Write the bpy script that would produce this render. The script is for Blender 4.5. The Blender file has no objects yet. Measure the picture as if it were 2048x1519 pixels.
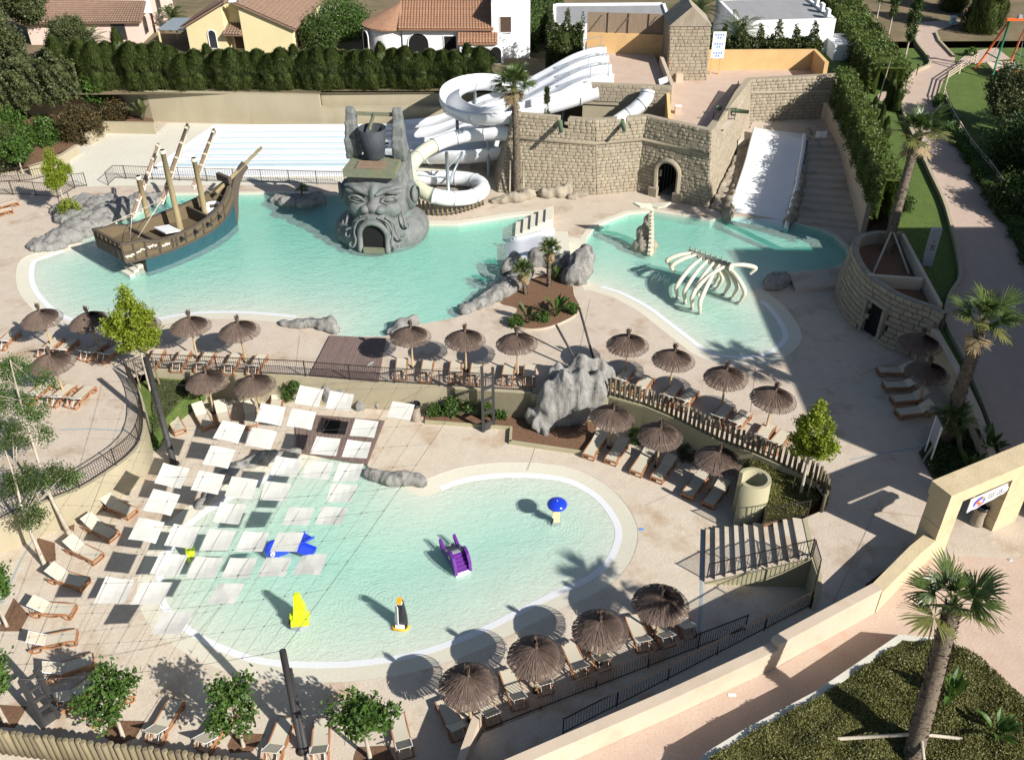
import bpy, bmesh, math, random
import numpy as np
from mathutils import Vector, Matrix, noise
from mathutils.geometry import tessellate_polygon, delaunay_2d_cdt
R = math.radians
rnd = random.Random(7)
SC = bpy.context.scene
COL = SC.collection
CF, CTH, CRO, CH = 1850.0, R(35.49), R(-0.28), 31.27
_F = Vector((0, math.cos(CTH), -math.sin(CTH)))
_U0 = Vector((0, math.sin(CTH), math.cos(CTH)))
_R0 = Vector((1, 0, 0))
_R = _R0 * math.cos(CRO) + _U0 * math.sin(CRO)
_U = _U0 * math.cos(CRO) - _R0 * math.sin(CRO)
cam_d = bpy.data.cameras.new('camera')
cam = bpy.data.objects.new('camera', cam_d)
COL.objects.link(cam)
cam_d.sensor_width = 36.0
cam_d.lens = CF / 2048 * 36
cam_d.clip_start = 0.5
cam_d.clip_end = 2000
cam.matrix_world = Matrix(((_R.x, _U.x, -_F.x, 0), (_R.y, _U.y, -_F.y, 0), (_R.z, _U.z, -_F.z, CH), (0, 0, 0, 1)))
SC.camera = cam
SC.render.resolution_x, SC.render.resolution_y = 1024, 759
world = bpy.data.worlds.new('World')
SC.world = world
world.use_nodes = True
nt = world.node_tree
nt.nodes.clear()
sky = nt.nodes.new('ShaderNodeTexSky')
sky.sky_type = 'NISHITA'
sky.sun_disc = False
SUN_EL, SUN_AZ = R(33.4), R(130.3)
sky.sun_elevation = SUN_EL
sky.sun_rotation = SUN_AZ
bg = nt.nodes.new('ShaderNodeBackground')
bg.inputs[1].default_value = 0.062
wo = nt.nodes.new('ShaderNodeOutputWorld')
nt.links.new(sky.outputs[0], bg.inputs[0])
nt.links.new(bg.outputs[0], wo.inputs[0])
sun_d = bpy.data.lights.new('sun', 'SUN')
sun_d.energy = 4.9
sun_d.angle = R(0.53)
sun_d.color = (1.0, 0.955, 0.89)
sun = bpy.data.objects.new('sun', sun_d)
COL.objects.link(sun)
_sd = Vector((math.sin(SUN_AZ) * math.cos(SUN_EL), math.cos(SUN_AZ) * math.cos(SUN_EL), math.sin(SUN_EL)))
sun.rotation_euler = _sd.to_track_quat('Z', 'Y').to_euler()
sun.location = (30, -20, 40)
SC.view_settings.view_transform = 'Standard'
SC.view_settings.look = 'None'
SC.view_settings.exposure = 0.68
SC.view_settings.gamma = 1
SC.view_settings.use_curve_mapping = False
def P(px, py, z=0.0):
 d = _F + _R * ((px - 1024) / CF) - _U * ((py - 759.5) / CF)
 t = (z - CH) / d.z
 return Vector((d.x * t, d.y * t, z))
def P2(px, py, z=0.0):
 v = P(px, py, z)
 return (v.x, v.y)
def gz(x, y):
 pts = [(20, 0.0), (36, 0.7), (44, 1.8), (52, 2.6), (62, 3.1), (90, 3.9), (140, 4.3), (500, 4.3)]
 if y <= pts[0][0]: return pts[0][1]
 for (a, b), (c, d) in zip(pts, pts[1:]):
  if y <= c: return b + (d - b) * (y - a) / (c - a)
 return 4.3
def G(px, py, dz=0.0):
 z = 3.0
 for _ in range(12):
  v = P(px, py, z + dz); z = gz(v.x, v.y)
 return Vector((v.x, v.y, z + dz))
ORG = {}
def tag(o, label=None, cat=None, group=None, kind=None):
 if label: o['label'] = label
 if cat: o['category'] = cat
 if group: o['group'] = group
 if kind: o['kind'] = kind
 return o
def thing(name, label=None, cat=None, loc=(0, 0, 0), group=None, rz=0):
 o = bpy.data.objects.new(name, None)
 o.empty_display_size = 0.3
 COL.objects.link(o)
 o.location = loc
 o.rotation_euler = (0, 0, rz)
 ORG[o.name] = Vector(loc)
 return tag(o, label, cat, group)
def link_mesh(name, me, parent=None):
 o = bpy.data.objects.new(name, me)
 COL.objects.link(o)
 if parent is not None:
  o.parent = parent
  ORG[o.name] = ORG[parent.name].copy()
 else:
  ORG[o.name] = Vector((0, 0, 0))
 return o
def kids(o):
 return [c for c in bpy.data.objects if c.parent == o]
_kidcache = {}
def tree_of(o):
 if o.name not in _kidcache:
  _kidcache[o.name] = [(c, tree_of(c)) for c in o.children]
 return _kidcache[o.name]
def copy_tree(o, loc=None, rz=None, scale=None, label=None, group=None, parent=None, tree=None):
 if tree is None: tree = tree_of(o)
 c = o.copy()
 COL.objects.link(c)
 if parent is not None: c.parent = parent
 if loc is not None: c.location = loc
 if rz is not None: c.rotation_euler = (0, 0, rz)
 if scale is not None: c.scale = (scale,) * 3 if isinstance(scale, (int, float)) else scale
 if label: c['label'] = label
 if group: c['group'] = group
 for ch, sub in tree:
  copy_tree(ch, parent=c, tree=sub)
 return c
class Kit:
 def __init__(self, root): self.root, self.used = root, False
 def put(self, loc, rz=0, label=None, group=None, scale=None):
  if not self.used:
   self.used = True
   tree_of(self.root)
   r = self.root
   r.location = loc
   r.rotation_euler = (0, 0, rz)
   if scale is not None: r.scale = (scale,) * 3 if isinstance(scale, (int, float)) else scale
   if label: r['label'] = label
   if group: r['group'] = group
   return r
  if scale is None: scale = 1.0
  return copy_tree(self.root, loc, rz, scale, label, group)
def mesh_np(name, V, F, mat, parent=None, smooth=False, kind=None, rel=True):
 V = np.asarray(V, dtype=np.float32).reshape(-1, 3)
 F = np.asarray(F, dtype=np.int32)
 if parent is not None and rel:
  V = V - np.array(ORG[parent.name], dtype=np.float32)
 k = F.shape[1]
 me = bpy.data.meshes.new(name)
 me.vertices.add(len(V)); me.vertices.foreach_set('co', V.ravel())
 me.loops.add(F.size); me.loops.foreach_set('vertex_index', F.ravel())
 me.polygons.add(len(F)); me.polygons.foreach_set('loop_start', np.arange(0, F.size, k, dtype=np.int32))
 if smooth: me.polygons.foreach_set('use_smooth', np.ones(len(F), dtype=bool))
 me.update(calc_edges=True)
 me.materials.append(mat)
 o = link_mesh(name, me, parent)
 if kind: o['kind'] = kind
 return o
class MB:
 def __init__(self): self.v, self.f, self.sm = [], [], []
 def add(self, vs, fs, sm=False):
  n = len(self.v)
  self.v += [tuple(p) for p in vs]
  self.f += [tuple(i + n for i in q) for q in fs]
  self.sm += [sm] * len(fs)
  return self
 def box(self, c, s, rz=0, rx=0, ry=0, taper=1.0):
  m = Matrix.Rotation(rz, 3, 'Z') @ Matrix.Rotation(ry, 3, 'Y') @ Matrix.Rotation(rx, 3, 'X')
  c = Vector(c); vs = []
  for k in (-1, 1):
   t = taper if k > 0 else 1
   for a, b in ((-1, -1), (1, -1), (1, 1), (-1, 1)):
    vs.append(c + m @ Vector((a * s[0] / 2 * t, b * s[1] / 2 * t, k * s[2] / 2)))
  return self.add(vs, [(3, 2, 1, 0), (4, 5, 6, 7), (0, 1, 5, 4), (1, 2, 6, 5), (2, 3, 7, 6), (3, 0, 4, 7)])
 def bar(self, a, b, w, h=None):
  a, b = Vector(a), Vector(b); h = h or w
  d = (b - a)
  if d.length < 1e-6: return self
  d.normalize()
  up = Vector((0, 0, 1)) if abs(d.z) < 0.95 else Vector((0, 1, 0))
  s = d.cross(up).normalized(); u = s.cross(d).normalized()
  vs = [p + s * (i * w / 2) + u * (j * h / 2) for p in (a, b) for i, j in ((-1, -1), (1, -1), (1, 1), (-1, 1))]
  return self.add(vs, [(0, 1, 2, 3), (7, 6, 5, 4), (4, 5, 1, 0), (5, 6, 2, 1), (6, 7, 3, 2), (7, 4, 0, 3)])
 def tube(self, pts, r, seg=8, cap=True, sm=True, sx=1.0, closed=False):
  pts = [Vector(p) for p in pts]; n = len(pts)
  rs = r if isinstance(r, (list, tuple)) else [r] * n
  vs, prev = [], None
  for i, p in enumerate(pts):
   if closed: d = pts[(i + 1) % n] - pts[i - 1]
   else: d = pts[min(i + 1, n - 1)] - pts[max(i - 1, 0)]
   if d.length < 1e-9: d = Vector((0, 0, 1))
   d.normalize()
   if prev is None:
    up = Vector((0, 0, 1)) if abs(d.z) < 0.9 else Vector((0, 1, 0))
    s = d.cross(up).normalized()
   else:
    s = (prev - d * prev.dot(d)).normalized()
   prev = s; u = d.cross(s)
   for k in range(seg):
    a = 2 * math.pi * k / seg
    vs.append(p + s * (math.cos(a) * rs[i] * sx) + u * (math.sin(a) * rs[i]))
  fs = []
  for i in range(n if closed else n - 1):
   for k in range(seg):
    j = (i + 1) % n
    fs.append((i * seg + k, j * seg + k, j * seg + (k + 1) % seg, i * seg + (k + 1) % seg)[::-1])
  self.add(vs, fs, sm)
  if cap and not closed:
   m = len(self.v) - len(vs)
   self.f.append(tuple(m + k for k in range(seg))); self.sm.append(False)
   self.f.append(tuple(m + (n - 1) * seg + k for k in range(seg))[::-1]); self.sm.append(False)
  return self
 def lathe(self, prof, c=(0, 0, 0), seg=24, sm=True, cap=True, a0=0, a1=2 * math.pi, sx=1, sy=1):
  full = abs(a1 - a0 - 2 * math.pi) < 1e-6
  m = seg if full else seg + 1
  vs = []
  for r, z in prof:
   for k in range(m):
    a = a0 + (a1 - a0) * k / seg
    vs.append((c[0] + r * math.cos(a) * sx, c[1] + r * math.sin(a) * sy, c[2] + z))
  fs = []
  for i in range(len(prof) - 1):
   for k in range(seg):
    k2 = (k + 1) % m
    fs.append((i * m + k, i * m + k2, (i + 1) * m + k2, (i + 1) * m + k))
  self.add(vs, fs, sm)
  if cap and full:
   b = len(self.v) - len(vs)
   if prof[0][0] > 1e-4: self.f.append(tuple(b + k for k in range(m))[::-1]); self.sm.append(False)
   if prof[-1][0] > 1e-4: self.f.append(tuple(b + (len(prof) - 1) * m + k for k in range(m))); self.sm.append(False)
  return self
 def prism(self, poly, z0, z1, top=True, bottom=False, inset=None):
  f0 = z0 if callable(z0) else (lambda x, y: z0)
  f1 = z1 if callable(z1) else (lambda x, y: z1)
  ar = sum(a[0] * b[1] - b[0] * a[1] for a, b in zip(poly, poly[1:] + poly[:1]))
  if ar < 0: poly = poly[::-1]
  n = len(poly)
  vs = [(p[0], p[1], f0(p[0], p[1])) for p in poly] + [(p[0], p[1], f1(p[0], p[1])) for p in poly]
  fs = [(i, (i + 1) % n, n + (i + 1) % n, n + i) for i in range(n)]
  self.add(vs, fs)
  if top or bottom:
   tr = tessellate_polygon([[Vector((p[0], p[1], 0)) for p in poly]])
   for t in tr:
    a, b, c = [Vector((poly[i][0], poly[i][1], 0)) for i in t]
    if (b - a).cross(c - a).z < 0: t = t[::-1]
    if top: self.add([(poly[i][0], poly[i][1], f1(*poly[i])) for i in t], [(0, 1, 2)])
    if bottom: self.add([(poly[i][0], poly[i][1], f0(*poly[i])) for i in t], [(2, 1, 0)])
  return self
 def sweep(self, pts, prof, sm=False, closedprof=False, cap=False, ups=None):
  pts = [Vector(p) for p in pts]; n = len(pts); m = len(prof); vs = []
  for i, p in enumerate(pts):
   d = pts[min(i + 1, n - 1)] - pts[max(i - 1, 0)]
   d.normalize()
   s = d.cross(Vector((0, 0, 1)))
   if s.length < 1e-4: s = Vector((1, 0, 0))
   s.normalize(); u = s.cross(d).normalized()
   pr = prof[i] if isinstance(prof[0][0], (list, tuple)) else prof
   m = len(pr)
   for a, b in pr: vs.append(p + s * a + u * b)
  fs = []
  for i in range(n - 1):
   for k in range(m if closedprof else m - 1):
    k2 = (k + 1) % m
    fs.append((i * m + k, i * m + k2, (i + 1) * m + k2, (i + 1) * m + k))
  if cap:
   fs.append(tuple(range(m))[::-1]); fs.append(tuple((n - 1) * m + k for k in range(m)))
  return self.add(vs, fs, sm)
 def ell(self, c, r, seg=12, ring=8, rz=0):
  vs = []; m = Matrix.Rotation(rz, 3, 'Z')
  for i in range(ring + 1):
   t = math.pi * i / ring
   for k in range(seg):
    a = 2 * math.pi * k / seg
    vs.append(Vector(c) + m @ Vector((r[0] * math.sin(t) * math.cos(a), r[1] * math.sin(t) * math.sin(a), -r[2] * math.cos(t))))
  fs = [(i * seg + k, i * seg + (k + 1) % seg, (i + 1) * seg + (k + 1) % seg, (i + 1) * seg + k) for i in range(ring) for k in range(seg)]
  return self.add(vs, fs, True)
 def build(self, name, mat, parent=None, kind=None, rel=True):
  me = bpy.data.meshes.new(name)
  o = Vector((0, 0, 0))
  if parent is not None and rel: o = ORG[parent.name]
  me.from_pydata([(p[0] - o[0], p[1] - o[1], p[2] - o[2]) for p in self.v], [], self.f)
  me.polygons.foreach_set('use_smooth', self.sm)
  me.materials.append(mat)
  ob = link_mesh(name, me, parent)
  if kind: ob['kind'] = kind
  return ob
def mesh_copy(o, parent, loc=None, rot=None, name=None):
 c = o.copy(); COL.objects.link(c); c.parent = parent
 if loc is not None: c.location = loc
 if rot is not None: c.rotation_euler = rot
 return c
def srgb(r, g, b):
 f = lambda c: (c / 255 / 12.92) if c / 255 <= 0.04045 else ((c / 255 + 0.055) / 1.055) ** 2.4
 return (f(r), f(g), f(b))
def mat(name, col, col2=None, scale=3.0, rough=0.8, bump=0.0, bscale=None, detail=5, spec=0.3, stain=None, stain_scale=0.35,
  stain_at=0.55, stain_w=0.12, objrand=0.0, space='world', stretch=None, metallic=0, trans=0.0, coat=0, fine=0.0, sss=0):
 m = bpy.data.materials.new(name); m.use_nodes = True
 n = m.node_tree; L = n.links; b = n.nodes['Principled BSDF']
 b.inputs['Roughness'].default_value = rough
 b.inputs['Specular IOR Level'].default_value = spec
 b.inputs['Metallic'].default_value = metallic
 if coat: b.inputs['Coat Weight'].default_value = coat
 if space == 'world':
  g = n.nodes.new('ShaderNodeNewGeometry'); src = g.outputs['Position']
 else:
  g = n.nodes.new('ShaderNodeTexCoord'); src = g.outputs['Object']
 if stretch:
  mp = n.nodes.new('ShaderNodeMapping'); mp.inputs['Scale'].default_value = stretch
  L.new(src, mp.inputs['Vector']); src = mp.outputs[0]
 def noi(sc, det=detail, ro=0.6):
  t = n.nodes.new('ShaderNodeTexNoise'); t.inputs['Scale'].default_value = sc
  t.inputs['Detail'].default_value = det; t.inputs['Roughness'].default_value = ro
  L.new(src, t.inputs['Vector']); return t.outputs['Fac']
 def ramp(fac, a, bb, p0=0.3, p1=0.7):
  r = n.nodes.new('ShaderNodeMapRange'); r.inputs[1].default_value = p0; r.inputs[2].default_value = p1
  L.new(fac, r.inputs[0])
  x = n.nodes.new('ShaderNodeMix'); x.data_type = 'RGBA'
  L.new(r.outputs[0], x.inputs[0])
  for i, c in ((6, a), (7, bb)):
   if isinstance(c, tuple): x.inputs[i].default_value = (*c, 1)
   else: L.new(c, x.inputs[i])
  return x.outputs[2]
 c = ramp(noi(scale), col, col2) if col2 else None
 if fine:
  c = ramp(noi(scale * 14, 3), c if c else col, tuple(v * (1 - fine) for v in (col2 or col)), 0.35, 0.7)
 if stain:
  c = ramp(noi(stain_scale, 4, 0.65), c if c else col, stain, stain_at, stain_at + stain_w)
 if objrand:
  oi = n.nodes.new('ShaderNodeObjectInfo')
  hs = n.nodes.new('ShaderNodeHueSaturation')
  mr = n.nodes.new('ShaderNodeMapRange'); mr.inputs[3].default_value = 1 - objrand; mr.inputs[4].default_value = 1 + objrand
  isl = n.nodes.new('ShaderNodeNewGeometry'); ad = n.nodes.new('ShaderNodeMath'); ad.operation = 'ADD'; fr = n.nodes.new('ShaderNodeMath'); fr.operation = 'FRACT'
  L.new(oi.outputs['Random'], ad.inputs[0]); L.new(isl.outputs['Random Per Island'], ad.inputs[1]); L.new(ad.outputs[0], fr.inputs[0])
  L.new(fr.outputs[0], mr.inputs[0]); L.new(mr.outputs[0], hs.inputs['Value'])
  if c: L.new(c, hs.inputs['Color'])
  else: hs.inputs['Color'].default_value = (*col, 1)
  c = hs.outputs[0]
 if c: L.new(c, b.inputs['Base Color'])
 else: b.inputs['Base Color'].default_value = (*col, 1)
 if bump:
  bp = n.nodes.new('ShaderNodeBump'); bp.inputs['Strength'].default_value = min(1, bump); bp.inputs['Distance'].default_value = 0.04
  L.new(noi(bscale or scale * 4, 6), bp.inputs['Height']); L.new(bp.outputs[0], b.inputs['Normal'])
 if trans:
  t = n.nodes.new('ShaderNodeBsdfTranslucent'); ms = n.nodes.new('ShaderNodeMixShader'); ms.inputs[0].default_value = trans
  if c: L.new(c, t.inputs[0])
  else: t.inputs[0].default_value = (*col, 1)
  o = n.nodes['Material Output']
  L.new(b.outputs[0], ms.inputs[1]); L.new(t.outputs[0], ms.inputs[2]); L.new(ms.outputs[0], o.inputs[0])
 return m
def leafmat(name, col, col2, trans=0.25, rough=0.5, spec=0.35, scale=1.3):
 return mat(name, col, col2, scale=scale, rough=rough, spec=spec, trans=trans, objrand=0.12, fine=0.35)
M = {}
M['plaza'] = mat('stamped_concrete', (.58, .505, .415), (.49, .41, .325), scale=1.1, rough=.85, bump=.4, bscale=7, stain=(.35, .265, .185), stain_scale=.42, stain_at=.53, stain_w=.17, fine=.2)
M['plaza_low'] = mat('stamped_concrete_lower', (.60, .53, .435), (.52, .445, .35), scale=1.3, rough=.85, bump=.4, bscale=7, stain=(.40, .30, .205), stain_scale=.45, stain_at=.535, stain_w=.16, fine=.18)
M['pink'] = mat('pink_concrete', (.56, .44, .35), (.48, .36, .28), scale=.9, rough=.85, bump=.25, bscale=8, stain=(.45, .27, .19), stain_scale=.5, stain_at=.6, stain_w=.2, fine=.12)
M['cream'] = mat('pool_plaster', (.60, .575, .47), (.565, .535, .435), scale=.6, rough=.7, bump=.1, bscale=6, fine=.06)
M['creamfloor'] = mat('cream_floor', (.62, .60, .51), (.57, .54, .45), scale=.35, rough=.75, bump=.1, bscale=5, fine=.08)
M['whitetile'] = mat('white_grate', (.68, .69, .69), (.60, .62, .64), scale=14, rough=.5)
M['white'] = mat('white_gelcoat', (.74, .745, .74), (.66, .68, .70), scale=.7, rough=.3, spec=.5, fine=.03)
M['cream_tube'] = mat('cream_gelcoat', (.56, .57, .42), (.52, .53, .39), scale=1, rough=.35, spec=.5)
M['beigewall'] = mat('beige_render', (.37, .325, .225), (.325, .285, .195), scale=.7, rough=.9, bump=.2, bscale=10, stretch=(1, 1, .35), stain=(.26, .225, .155), stain_scale=.5, stain_at=.6, stain_w=.25)
M['sandwall'] = mat('sand_render', (.52, .425, .325), (.48, .39, .295), scale=.8, rough=.9, bump=.15, bscale=10, stain=(.41, .33, .24), stain_scale=.7, stain_at=.52, stain_w=.3)
M['orangewall'] = mat('ochre_render', (.62, .41, .19), (.54, .345, .155), scale=.8, rough=.9, bump=.2, bscale=9, stain=(.42, .28, .15), stain_scale=.5, stain_at=.58, stain_w=.25)
M['olive'] = mat('olive_render', (.36, .33, .21), (.33, .30, .19), scale=.9, rough=.85, bump=.1, bscale=9)
M['stone'] = mat('sandstone_block', (.385, .33, .245), (.325, .275, .20), scale=2.2, rough=.92, bump=.6, bscale=12, stain=(.28, .24, .18), stain_scale=.6, stain_at=.55, stain_w=.25, objrand=.10, fine=.25)
M['mortar'] = mat('mortar', (.23, .195, .14), (.18, .15, .11), scale=6, rough=.95)
M['soil'] = mat('bark_soil', (.20, .115, .065), (.12, .065, .04), scale=9, rough=.98, bump=.9, bscale=25)
M['earth'] = mat('dry_earth', (.22, .16, .10), (.10, .09, .045), scale=.25, rough=.98, bump=.4, bscale=2)
M['lawn'] = mat('lawn', (.125, .185, .04), (.085, .135, .028), scale=.9, rough=.95, bump=.9, bscale=22, fine=.45, stain=(.13, .13, .05), stain_scale=.25, stain_at=.6, stain_w=.3)
M['path'] = mat('garden_path', (.50, .39, .32), (.44, .335, .27), scale=1, rough=.9, bump=.3, bscale=9, fine=.15)
M['asphalt'] = mat('asphalt', (.10, .10, .10), (.07, .07, .07), scale=2, rough=.95)
M['rock'] = mat('artificial_rock', (.345, .335, .31), (.21, .205, .19), scale=1.4, rough=.9, bump=1, bscale=5, stretch=(1.6, 1.6, .45), stain=(.10, .095, .09), stain_scale=1.6, stain_at=.53, stain_w=.14, fine=.3)
M['rocktan'] = mat('tan_rock', (.34, .295, .23), (.24, .205, .155), scale=1.2, rough=.9, bump=.8, bscale=6, stretch=(1.2, 1.2, .5), stain=(.2, .165, .12), stain_scale=1.2, stain_at=.58, stain_w=.2)
M['statue'] = mat('weathered_grey_stone', (.25, .25, .235), (.12, .13, .13), scale=1.9, rough=.65, spec=.35, bump=.9, bscale=7, stain=(.12, .165, .145), stain_scale=1.1, stain_at=.52, stain_w=.2, fine=.2)
M['statuetop'] = mat('mossy_timber', (.19, .20, .13), (.13, .145, .10), scale=3, rough=.85, bump=.7, bscale=9, stain=(.22, .17, .10), stain_scale=1.5)
M['iron'] = mat('dark_iron', (.035, .030, .028), (.055, .042, .035), scale=6, rough=.5, metallic=.3)
M['steel'] = mat('grey_steel', (.30, .35, .38), rough=.4, metallic=.3)
M['mast'] = mat('charcoal_timber', (.035, .035, .038), (.05, .048, .046), scale=4, rough=.6, stretch=(1, 1, .1))
M['stake'] = mat('pine_stake', (.225, .185, .11), (.145, .125, .08), scale=5, rough=.9, bump=.5, bscale=20, stretch=(1, 1, .12), objrand=.2)
M['log'] = mat('old_log', (.16, .135, .085), (.10, .085, .055), scale=5, rough=.9, bump=.6, bscale=20, stretch=(1, 1, .12), objrand=.2)
M['thatch'] = mat('brushwood_thatch', (.225, .16, .125), (.125, .088, .07), scale=16, rough=.95, bump=.8, bscale=40, space='object', objrand=.12, fine=.35)
M['polewood'] = mat('parasol_pole', (.40, .30, .16), (.30, .22, .12), scale=6, rough=.8, stretch=(1, 1, .2), objrand=.1)
M['resin'] = mat('terracotta_resin', (.36, .165, .075), (.31, .14, .065), scale=3, rough=.5, spec=.4, objrand=.1)
M['sling'] = mat('beige_sling', (.52, .47, .37), (.48, .435, .34), scale=30, rough=.85, objrand=.05)
M['whitemetal'] = mat('white_enamel', (.75, .75, .75), rough=.4)
M['canvas'] = mat('shade_canvas', (.74, .72, .66), (.69, .67, .615), scale=1.5, rough=.9, trans=.25, space='object', objrand=.04)
M['cable'] = mat('steel_cable', (.08, .07, .06), rough=.6)
M['hullwood'] = mat('ship_planking', (.175, .135, .075), (.12, .09, .052), scale=4, rough=.8, bump=.5, bscale=14, stretch=(1, 1, 3), fine=.25)
M['darkwood'] = mat('dark_ship_timber', (.115, .09, .07), (.075, .06, .048), scale=4, rough=.8, bump=.5, bscale=16, fine=.2)
M['hullblue'] = mat('teal_hull_paint', (.03, .095, .115), (.022, .07, .09), scale=2, rough=.5, fine=.2)
M['spar'] = mat('mast_wood', (.34, .27, .14), (.25, .20, .11), scale=4, rough=.8, stretch=(1, 1, .2), fine=.2)
M['sparred'] = mat('yard_wood', (.27, .19, .135), (.20, .14, .10), scale=4, rough=.8)
M['rope'] = mat('rope', (.62, .56, .45), rough=.9)
M['bone'] = mat('painted_bone', (.62, .585, .46), (.52, .49, .38), scale=3, rough=.7, bump=.3, bscale=9)
M['bonedark'] = mat('spine_bone', (.36, .35, .28), (.20, .20, .17), scale=3, rough=.8, bump=.4, bscale=9)  # darker, greyer bone tone for the spine and muzzle rings
M['deckwood'] = mat('boardwalk_timber', (.20, .145, .125), (.15, .105, .09), scale=5, rough=.85, bump=.3, bscale=15, objrand=.1)
M['tile'] = mat('roof_tile', (.46, .27, .165), (.33, .18, .11), scale=2.5, rough=.9, bump=.2, objrand=.1, fine=.3)
M['tile2'] = mat('old_roof_tile', (.34, .22, .155), (.22, .145, .105), scale=2.5, rough=.95, bump=.2, fine=.35)
M['whitewall'] = mat('white_render', (.78, .78, .77), (.72, .72, .71), scale=.8, rough=.9, bump=.1)
M['pinkwall'] = mat('pink_render', (.68, .53, .46), (.64, .49, .42), scale=.8, rough=.9)
M['yellowwall'] = mat('yellow_render', (.68, .60, .35), (.63, .55, .32), scale=.8, rough=.9)
M['roofgrey'] = mat('flat_roof', (.34, .34, .34), (.27, .27, .275), scale=1.2, rough=.9, stretch=(1, .25, 1), bump=.2, fine=.2)
M['glass'] = mat('window_glass', (.03, .035, .04), rough=.1, spec=.8)
M['shutter'] = mat('brown_shutter', (.10, .06, .04), (.07, .04, .03), scale=5, rough=.7)
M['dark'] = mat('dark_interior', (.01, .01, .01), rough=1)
M['bark'] = mat('tree_bark', (.27, .22, .16), (.17, .14, .10), scale=6, rough=.95, bump=.7, bscale=18, stretch=(1, 1, .3))
M['barkpale'] = mat('pale_bark', (.45, .40, .32), (.30, .26, .20), scale=5, rough=.9, bump=.4, bscale=14, stretch=(1, 1, .4))
M['palmbark'] = mat('palm_trunk', (.24, .195, .145), (.12, .095, .07), scale=7, rough=.98, bump=.8, bscale=16, fine=.3)
M['leaf_bright'] = leafmat('bright_leaf', (.115, .20, .035), (.05, .11, .018))
M['leaf_lime'] = leafmat('lime_leaf', (.36, .42, .04), (.22, .29, .025), trans=.4)
M['leaf_dark'] = leafmat('dark_conifer', (.088, .118, .028), (.042, .064, .015), trans=.1)
M['leaf_mid'] = leafmat('mid_leaf', (.10, .155, .035), (.05, .085, .018))
M['leaf_olive'] = leafmat('olive_leaf', (.14, .165, .06), (.075, .092, .035))
M['leaf_red'] = leafmat('photinia_leaf', (.15, .085, .035), (.06, .06, .02))
M['leaf_hedge'] = leafmat('clipped_hedge', (.16, .22, .045), (.085, .125, .025))
M['palmleaf'] = leafmat('palm_leaf', (.12, .165, .045), (.06, .10, .022), trans=.25, rough=.35)
M['palmtip'] = leafmat('palm_leaf_yellow', (.27, .26, .09), (.14, .16, .045), trans=.3)
M['palmdead'] = mat('dead_frond', (.32, .24, .13), (.22, .16, .09), scale=5, rough=.9)
M['cover'] = leafmat('ground_cover', (.22, .215, .065), (.125, .13, .035), trans=.2)
M['blue'] = mat('blue_plastic', (.012, .045, .55), rough=.18, spec=.6, coat=.4)
M['purple'] = mat('purple_plastic', (.11, .02, .22), rough=.2, spec=.6, coat=.4)
M['lime'] = mat('lime_plastic', (.48, .62, .01), rough=.25, spec=.5, coat=.3)
M['black'] = mat('black_plastic', (.015, .015, .02), rough=.25, spec=.6)
M['yellow'] = mat('yellow_plastic', (.75, .38, .01), rough=.3, spec=.5)
M['grey'] = mat('grey_plastic', (.30, .32, .33), rough=.4)
M['creamplastic'] = mat('cream_plastic', (.68, .58, .33), rough=.35)
M['orange'] = mat('orange_paint', (.68, .13, .03), rough=.4)
M['green'] = mat('green_paint', (.02, .16, .09), rough=.4)
M['skin'] = mat('skin', (.45, .26, .18), rough=.6)
M['shirt'] = mat('white_shirt', (.75, .77, .82), rough=.9)
M['shorts'] = mat('dark_shorts', (.06, .06, .12), rough=.9)
M['hair'] = mat('dark_hair', (.03, .02, .015), rough=.8)
M['reed'] = mat('reed_screen', (.30, .23, .16), (.19, .14, .10), scale=9, rough=.95, stretch=(4, 4, .1), bump=.6, bscale=20)
M['joint'] = mat('drain_grate', (.30, .34, .35), rough=.6)
M['jointdark'] = mat('joint_dark', (.30, .24, .19), rough=.9)
M['spruce'] = mat('flower_red', (.5, .08, .03), rough=.8)
M['signblue'] = mat('sign_blue', (.10, .25, .60), rough=.5)
M['signgrey'] = mat('sign_grey', (.33, .33, .36), (.28, .28, .31), scale=4, rough=.6)
M['gateStone'] = mat('gate_sandstone', (.56, .46, .29), (.47, .38, .24), scale=1.4, rough=.9, bump=.5, bscale=9, stain=(.36, .28, .17), stain_scale=.9, stain_at=.58, stain_w=.2)
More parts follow.
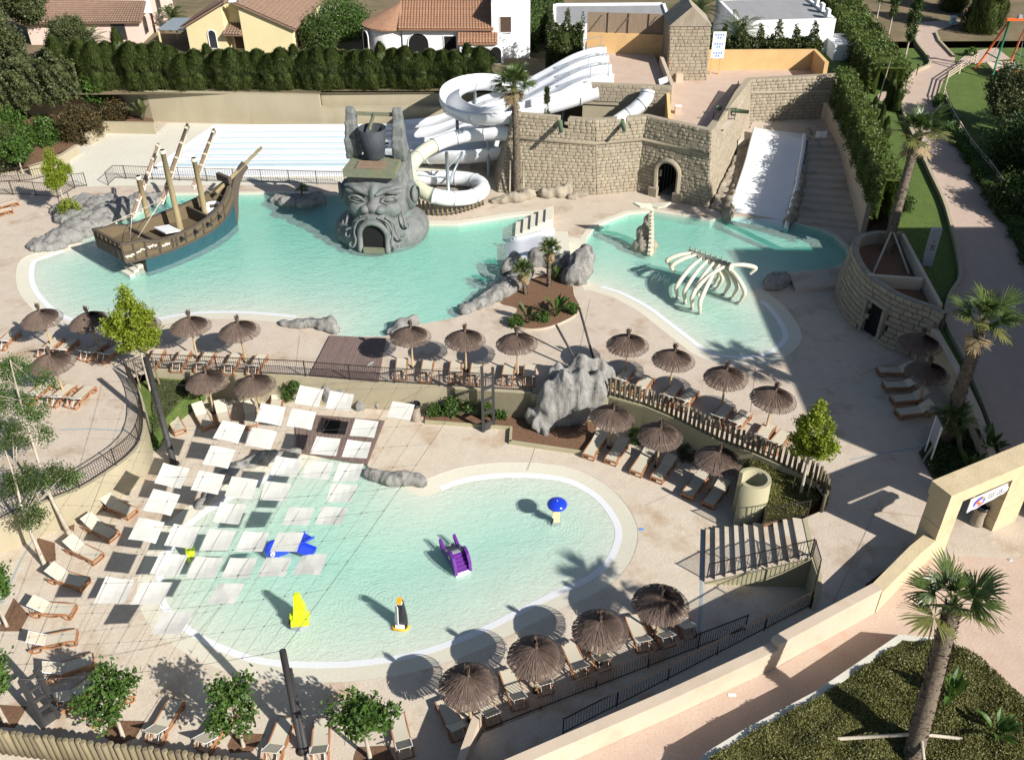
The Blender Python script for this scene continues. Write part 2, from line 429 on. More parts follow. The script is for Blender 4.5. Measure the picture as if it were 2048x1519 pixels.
def water_material():
 m = bpy.data.materials.new('pool_water'); m.use_nodes = True
 n = m.node_tree; n.nodes.clear(); L = n.links
 out = n.nodes.new('ShaderNodeOutputMaterial')
 tr = n.nodes.new('ShaderNodeBsdfTransparent'); gl = n.nodes.new('ShaderNodeBsdfGlossy'); df = n.nodes.new('ShaderNodeBsdfDiffuse')
 gl.inputs['Roughness'].default_value = .06
 df.inputs[0].default_value = (.66, .86, .80, 1)
 fr = n.nodes.new('ShaderNodeFresnel'); fr.inputs[0].default_value = 1.33
 geo = n.nodes.new('ShaderNodeNewGeometry')
 mp = n.nodes.new('ShaderNodeMapping'); mp.inputs['Scale'].default_value = (.75, 1.25, 1); L.new(geo.outputs['Position'], mp.inputs[0])
 n1 = n.nodes.new('ShaderNodeTexNoise'); n1.inputs['Scale'].default_value = 4.2; n1.inputs['Detail'].default_value = 3; n1.inputs['Distortion'].default_value = 1.1
 L.new(mp.outputs[0], n1.inputs['Vector'])
 n2 = n.nodes.new('ShaderNodeTexNoise'); n2.inputs['Scale'].default_value = 1.0; n2.inputs['Detail'].default_value = 2; L.new(mp.outputs[0], n2.inputs['Vector'])
 ad = n.nodes.new('ShaderNodeMath'); ad.operation = 'ADD'; L.new(n1.outputs[0], ad.inputs[0]); L.new(n2.outputs[0], ad.inputs[1])
 hsum = ad.outputs[0]
 def mth(op, a, b=None):
  q = n.nodes.new('ShaderNodeMath'); q.operation = op
  for i, v in enumerate((a, b)):
   if v is None: continue
   if isinstance(v, (int, float)): q.inputs[i].default_value = v
   else: L.new(v, q.inputs[i])
  return q.outputs[0]
 for cx, cy, amp in ((770, 1195, .3), (1113, 1050, .26), (575, 1265, .24), (905, 1085, .1)):
  c = P(cx, cy, -1.9); vd = n.nodes.new('ShaderNodeVectorMath'); vd.operation = 'DISTANCE'; L.new(geo.outputs['Position'], vd.inputs[0]); vd.inputs[1].default_value = c
  dd = mth('ADD', vd.outputs['Value'], mth('MULTIPLY', n2.outputs[0], .35))
  hsum = mth('ADD', hsum, mth('MULTIPLY', mth('SINE', mth('MULTIPLY', dd, 34.0)), mth('MULTIPLY', mth('EXPONENT', mth('MULTIPLY', dd, -.7)), amp * .5)))
 bp = n.nodes.new('ShaderNodeBump'); bp.inputs['Strength'].default_value = .74; bp.inputs['Distance'].default_value = .12
 L.new(hsum, bp.inputs['Height'])
 for x in (gl, df, fr): L.new(bp.outputs[0], x.inputs['Normal'])
 nb = n.nodes.new('ShaderNodeMath'); nb.operation = 'SUBTRACT'; nb.inputs[0].default_value = 1; L.new(geo.outputs['Backfacing'], nb.inputs[1])
 fm = n.nodes.new('ShaderNodeMath'); fm.operation = 'MULTIPLY'; L.new(nb.outputs[0], fm.inputs[0]); L.new(fr.outputs[0], fm.inputs[1])
 m1 = n.nodes.new('ShaderNodeMixShader'); m1.inputs[0].default_value = .24
 L.new(tr.outputs[0], m1.inputs[1]); L.new(df.outputs[0], m1.inputs[2])
 m2 = n.nodes.new('ShaderNodeMixShader'); L.new(fm.outputs[0], m2.inputs[0]); L.new(m1.outputs[0], m2.inputs[1]); L.new(gl.outputs[0], m2.inputs[2])
 L.new(m2.outputs[0], out.inputs[0])
 va = n.nodes.new('ShaderNodeVolumeAbsorption'); va.inputs[0].default_value = (0, .86, .80, 1); va.inputs[1].default_value = 1.0
 L.new(va.outputs[0], out.inputs['Volume'])
 return m
M['water'] = water_material()
# plan geometry helpers
def crom(pts, per=6, closed=False):
 pts = [Vector(p) for p in pts]; n = len(pts); out = []
 rng = range(n) if closed else range(n - 1)
 for i in rng:
  if closed: a, b, c, d = pts[i - 1], pts[i], pts[(i + 1) % n], pts[(i + 2) % n]
  else: a, b, c, d = pts[max(i - 1, 0)], pts[i], pts[i + 1], pts[min(i + 2, n - 1)]
  for k in range(per):
   t = k / per
   out.append(0.5 * ((2 * b) + (c - a) * t + (2 * a - 5 * b + 4 * c - d) * t * t + (3 * b - a - 3 * c + d) * t ** 3))
 if not closed: out.append(pts[-1].copy())
 return out
def W2(lst, z=0.0): return [P2(x, y, z) for x, y in lst]
def offs(pl, d, closed=False):
 n = len(pl); out = []
 for i in range(n):
  if closed: a, b, c = pl[i - 1], pl[i], pl[(i + 1) % n]
  else: a, b, c = pl[max(i - 1, 0)], pl[i], pl[min(i + 1, n - 1)]
  d1 = Vector((b[0] - a[0], b[1] - a[1])); d2 = Vector((c[0] - b[0], c[1] - b[1]))
  if d1.length < 1e-6: d1 = d2
  if d2.length < 1e-6: d2 = d1
  d1.normalize(); d2.normalize()
  n1 = Vector((d1.y, -d1.x)); n2 = Vector((d2.y, -d2.x)); m = n1 + n2
  if m.length < 1e-6: m = n1
  m.normalize(); k = d / max(0.4, m.dot(n1))
  out.append((b[0] + m.x * k, b[1] + m.y * k))
 return out
def area2(p): return sum(a[0] * b[1] - b[0] * a[1] for a, b in zip(p, p[1:] + p[:1])) / 2
def strip_mb(a, b, za, zb=None, mb=None):
 mb = mb or MB(); zb = za if zb is None else zb
 fa = za if callable(za) else (lambda x, y: za); fb = zb if callable(zb) else (lambda x, y: zb)
 n = len(a)
 vs = [(p[0], p[1], fa(*p)) for p in a] + [(p[0], p[1], fb(*p)) for p in b]
 return mb.add(vs, [(i, i + 1, n + i + 1, n + i) for i in range(n - 1)])
def wall_mb(pl, th, zb, zt, mb=None, side=1):
 mb = mb or MB()
 a = pl; b = offs(pl, -th * side)
 fb = zb if callable(zb) else (lambda x, y: zb); ft = zt if callable(zt) else (lambda x, y: zt)
 n = len(a); vs = []
 for p in a: vs.append((p[0], p[1], fb(*p)))
 for p in a: vs.append((p[0], p[1], ft(*p)))
 for p in b: vs.append((p[0], p[1], ft(*p)))
 for p in b: vs.append((p[0], p[1], fb(*p)))
 fs = []
 for i in range(n - 1):
  for k in range(3): fs.append((k * n + i, k * n + i + 1, (k + 1) * n + i + 1, (k + 1) * n + i))
 fs += [(0, n, 2 * n, 3 * n), (n - 1, 4 * n - 1, 3 * n - 1, 2 * n - 1)]
 return mb.add(vs, fs)
def sheet(name, outer, holes, z, m, kind='structure', parent=None):
 fz = z if callable(z) else (lambda x, y: z)
 polys = [[Vector((x, y, 0)) for x, y in outer]] + [[Vector((x, y, 0)) for x, y in h] for h in holes]
 flat = [p for q in polys for p in q]
 mb = MB(); fs = []
 for t in tessellate_polygon(polys):
  a, b, c = (flat[i] for i in t)
  fs.append(tuple(t) if (b - a).cross(c - a).z > 0 else tuple(t)[::-1])
 mb.add([(p.x, p.y, fz(p.x, p.y)) for p in flat], fs)
 return mb.build(name, m, parent, kind=kind)
def inside(p, poly):
 x, y = p; c = False; n = len(poly); j = n - 1
 for i in range(n):
  xi, yi = poly[i]; xj, yj = poly[j]
  if (yi > y) != (yj > y) and x < (xj - xi) * (y - yi) / (yj - yi) + xi: c = not c
  j = i
 return c
def inside_np(X, Y, poly):
 c = np.zeros(X.shape, bool); n = len(poly); j = n - 1
 for i in range(n):
  xi, yi = poly[i]; xj, yj = poly[j]
  if yi != yj:
   c ^= ((yi > Y) != (yj > Y)) & (X < (xj - xi) * (Y - yi) / (yj - yi) + xi)
  j = i
 return c
def seg_dist(X, Y, pl, closed=False):
 d = np.full(X.shape, 1e9); n = len(pl)
 for i in range(n if closed else n - 1):
  ax, ay = pl[i]; bx, by = pl[(i + 1) % n]; dx, dy = bx - ax, by - ay
  L = dx * dx + dy * dy + 1e-12
  t = np.clip(((X - ax) * dx + (Y - ay) * dy) / L, 0, 1)
  d = np.minimum(d, np.hypot(X - ax - t * dx, Y - ay - t * dy))
 return d
def clean(pl, eps=0.05):
 out = [pl[0]]
 for p in pl[1:]:
  if math.hypot(p[0] - out[-1][0], p[1] - out[-1][1]) > eps: out.append(p)
 if math.hypot(out[0][0] - out[-1][0], out[0][1] - out[-1][1]) < eps: out.pop()
 return out
# levels
ZL = -1.83          # lower terrace
ZB = 2.85           # land behind the pools
def gland(x, y):
 g = gz(x, y)
 if y > 80:
  t = min(1, max(0, (x - 12) / 14)); return ZB + (g - ZB) * t
 return g
poolA_beach = [(615,650),(512,640),(444,637),(376,640),(318,650),(240,661),(170,660),(133,655),(92,640),(61,614),(38,583),(32,549),(44,518),(92,499),(130,487)]
poolA_wall = [(200,457),(270,428),(312,402),(330,388),(420,386),(489,386),(560,385),(640,388),(700,392),(760,412),(820,440),(855,448),(917,448),(975,439),(1026,431),(1084,425.5),(1104,462),(1108,500),(1050,534),(1000,556),(955,592),(925,618),(944,624),(906,636),(834,649),(800,662),(770,672),(700,673),(660,668)]
poolB_beach = [(1180,580),(1206,588),(1231,597),(1275,621),(1310,648),(1347,677),(1389,708),(1444,727),(1512,728.5),(1560,719),(1594,694),(1603,669),(1587,634.5),(1560,604),(1538,588)]
poolB_wall = [(1545,560),(1572,547),(1603,541.8),(1648,538.7),(1679,530.5),(1695,518),(1699,508),(1690,491),(1669,471),(1640,458),(1600,447),(1570,440),(1460,430),(1440,436),(1420,440),(1366,432),(1300,422),(1256,426),(1212,443),(1190,453),(1173,475),(1169,500),(1172,545)]
poolC_beach = [(850,960),(890,944),(932,933),(1002,925),(1090,927),(1157,940),(1218,973),(1258,1017),(1276,1061),(1267,1110),(1240,1150),(1201,1180),(1134,1212),(1068,1245),(990,1285),(900,1322),(820,1345),(740,1358),(660,1364),(560,1362),(480,1350),(400,1320),(350,1292),(308,1257),(283,1222),(274,1186),(280,1145),(297,1100),(321,1062),(355,1028),(395,1000),(450,970),(510,938),(560,916),(596,908)]
poolC_wall = [(660,914),(731,926),(760,958),(800,964)]
def spl(px, z): return [(v.x, v.y) for v in crom([P(x, y, z) for x, y in px], 5)]
POOLS = []
def pool(name, label, beach_px, wall_px, z0, slope, maxd, coping=None):
 beach = spl(beach_px, z0); wall = W2(wall_px, z0)
 out = clean(beach + wall)
 if area2(out) < 0: out = out[::-1]
 ccw_beach = beach
 X0, X1 = min(p[0] for p in out), max(p[0] for p in out); Y0, Y1 = min(p[1] for p in out), max(p[1] for p in out)
 s = 0.38
 gx, gy = np.meshgrid(np.arange(X0, X1, s), np.arange(Y0, Y1, s)); gx, gy = gx.ravel(), gy.ravel()
 ok = inside_np(gx, gy, out) & (seg_dist(gx, gy, out, True) > 0.16)
 gx, gy = gx[ok], gy[ok]
 ax = np.concatenate([[p[0] for p in out], gx]); ay = np.concatenate([[p[1] for p in out], gy])
 d = seg_dist(ax, ay, beach)
 z = np.where(d < 1.25, z0 - .012 - .08 * d, z0 - .112 - np.minimum(maxd, (d - 1.25) * slope))
 n = len(out)
 r = delaunay_2d_cdt([Vector((float(a), float(b))) for a, b in zip(ax, ay)], [(i, (i + 1) % n) for i in range(n)], [], 1, 1e-4)
 vs = r[0]; d2 = seg_dist(np.array([v.x for v in vs]), np.array([v.y for v in vs]), beach)
 zz = np.where(d2 < 1.25, z0 - .012 - .08 * d2, z0 - .112 - np.minimum(maxd, (d2 - 1.25) * slope))
 mb = MB()
 fs = []
 for f in r[2]:
  a, b, c = vs[f[0]], vs[f[1]], vs[f[2]]
  fs.append(tuple(f) if (b - a).cross(c - a) > 0 else tuple(f)[::-1])
 mb.add([(v.x, v.y, float(zq)) for v, zq in zip(vs, zz)], fs, True)
 zo = z[:n]
 mb.add([(p[0], p[1], z0 + .002) for p in out] + [(p[0], p[1], float(q)) for p, q in zip(out, zo)], [(i, n + i, n + (i + 1) % n, (i + 1) % n) for i in range(n)])
 mb.build(name + '_basin', M['cream'], kind='structure')
 sgn = 1 if area2(clean(beach + wall)) < 0 else -1
 inner = [offs(beach, q * sgn) for q in (.78, 1.14)]
 zf = lambda dd: z0 - .012 - .08 * dd + .012
 lo, hi = 2, len(beach) - 2
 mb = MB(); strip_mb(inner[0][lo:hi], inner[1][lo:hi], zf(.78), zf(1.14), mb)
 g = mb.build('overflow_grate', M['whitetile']); tag(g, kind='structure')
 w = MB(); wp = offs(out, 0.06, True)
 w.prism(wp, z0 - maxd - .6, z0 - .10, True, True)
 wo_ = w.build(name + '_water', M['water'], kind='structure')
 if coping:
  cw = [tuple(p) for p in wall]
  a = offs(cw, -.02 * sgn); b = offs(cw, -coping * sgn)
  strip_mb(a, b, z0 + .006).build('pool_coping', M['cream'], kind='structure')
 POOLS.append(out)
 return out
outA = pool('lagoon_pool', 'x', poolA_beach, poolA_wall, 0, .046, .62)
outB = pool('bone_pool', 'x', poolB_beach, poolB_wall, 0, .055, .55)
outC = pool('children_pool', 'x', poolC_beach, poolC_wall, ZL, .048, .28)
def band(px, z0, w, m, side=1, dz=.006):
 a = W2(px, z0); b = offs(a, w * side)
 return strip_mb(a, b, z0 + dz).build('pool_coping', m, kind='structure')
band([(700,392),(760,412),(820,440),(855,448),(917,448),(975,439),(1026,431),(1084,425.5)], 0, -.55, M['cream'])
band([(330,388),(420,386),(489,386),(560,385),(640,388),(700,392)], 0, -.30, M['cream'])
band([(1420,440),(1366,432),(1300,422),(1256,426),(1212,443),(1190,453),(1173,475),(1169,500),(1172,545),(1180,580)], 0, .42, M['cream'])
band([(1572,547),(1603,541.8),(1648,538.7),(1679,530.5),(1695,518),(1699,508),(1690,491),(1669,471),(1640,458)], 0, .30, M['cream'])
sheet('pool_deck_plaster', W2([(1112,470),(1168,478),(1172,545),(1180,580),(1135,560),(1110,530),(1112,500)]), [], .008, M['cream'])
left_wall_px = [(-120,1085),(0,1044),(44,1024),(110,1001),(167,978),(211,951),(245,928),(264,912),(280,893),(289,870),(292,843),(290,815),(281,785),(262,757)]
top_wall_px = [(262,757),(304,742),(450,749),(595,756),(680,763),(759,769),(900,778),(1063,788),(1217,796),(1285,815),(1357,845),(1436,886),(1507,912),(1577,942),(1630,969)]
right_px = [(1630,969),(1648,995),(1640,1022),(1605,1037),(1622,1115),(1634,1150),(1630,1195),(1619,1216)]
left_wall = spl(left_wall_px, 0); top_wall = W2(top_wall_px); right_wall = W2(right_px)
wA = P2(1773, 1170, 1.5); wB = P2(1558, 1293, 1.35); wC = P2(1348, 1396, 1.15); wD = P2(1065, 1519, 1.15)
wd = Vector((wD[0] - wC[0], wD[1] - wC[1])).normalized()
wE = (wD[0] + wd.x * 9, wD[1] + wd.y * 9)
rampTopIn = P2(1619, 1216, 0)
hole = clean(left_wall + top_wall[1:] + right_wall[1:] + [(wA[0] - 1.6, wA[1] - 1.1), wB, wC, wD, wE, (wE[0], 5), (-40, 5), (-40, left_wall[0][1])])
plaza_outer = [(-60, 4), (60, 4), (60, 22), (30, 34), (31, 40), (30.5, 52), (28.5, 62), (29.5, 74), (33, 88), (-60, 90)]
garden_edge_px = [(2300,1100),(2060,960),(2003,935),(1960,850),(1915,760),(1886,700),(1860,610)]
holeP = [p for p in hole if p[1] > 5]
sheet('upper_terrace', [(-60, 4), (48, 4), (60, 30), (48, 60), (45, 88.5), (-60, 88.5)], [outA, outB] + [[p for p in hole if True][::-1] if False else [(max(-59, p[0]), max(4.2, p[1])) for p in hole]], 0.0, M['plaza'])
sheet('lower_terrace', [(-45, 4.5), (25, 4.5), (25, 46), (-45, 46)], [outC], ZL, M['plaza_low'])
gateL, gateR = P2(1865, 1110), P2(2010, 1115)
pinkpoly = [wA, (wB[0], wB[1]), wC, wD, wE, (40, 4), (60, 4), (60, 29.2), gateR, gateL, P2(1800, 1160)]
sheet('entrance_path', [(x + .02, y - .02) for x, y in pinkpoly], [], .006, M['pink'])
def field(name, x0, x1, y0, y1, s, fz, m, keep=None):
 nx, ny = int((x1 - x0) / s) + 1, int((y1 - y0) / s) + 1
 X, Y = np.meshgrid(np.linspace(x0, x1, nx), np.linspace(y0, y1, ny))
 Z = np.vectorize(fz)(X, Y)
 V = np.stack([X.ravel(), Y.ravel(), Z.ravel()], 1)
 i = np.arange(nx * ny).reshape(ny, nx)
 F = np.stack([i[:-1, :-1].ravel(), i[:-1, 1:].ravel(), i[1:, 1:].ravel(), i[1:, :-1].ravel()], 1)
 if keep is not None:
  c = V[F].mean(1); ok = keep(c[:, 0], c[:, 1]); F = F[ok]
 return mesh_np(name, V, F, m, smooth=True, kind='structure')
back_line = [P2(60, 236, 0), P2(225, 232, 0), P2(307, 243, 0), P2(700, 253, 0), P2(1000, 262, 0)]
BLY = back_line[3][1]
field('back_land', -160, 200, 86.2, 420, 6, lambda x, y: gland(x, y), M['earth'], keep=lambda x, y: (x < 27) | (y > 96))
field('far_land', -700, 700, -300, 1400, 100, lambda x, y: -2.6, M['earth'])
gw_base = [P2(1656, 239, 2.3), P2(1690, 330, 1.3), P2(1731, 468, 0)]
rimz = 3.3
rim_px = [(1800,463),(1775,462),(1748,462),(1722,468),(1709,480),(1706,501),(1712,518),(1722,535),(1741,556),(1765,572),(1789,587),(1825,602),(1861,614),(1886,628)]
rim = spl(rim_px, rimz)
rwall = [P2(1886, 628, 3.3), P2(1925, 720, 2.35), P2(1965, 810, 1.75), P2(2003, 935, 1.0), P2(2035, 1000, .6)]
gpoly = [gw_base[0], gw_base[2], rim[3], rim[0], P2(1878, 609, rimz)] + [rwall[1], rwall[2], rwall[3], rwall[4]] + [(60, 26), (60, 420), (gw_base[0][0] + 1, 420), (gw_base[0][0] + 1, gw_base[0][1] + 2)]
gpoly = [(gw_base[0][0] + .3, 96), (gw_base[0][0] + .1, gw_base[0][1]), (gw_base[1][0] + .1, gw_base[1][1]), (gw_base[2][0] + .1, gw_base[2][1]), (rim[2][0] + .3, rim[2][1] + .6), P2(1802, 470, rimz), P2(1874, 607, rimz), (rwall[1][0] + .2, rwall[1][1]), (rwall[2][0] + .2, rwall[2][1]), (rwall[3][0] + .2, rwall[3][1]), (rwall[4][0] + .2, rwall[4][1]), (75, 24), (75, 96)]
def poly_field(name, poly, s, fz, m, kind='structure'):
 X0, X1 = min(p[0] for p in poly), max(p[0] for p in poly); Y0, Y1 = min(p[1] for p in poly), max(p[1] for p in poly)
 gx, gy = np.meshgrid(np.arange(X0, X1, s), np.arange(Y0, Y1, s)); gx, gy = gx.ravel(), gy.ravel()
 ok = inside_np(gx, gy, poly) & (seg_dist(gx, gy, poly, True) > s * .35); gx, gy = gx[ok], gy[ok]
 dense = []
 for a, b in zip(poly, poly[1:] + poly[:1]):
  k = max(1, int(math.hypot(b[0] - a[0], b[1] - a[1]) / (s * 1.5)))
  dense += [(a[0] + (b[0] - a[0]) * i / k, a[1] + (b[1] - a[1]) * i / k) for i in range(k)]
 n = len(dense)
 pts = [Vector(p) for p in dense] + [Vector((float(a), float(b))) for a, b in zip(gx, gy)]
 r = delaunay_2d_cdt(pts, [(i, (i + 1) % n) for i in range(n)], [], 1, 1e-4)
 vs = r[0]; fs = []
 for f in r[2]:
  a, b, c = vs[f[0]], vs[f[1]], vs[f[2]]
  fs.append(tuple(f) if (b - a).cross(c - a) > 0 else tuple(f)[::-1])
 return MB().add([(v.x, v.y, fz(v.x, v.y)) for v in vs], fs, True).build(name, m, kind=kind)
poly_field('garden_lawn', gpoly, 1.2, lambda x, y: gz(x, y), M['lawn'])
def G2(px, py):
 v = G(px, py); return (v.x, v.y)
pathL = [(1835,46),(1832,70),(1835,90),(1862,130),(1832,148),(1806,180),(1803,205),(1812,240),(1835,290),(1862,350),(1890,410),(1905,460),(1915,500),(1922,560),(1900,600),(1895,650),(1930,720),(1965,800),(1995,880),(2010,930)]
pathR = [(1940,40),(1900,55),(1875,62),(1882,85),(1910,115),(1893,150),(1880,180),(1876,205),(1893,240),(1925,290),(1965,350),(1995,410),(2015,450),(2035,500),(2060,560),(2085,620),(2110,680),(2130,740),(2150,800),(2170,860),(2190,900)]
pathR = pathR[:len(pathL)]
def path_strip(name, L, Rr, m, dz=.06):
 a = [(v.x, v.y) for v in crom([G(*p) for p in L], 4)]; b = [(v.x, v.y) for v in crom([G(*p) for p in Rr], 4)]
 n = len(a); vs = []; K = 5
 for p, q in zip(a, b):
  for k in range(K + 1):
   x, y = p[0] + (q[0] - p[0]) * k / K, p[1] + (q[1] - p[1]) * k / K
   vs.append((x, y, gz(x, y) + dz))
 fs = [(i * (K + 1) + k, i * (K + 1) + k + 1, (i + 1) * (K + 1) + k + 1, (i + 1) * (K + 1) + k) for i in range(n - 1) for k in range(K)]
 fs = [f[::-1] for f in fs]
 MB().add(vs, fs, True).build(name, m, kind='structure')
 return a, b
pa, pb = path_strip('garden_path', pathL, pathR, M['path'])
path_strip('side_path', [(1893,150),(1925,116),(1960,102),(1992,97)], [(1905,128),(1960,128),(2000,122),(2022,120)], M['path'], .075)
def kerb(name, pl, w, h, m, label):
 mb = MB(); a = pl; b = offs(pl, w); n = len(a); vs = []
 for p in a: vs.append((p[0], p[1], gz(*p) - .3))
 for p in a: vs.append((p[0], p[1], gz(*p) + h))
 for p in b: vs.append((p[0], p[1], gz(*p) + h))
 for p in b: vs.append((p[0], p[1], gz(*p) - .3))
 mb.add(vs, [(k * n + i, k * n + i + 1, (k + 1) * n + i + 1, (k + 1) * n + i) for i in range(n - 1) for k in range(3)])
 return mb.build(name, m, kind='structure')
kerb('path_kerb', offs(pa, .0), .22, .34, M['beigewall'], '')
kerb('path_kerb', [G2(1873,68), G2(1880,85), G2(1909,116)], .22, .25, M['beigewall'], '')
# walls of the terraces
def wthing(name, label, m, mb, cat='wall'):
 o = mb.build(name, m); tag(o, label, cat); return o
lw = wall_mb(left_wall, .28, ZL - .1, .10, side=1)
wthing('retaining_wall', 'curved beige retaining wall below the bowed railing at the left, behind the tilted loungers', M['beigewall'], lw)
tw = wall_mb(top_wall[1:8], .28, ZL - .1, .10, side=1)
wthing('retaining_wall', 'straight beige retaining wall under the long railing, with ivy in front of it', M['beigewall'], tw)
tw = wall_mb(top_wall[8:], .32, ZL - .1, .14, side=1)
wthing('retaining_wall', 'shaded olive retaining wall carrying the long timber stake fence', M['olive'], tw)
tw = wall_mb(right_wall[3:], .22, ZL - .1, .03, side=1)
MB().prism([P2(262, 757), P2(304, 744), P2(400, 750), P2(392, 775, -.6), P2(330, 835, -.9), P2(312, 880, -1.2), P2(292, 843), P2(286, 800)], ZL - .05, lambda x, y: -.35 - max(0, min(1, (top_wall[1][1] - y) / 4)) * .8).build('planted_bank', M['lawn'], kind='structure')
wthing('retaining_wall', 'stub of retaining wall behind the waterfall rock', M['olive'], wall_mb(top_wall[6:10], .2, ZL - .1, .02, side=1))
wthing('retaining_wall', 'short retaining wall beside the pit under the stairs', M['olive'], tw)
bw1 = [wA, wB]; bw2 = [wB, wC, wD, wE]
o = thing('boundary_wall', 'long smooth sand coloured wall between the ramp and the pink entrance path', 'wall', (wB[0], wB[1], 0))
wall_mb([(wA[0] - .25, wA[1] - .21), wB], .44, -1.95, 1.5, side=-1).build('upper_section', M['sandwall'], o)
wall_mb(bw2, .44, -1.95, 1.15, side=-1).build('lower_section', M['sandwall'], o)
SB0, SB1 = Vector(P2(1412, 1062, ZL)), Vector(P2(1410, 1164, ZL))
ST0, ST1 = Vector(P2(1605, 1037, 0)), Vector(P2(1622, 1115, 0))
o = thing('staircase', 'broad concrete staircase with railings linking both terraces beside the beige drum', 'stairs', (SB0.x, SB0.y, ZL))
NST = 10
for i in range(NST):
 t0, t1 = i / NST, (i + 1) / NST
 a, b = SB0.lerp(ST0, t0), SB1.lerp(ST1, t0); c, d = SB0.lerp(ST0, t1), SB1.lerp(ST1, t1)
 e = (c - a).normalized() * .03
 zt = ZL + 1.83 * (i + 1) / NST - .004 * (i == NST - 1)
 mb = MB().prism([tuple(a - e), tuple(b - e), tuple(d), tuple(c)], ZL - .05, zt)
 mb.build('step', M['plaza_low'] if i % 2 else M['plaza_low'], o)
n0 = (SB1 - SB0).normalized()
for s, (q0, q1), nm in ((1, (SB1, ST1), 'string_wall'),):
 a, b = q0, q1
 mb = MB()
 zs = lambda x, y: ZL + 1.83 * max(0, min(1, ((Vector((x, y)) - a).dot((b - a).normalized()) / (b - a).length)))
 mb.prism([tuple(a), tuple(b), tuple(b + n0 * .12), tuple(a + n0 * .12)], ZL - .05, lambda x, y: zs(x, y) - .0 + .02)
 mb.build(nm, M['olive'], o)
ZM = -.95
f2a, f2b = Vector(P2(1619, 1216, 0)), Vector(P2(1126, 1471, ZM))      # fence between the two ramp legs
f1a, f1b = Vector(P2(1490, 1262, ZL)), Vector(P2(965, 1466, ZM))      # fence beside the loungers
wall_dir = (Vector(wD) - Vector(wC)).normalized()
r1 = [tuple(f2a), tuple(f2b), (wD[0] - .3, wD[1] + .6), (wC[0], wC[1]), wB, (wA[0] - 1.6, wA[1] - 1.1)]
rd = (f2b - f2a).normalized(); rl = (f2b - f2a).length
zr1 = lambda x, y: -.004 + ZM * max(0, min(1, (Vector((x, y)) - f2a).dot(rd) / rl))
MB().prism([tuple(f2a), tuple(f2b), tuple(Vector(wC) + (f2b - f2a) * .28), wC, wB, (wA[0] - 1.6, wA[1] - 1.1)], ZL - .05, zr1).build('ramp', M['plaza_low'], kind='structure')
rd2 = (f1b - f1a).normalized(); rl2 = (f1b - f1a).length
zr2 = lambda x, y: ZL + .01 + (ZM - ZL) * max(0, min(1, (Vector((x, y)) - f1a).dot(rd2) / rl2))
f2m = f2a.lerp(f2b, .17)
MB().prism([tuple(f1a), tuple(f1b), tuple(f2b), tuple(f2m)], ZL - .06, zr2).build('ramp', M['plaza_low'], kind='structure')
land = [tuple(f1b), tuple(f2b), tuple(Vector(wC) + (f2b - f2a) * .28), wD, (wE[0], wE[1]), (wE[0], 6), P2(900, 1700, ZM), P2(930, 1519, ZM)]
MB().prism([tuple(f1b), tuple(f2b), tuple(Vector(wC) + (f2b - f2a) * .28), wD, wE, (P2(915, 1560, ZM)[0], wE[1]), P2(930, 1519, ZM)], ZL - .07, ZM).build('ramp_landing', M['plaza_low'], kind='structure')
wthing('low_wall', 'short sand coloured wall running out of the frame beside the lowest railing post', M['sandwall'],
       wall_mb([P2(963, 1425, ZM + .75), P2(930, 1519, ZM + .75), P2(900, 1620, ZM + .75)], .3, ZL, ZM + .75, side=-1))
for a, b, z, w in (((1055,930),(1078,862),ZL,.03), ((852,1640),(1420,1310),ZL,.001), ):
 pass
def joint(px, z, w=.05, m='joint', nm='drain_channel'):
 a = W2(px, z); b = offs(a, w); strip_mb(a, b, z + .012).build(nm, M[m], kind='structure')
joint([(1411,1060),(1420,1330)][::-1] if False else [(1408,1060),(1406,1200),(1398,1290)], ZL, .14)
for a_, b_, z_ in (((1055, 940), (1078, 868), ZL), ((1500, 830), (1515, 700), 0), ((600, 668), (590, 752), 0), ((0, 470), (90, 472), 0), ((1640, 780), (1850, 700), 0), ((1180, 600), (1160, 700), 0), ((330, 1380), (250, 1500), ZL), ((700, 1370), (690, 1490), ZL), ((1290, 1010), (1400, 960), ZL), ((1650, 1240), (1760, 1000), 0), ((1740, 1020), (1900, 1040), 0)): joint([a_, b_], z_, .025, 'jointdark', 'paving_joint')
joint([(0,1206),(40,1120),(66,1075)], ZL, .1)
joint([(120,858),(180,856),(250,860)], 0, .1)
joint([(1700,918),(1790,900),(1850,892)], 0, .09)
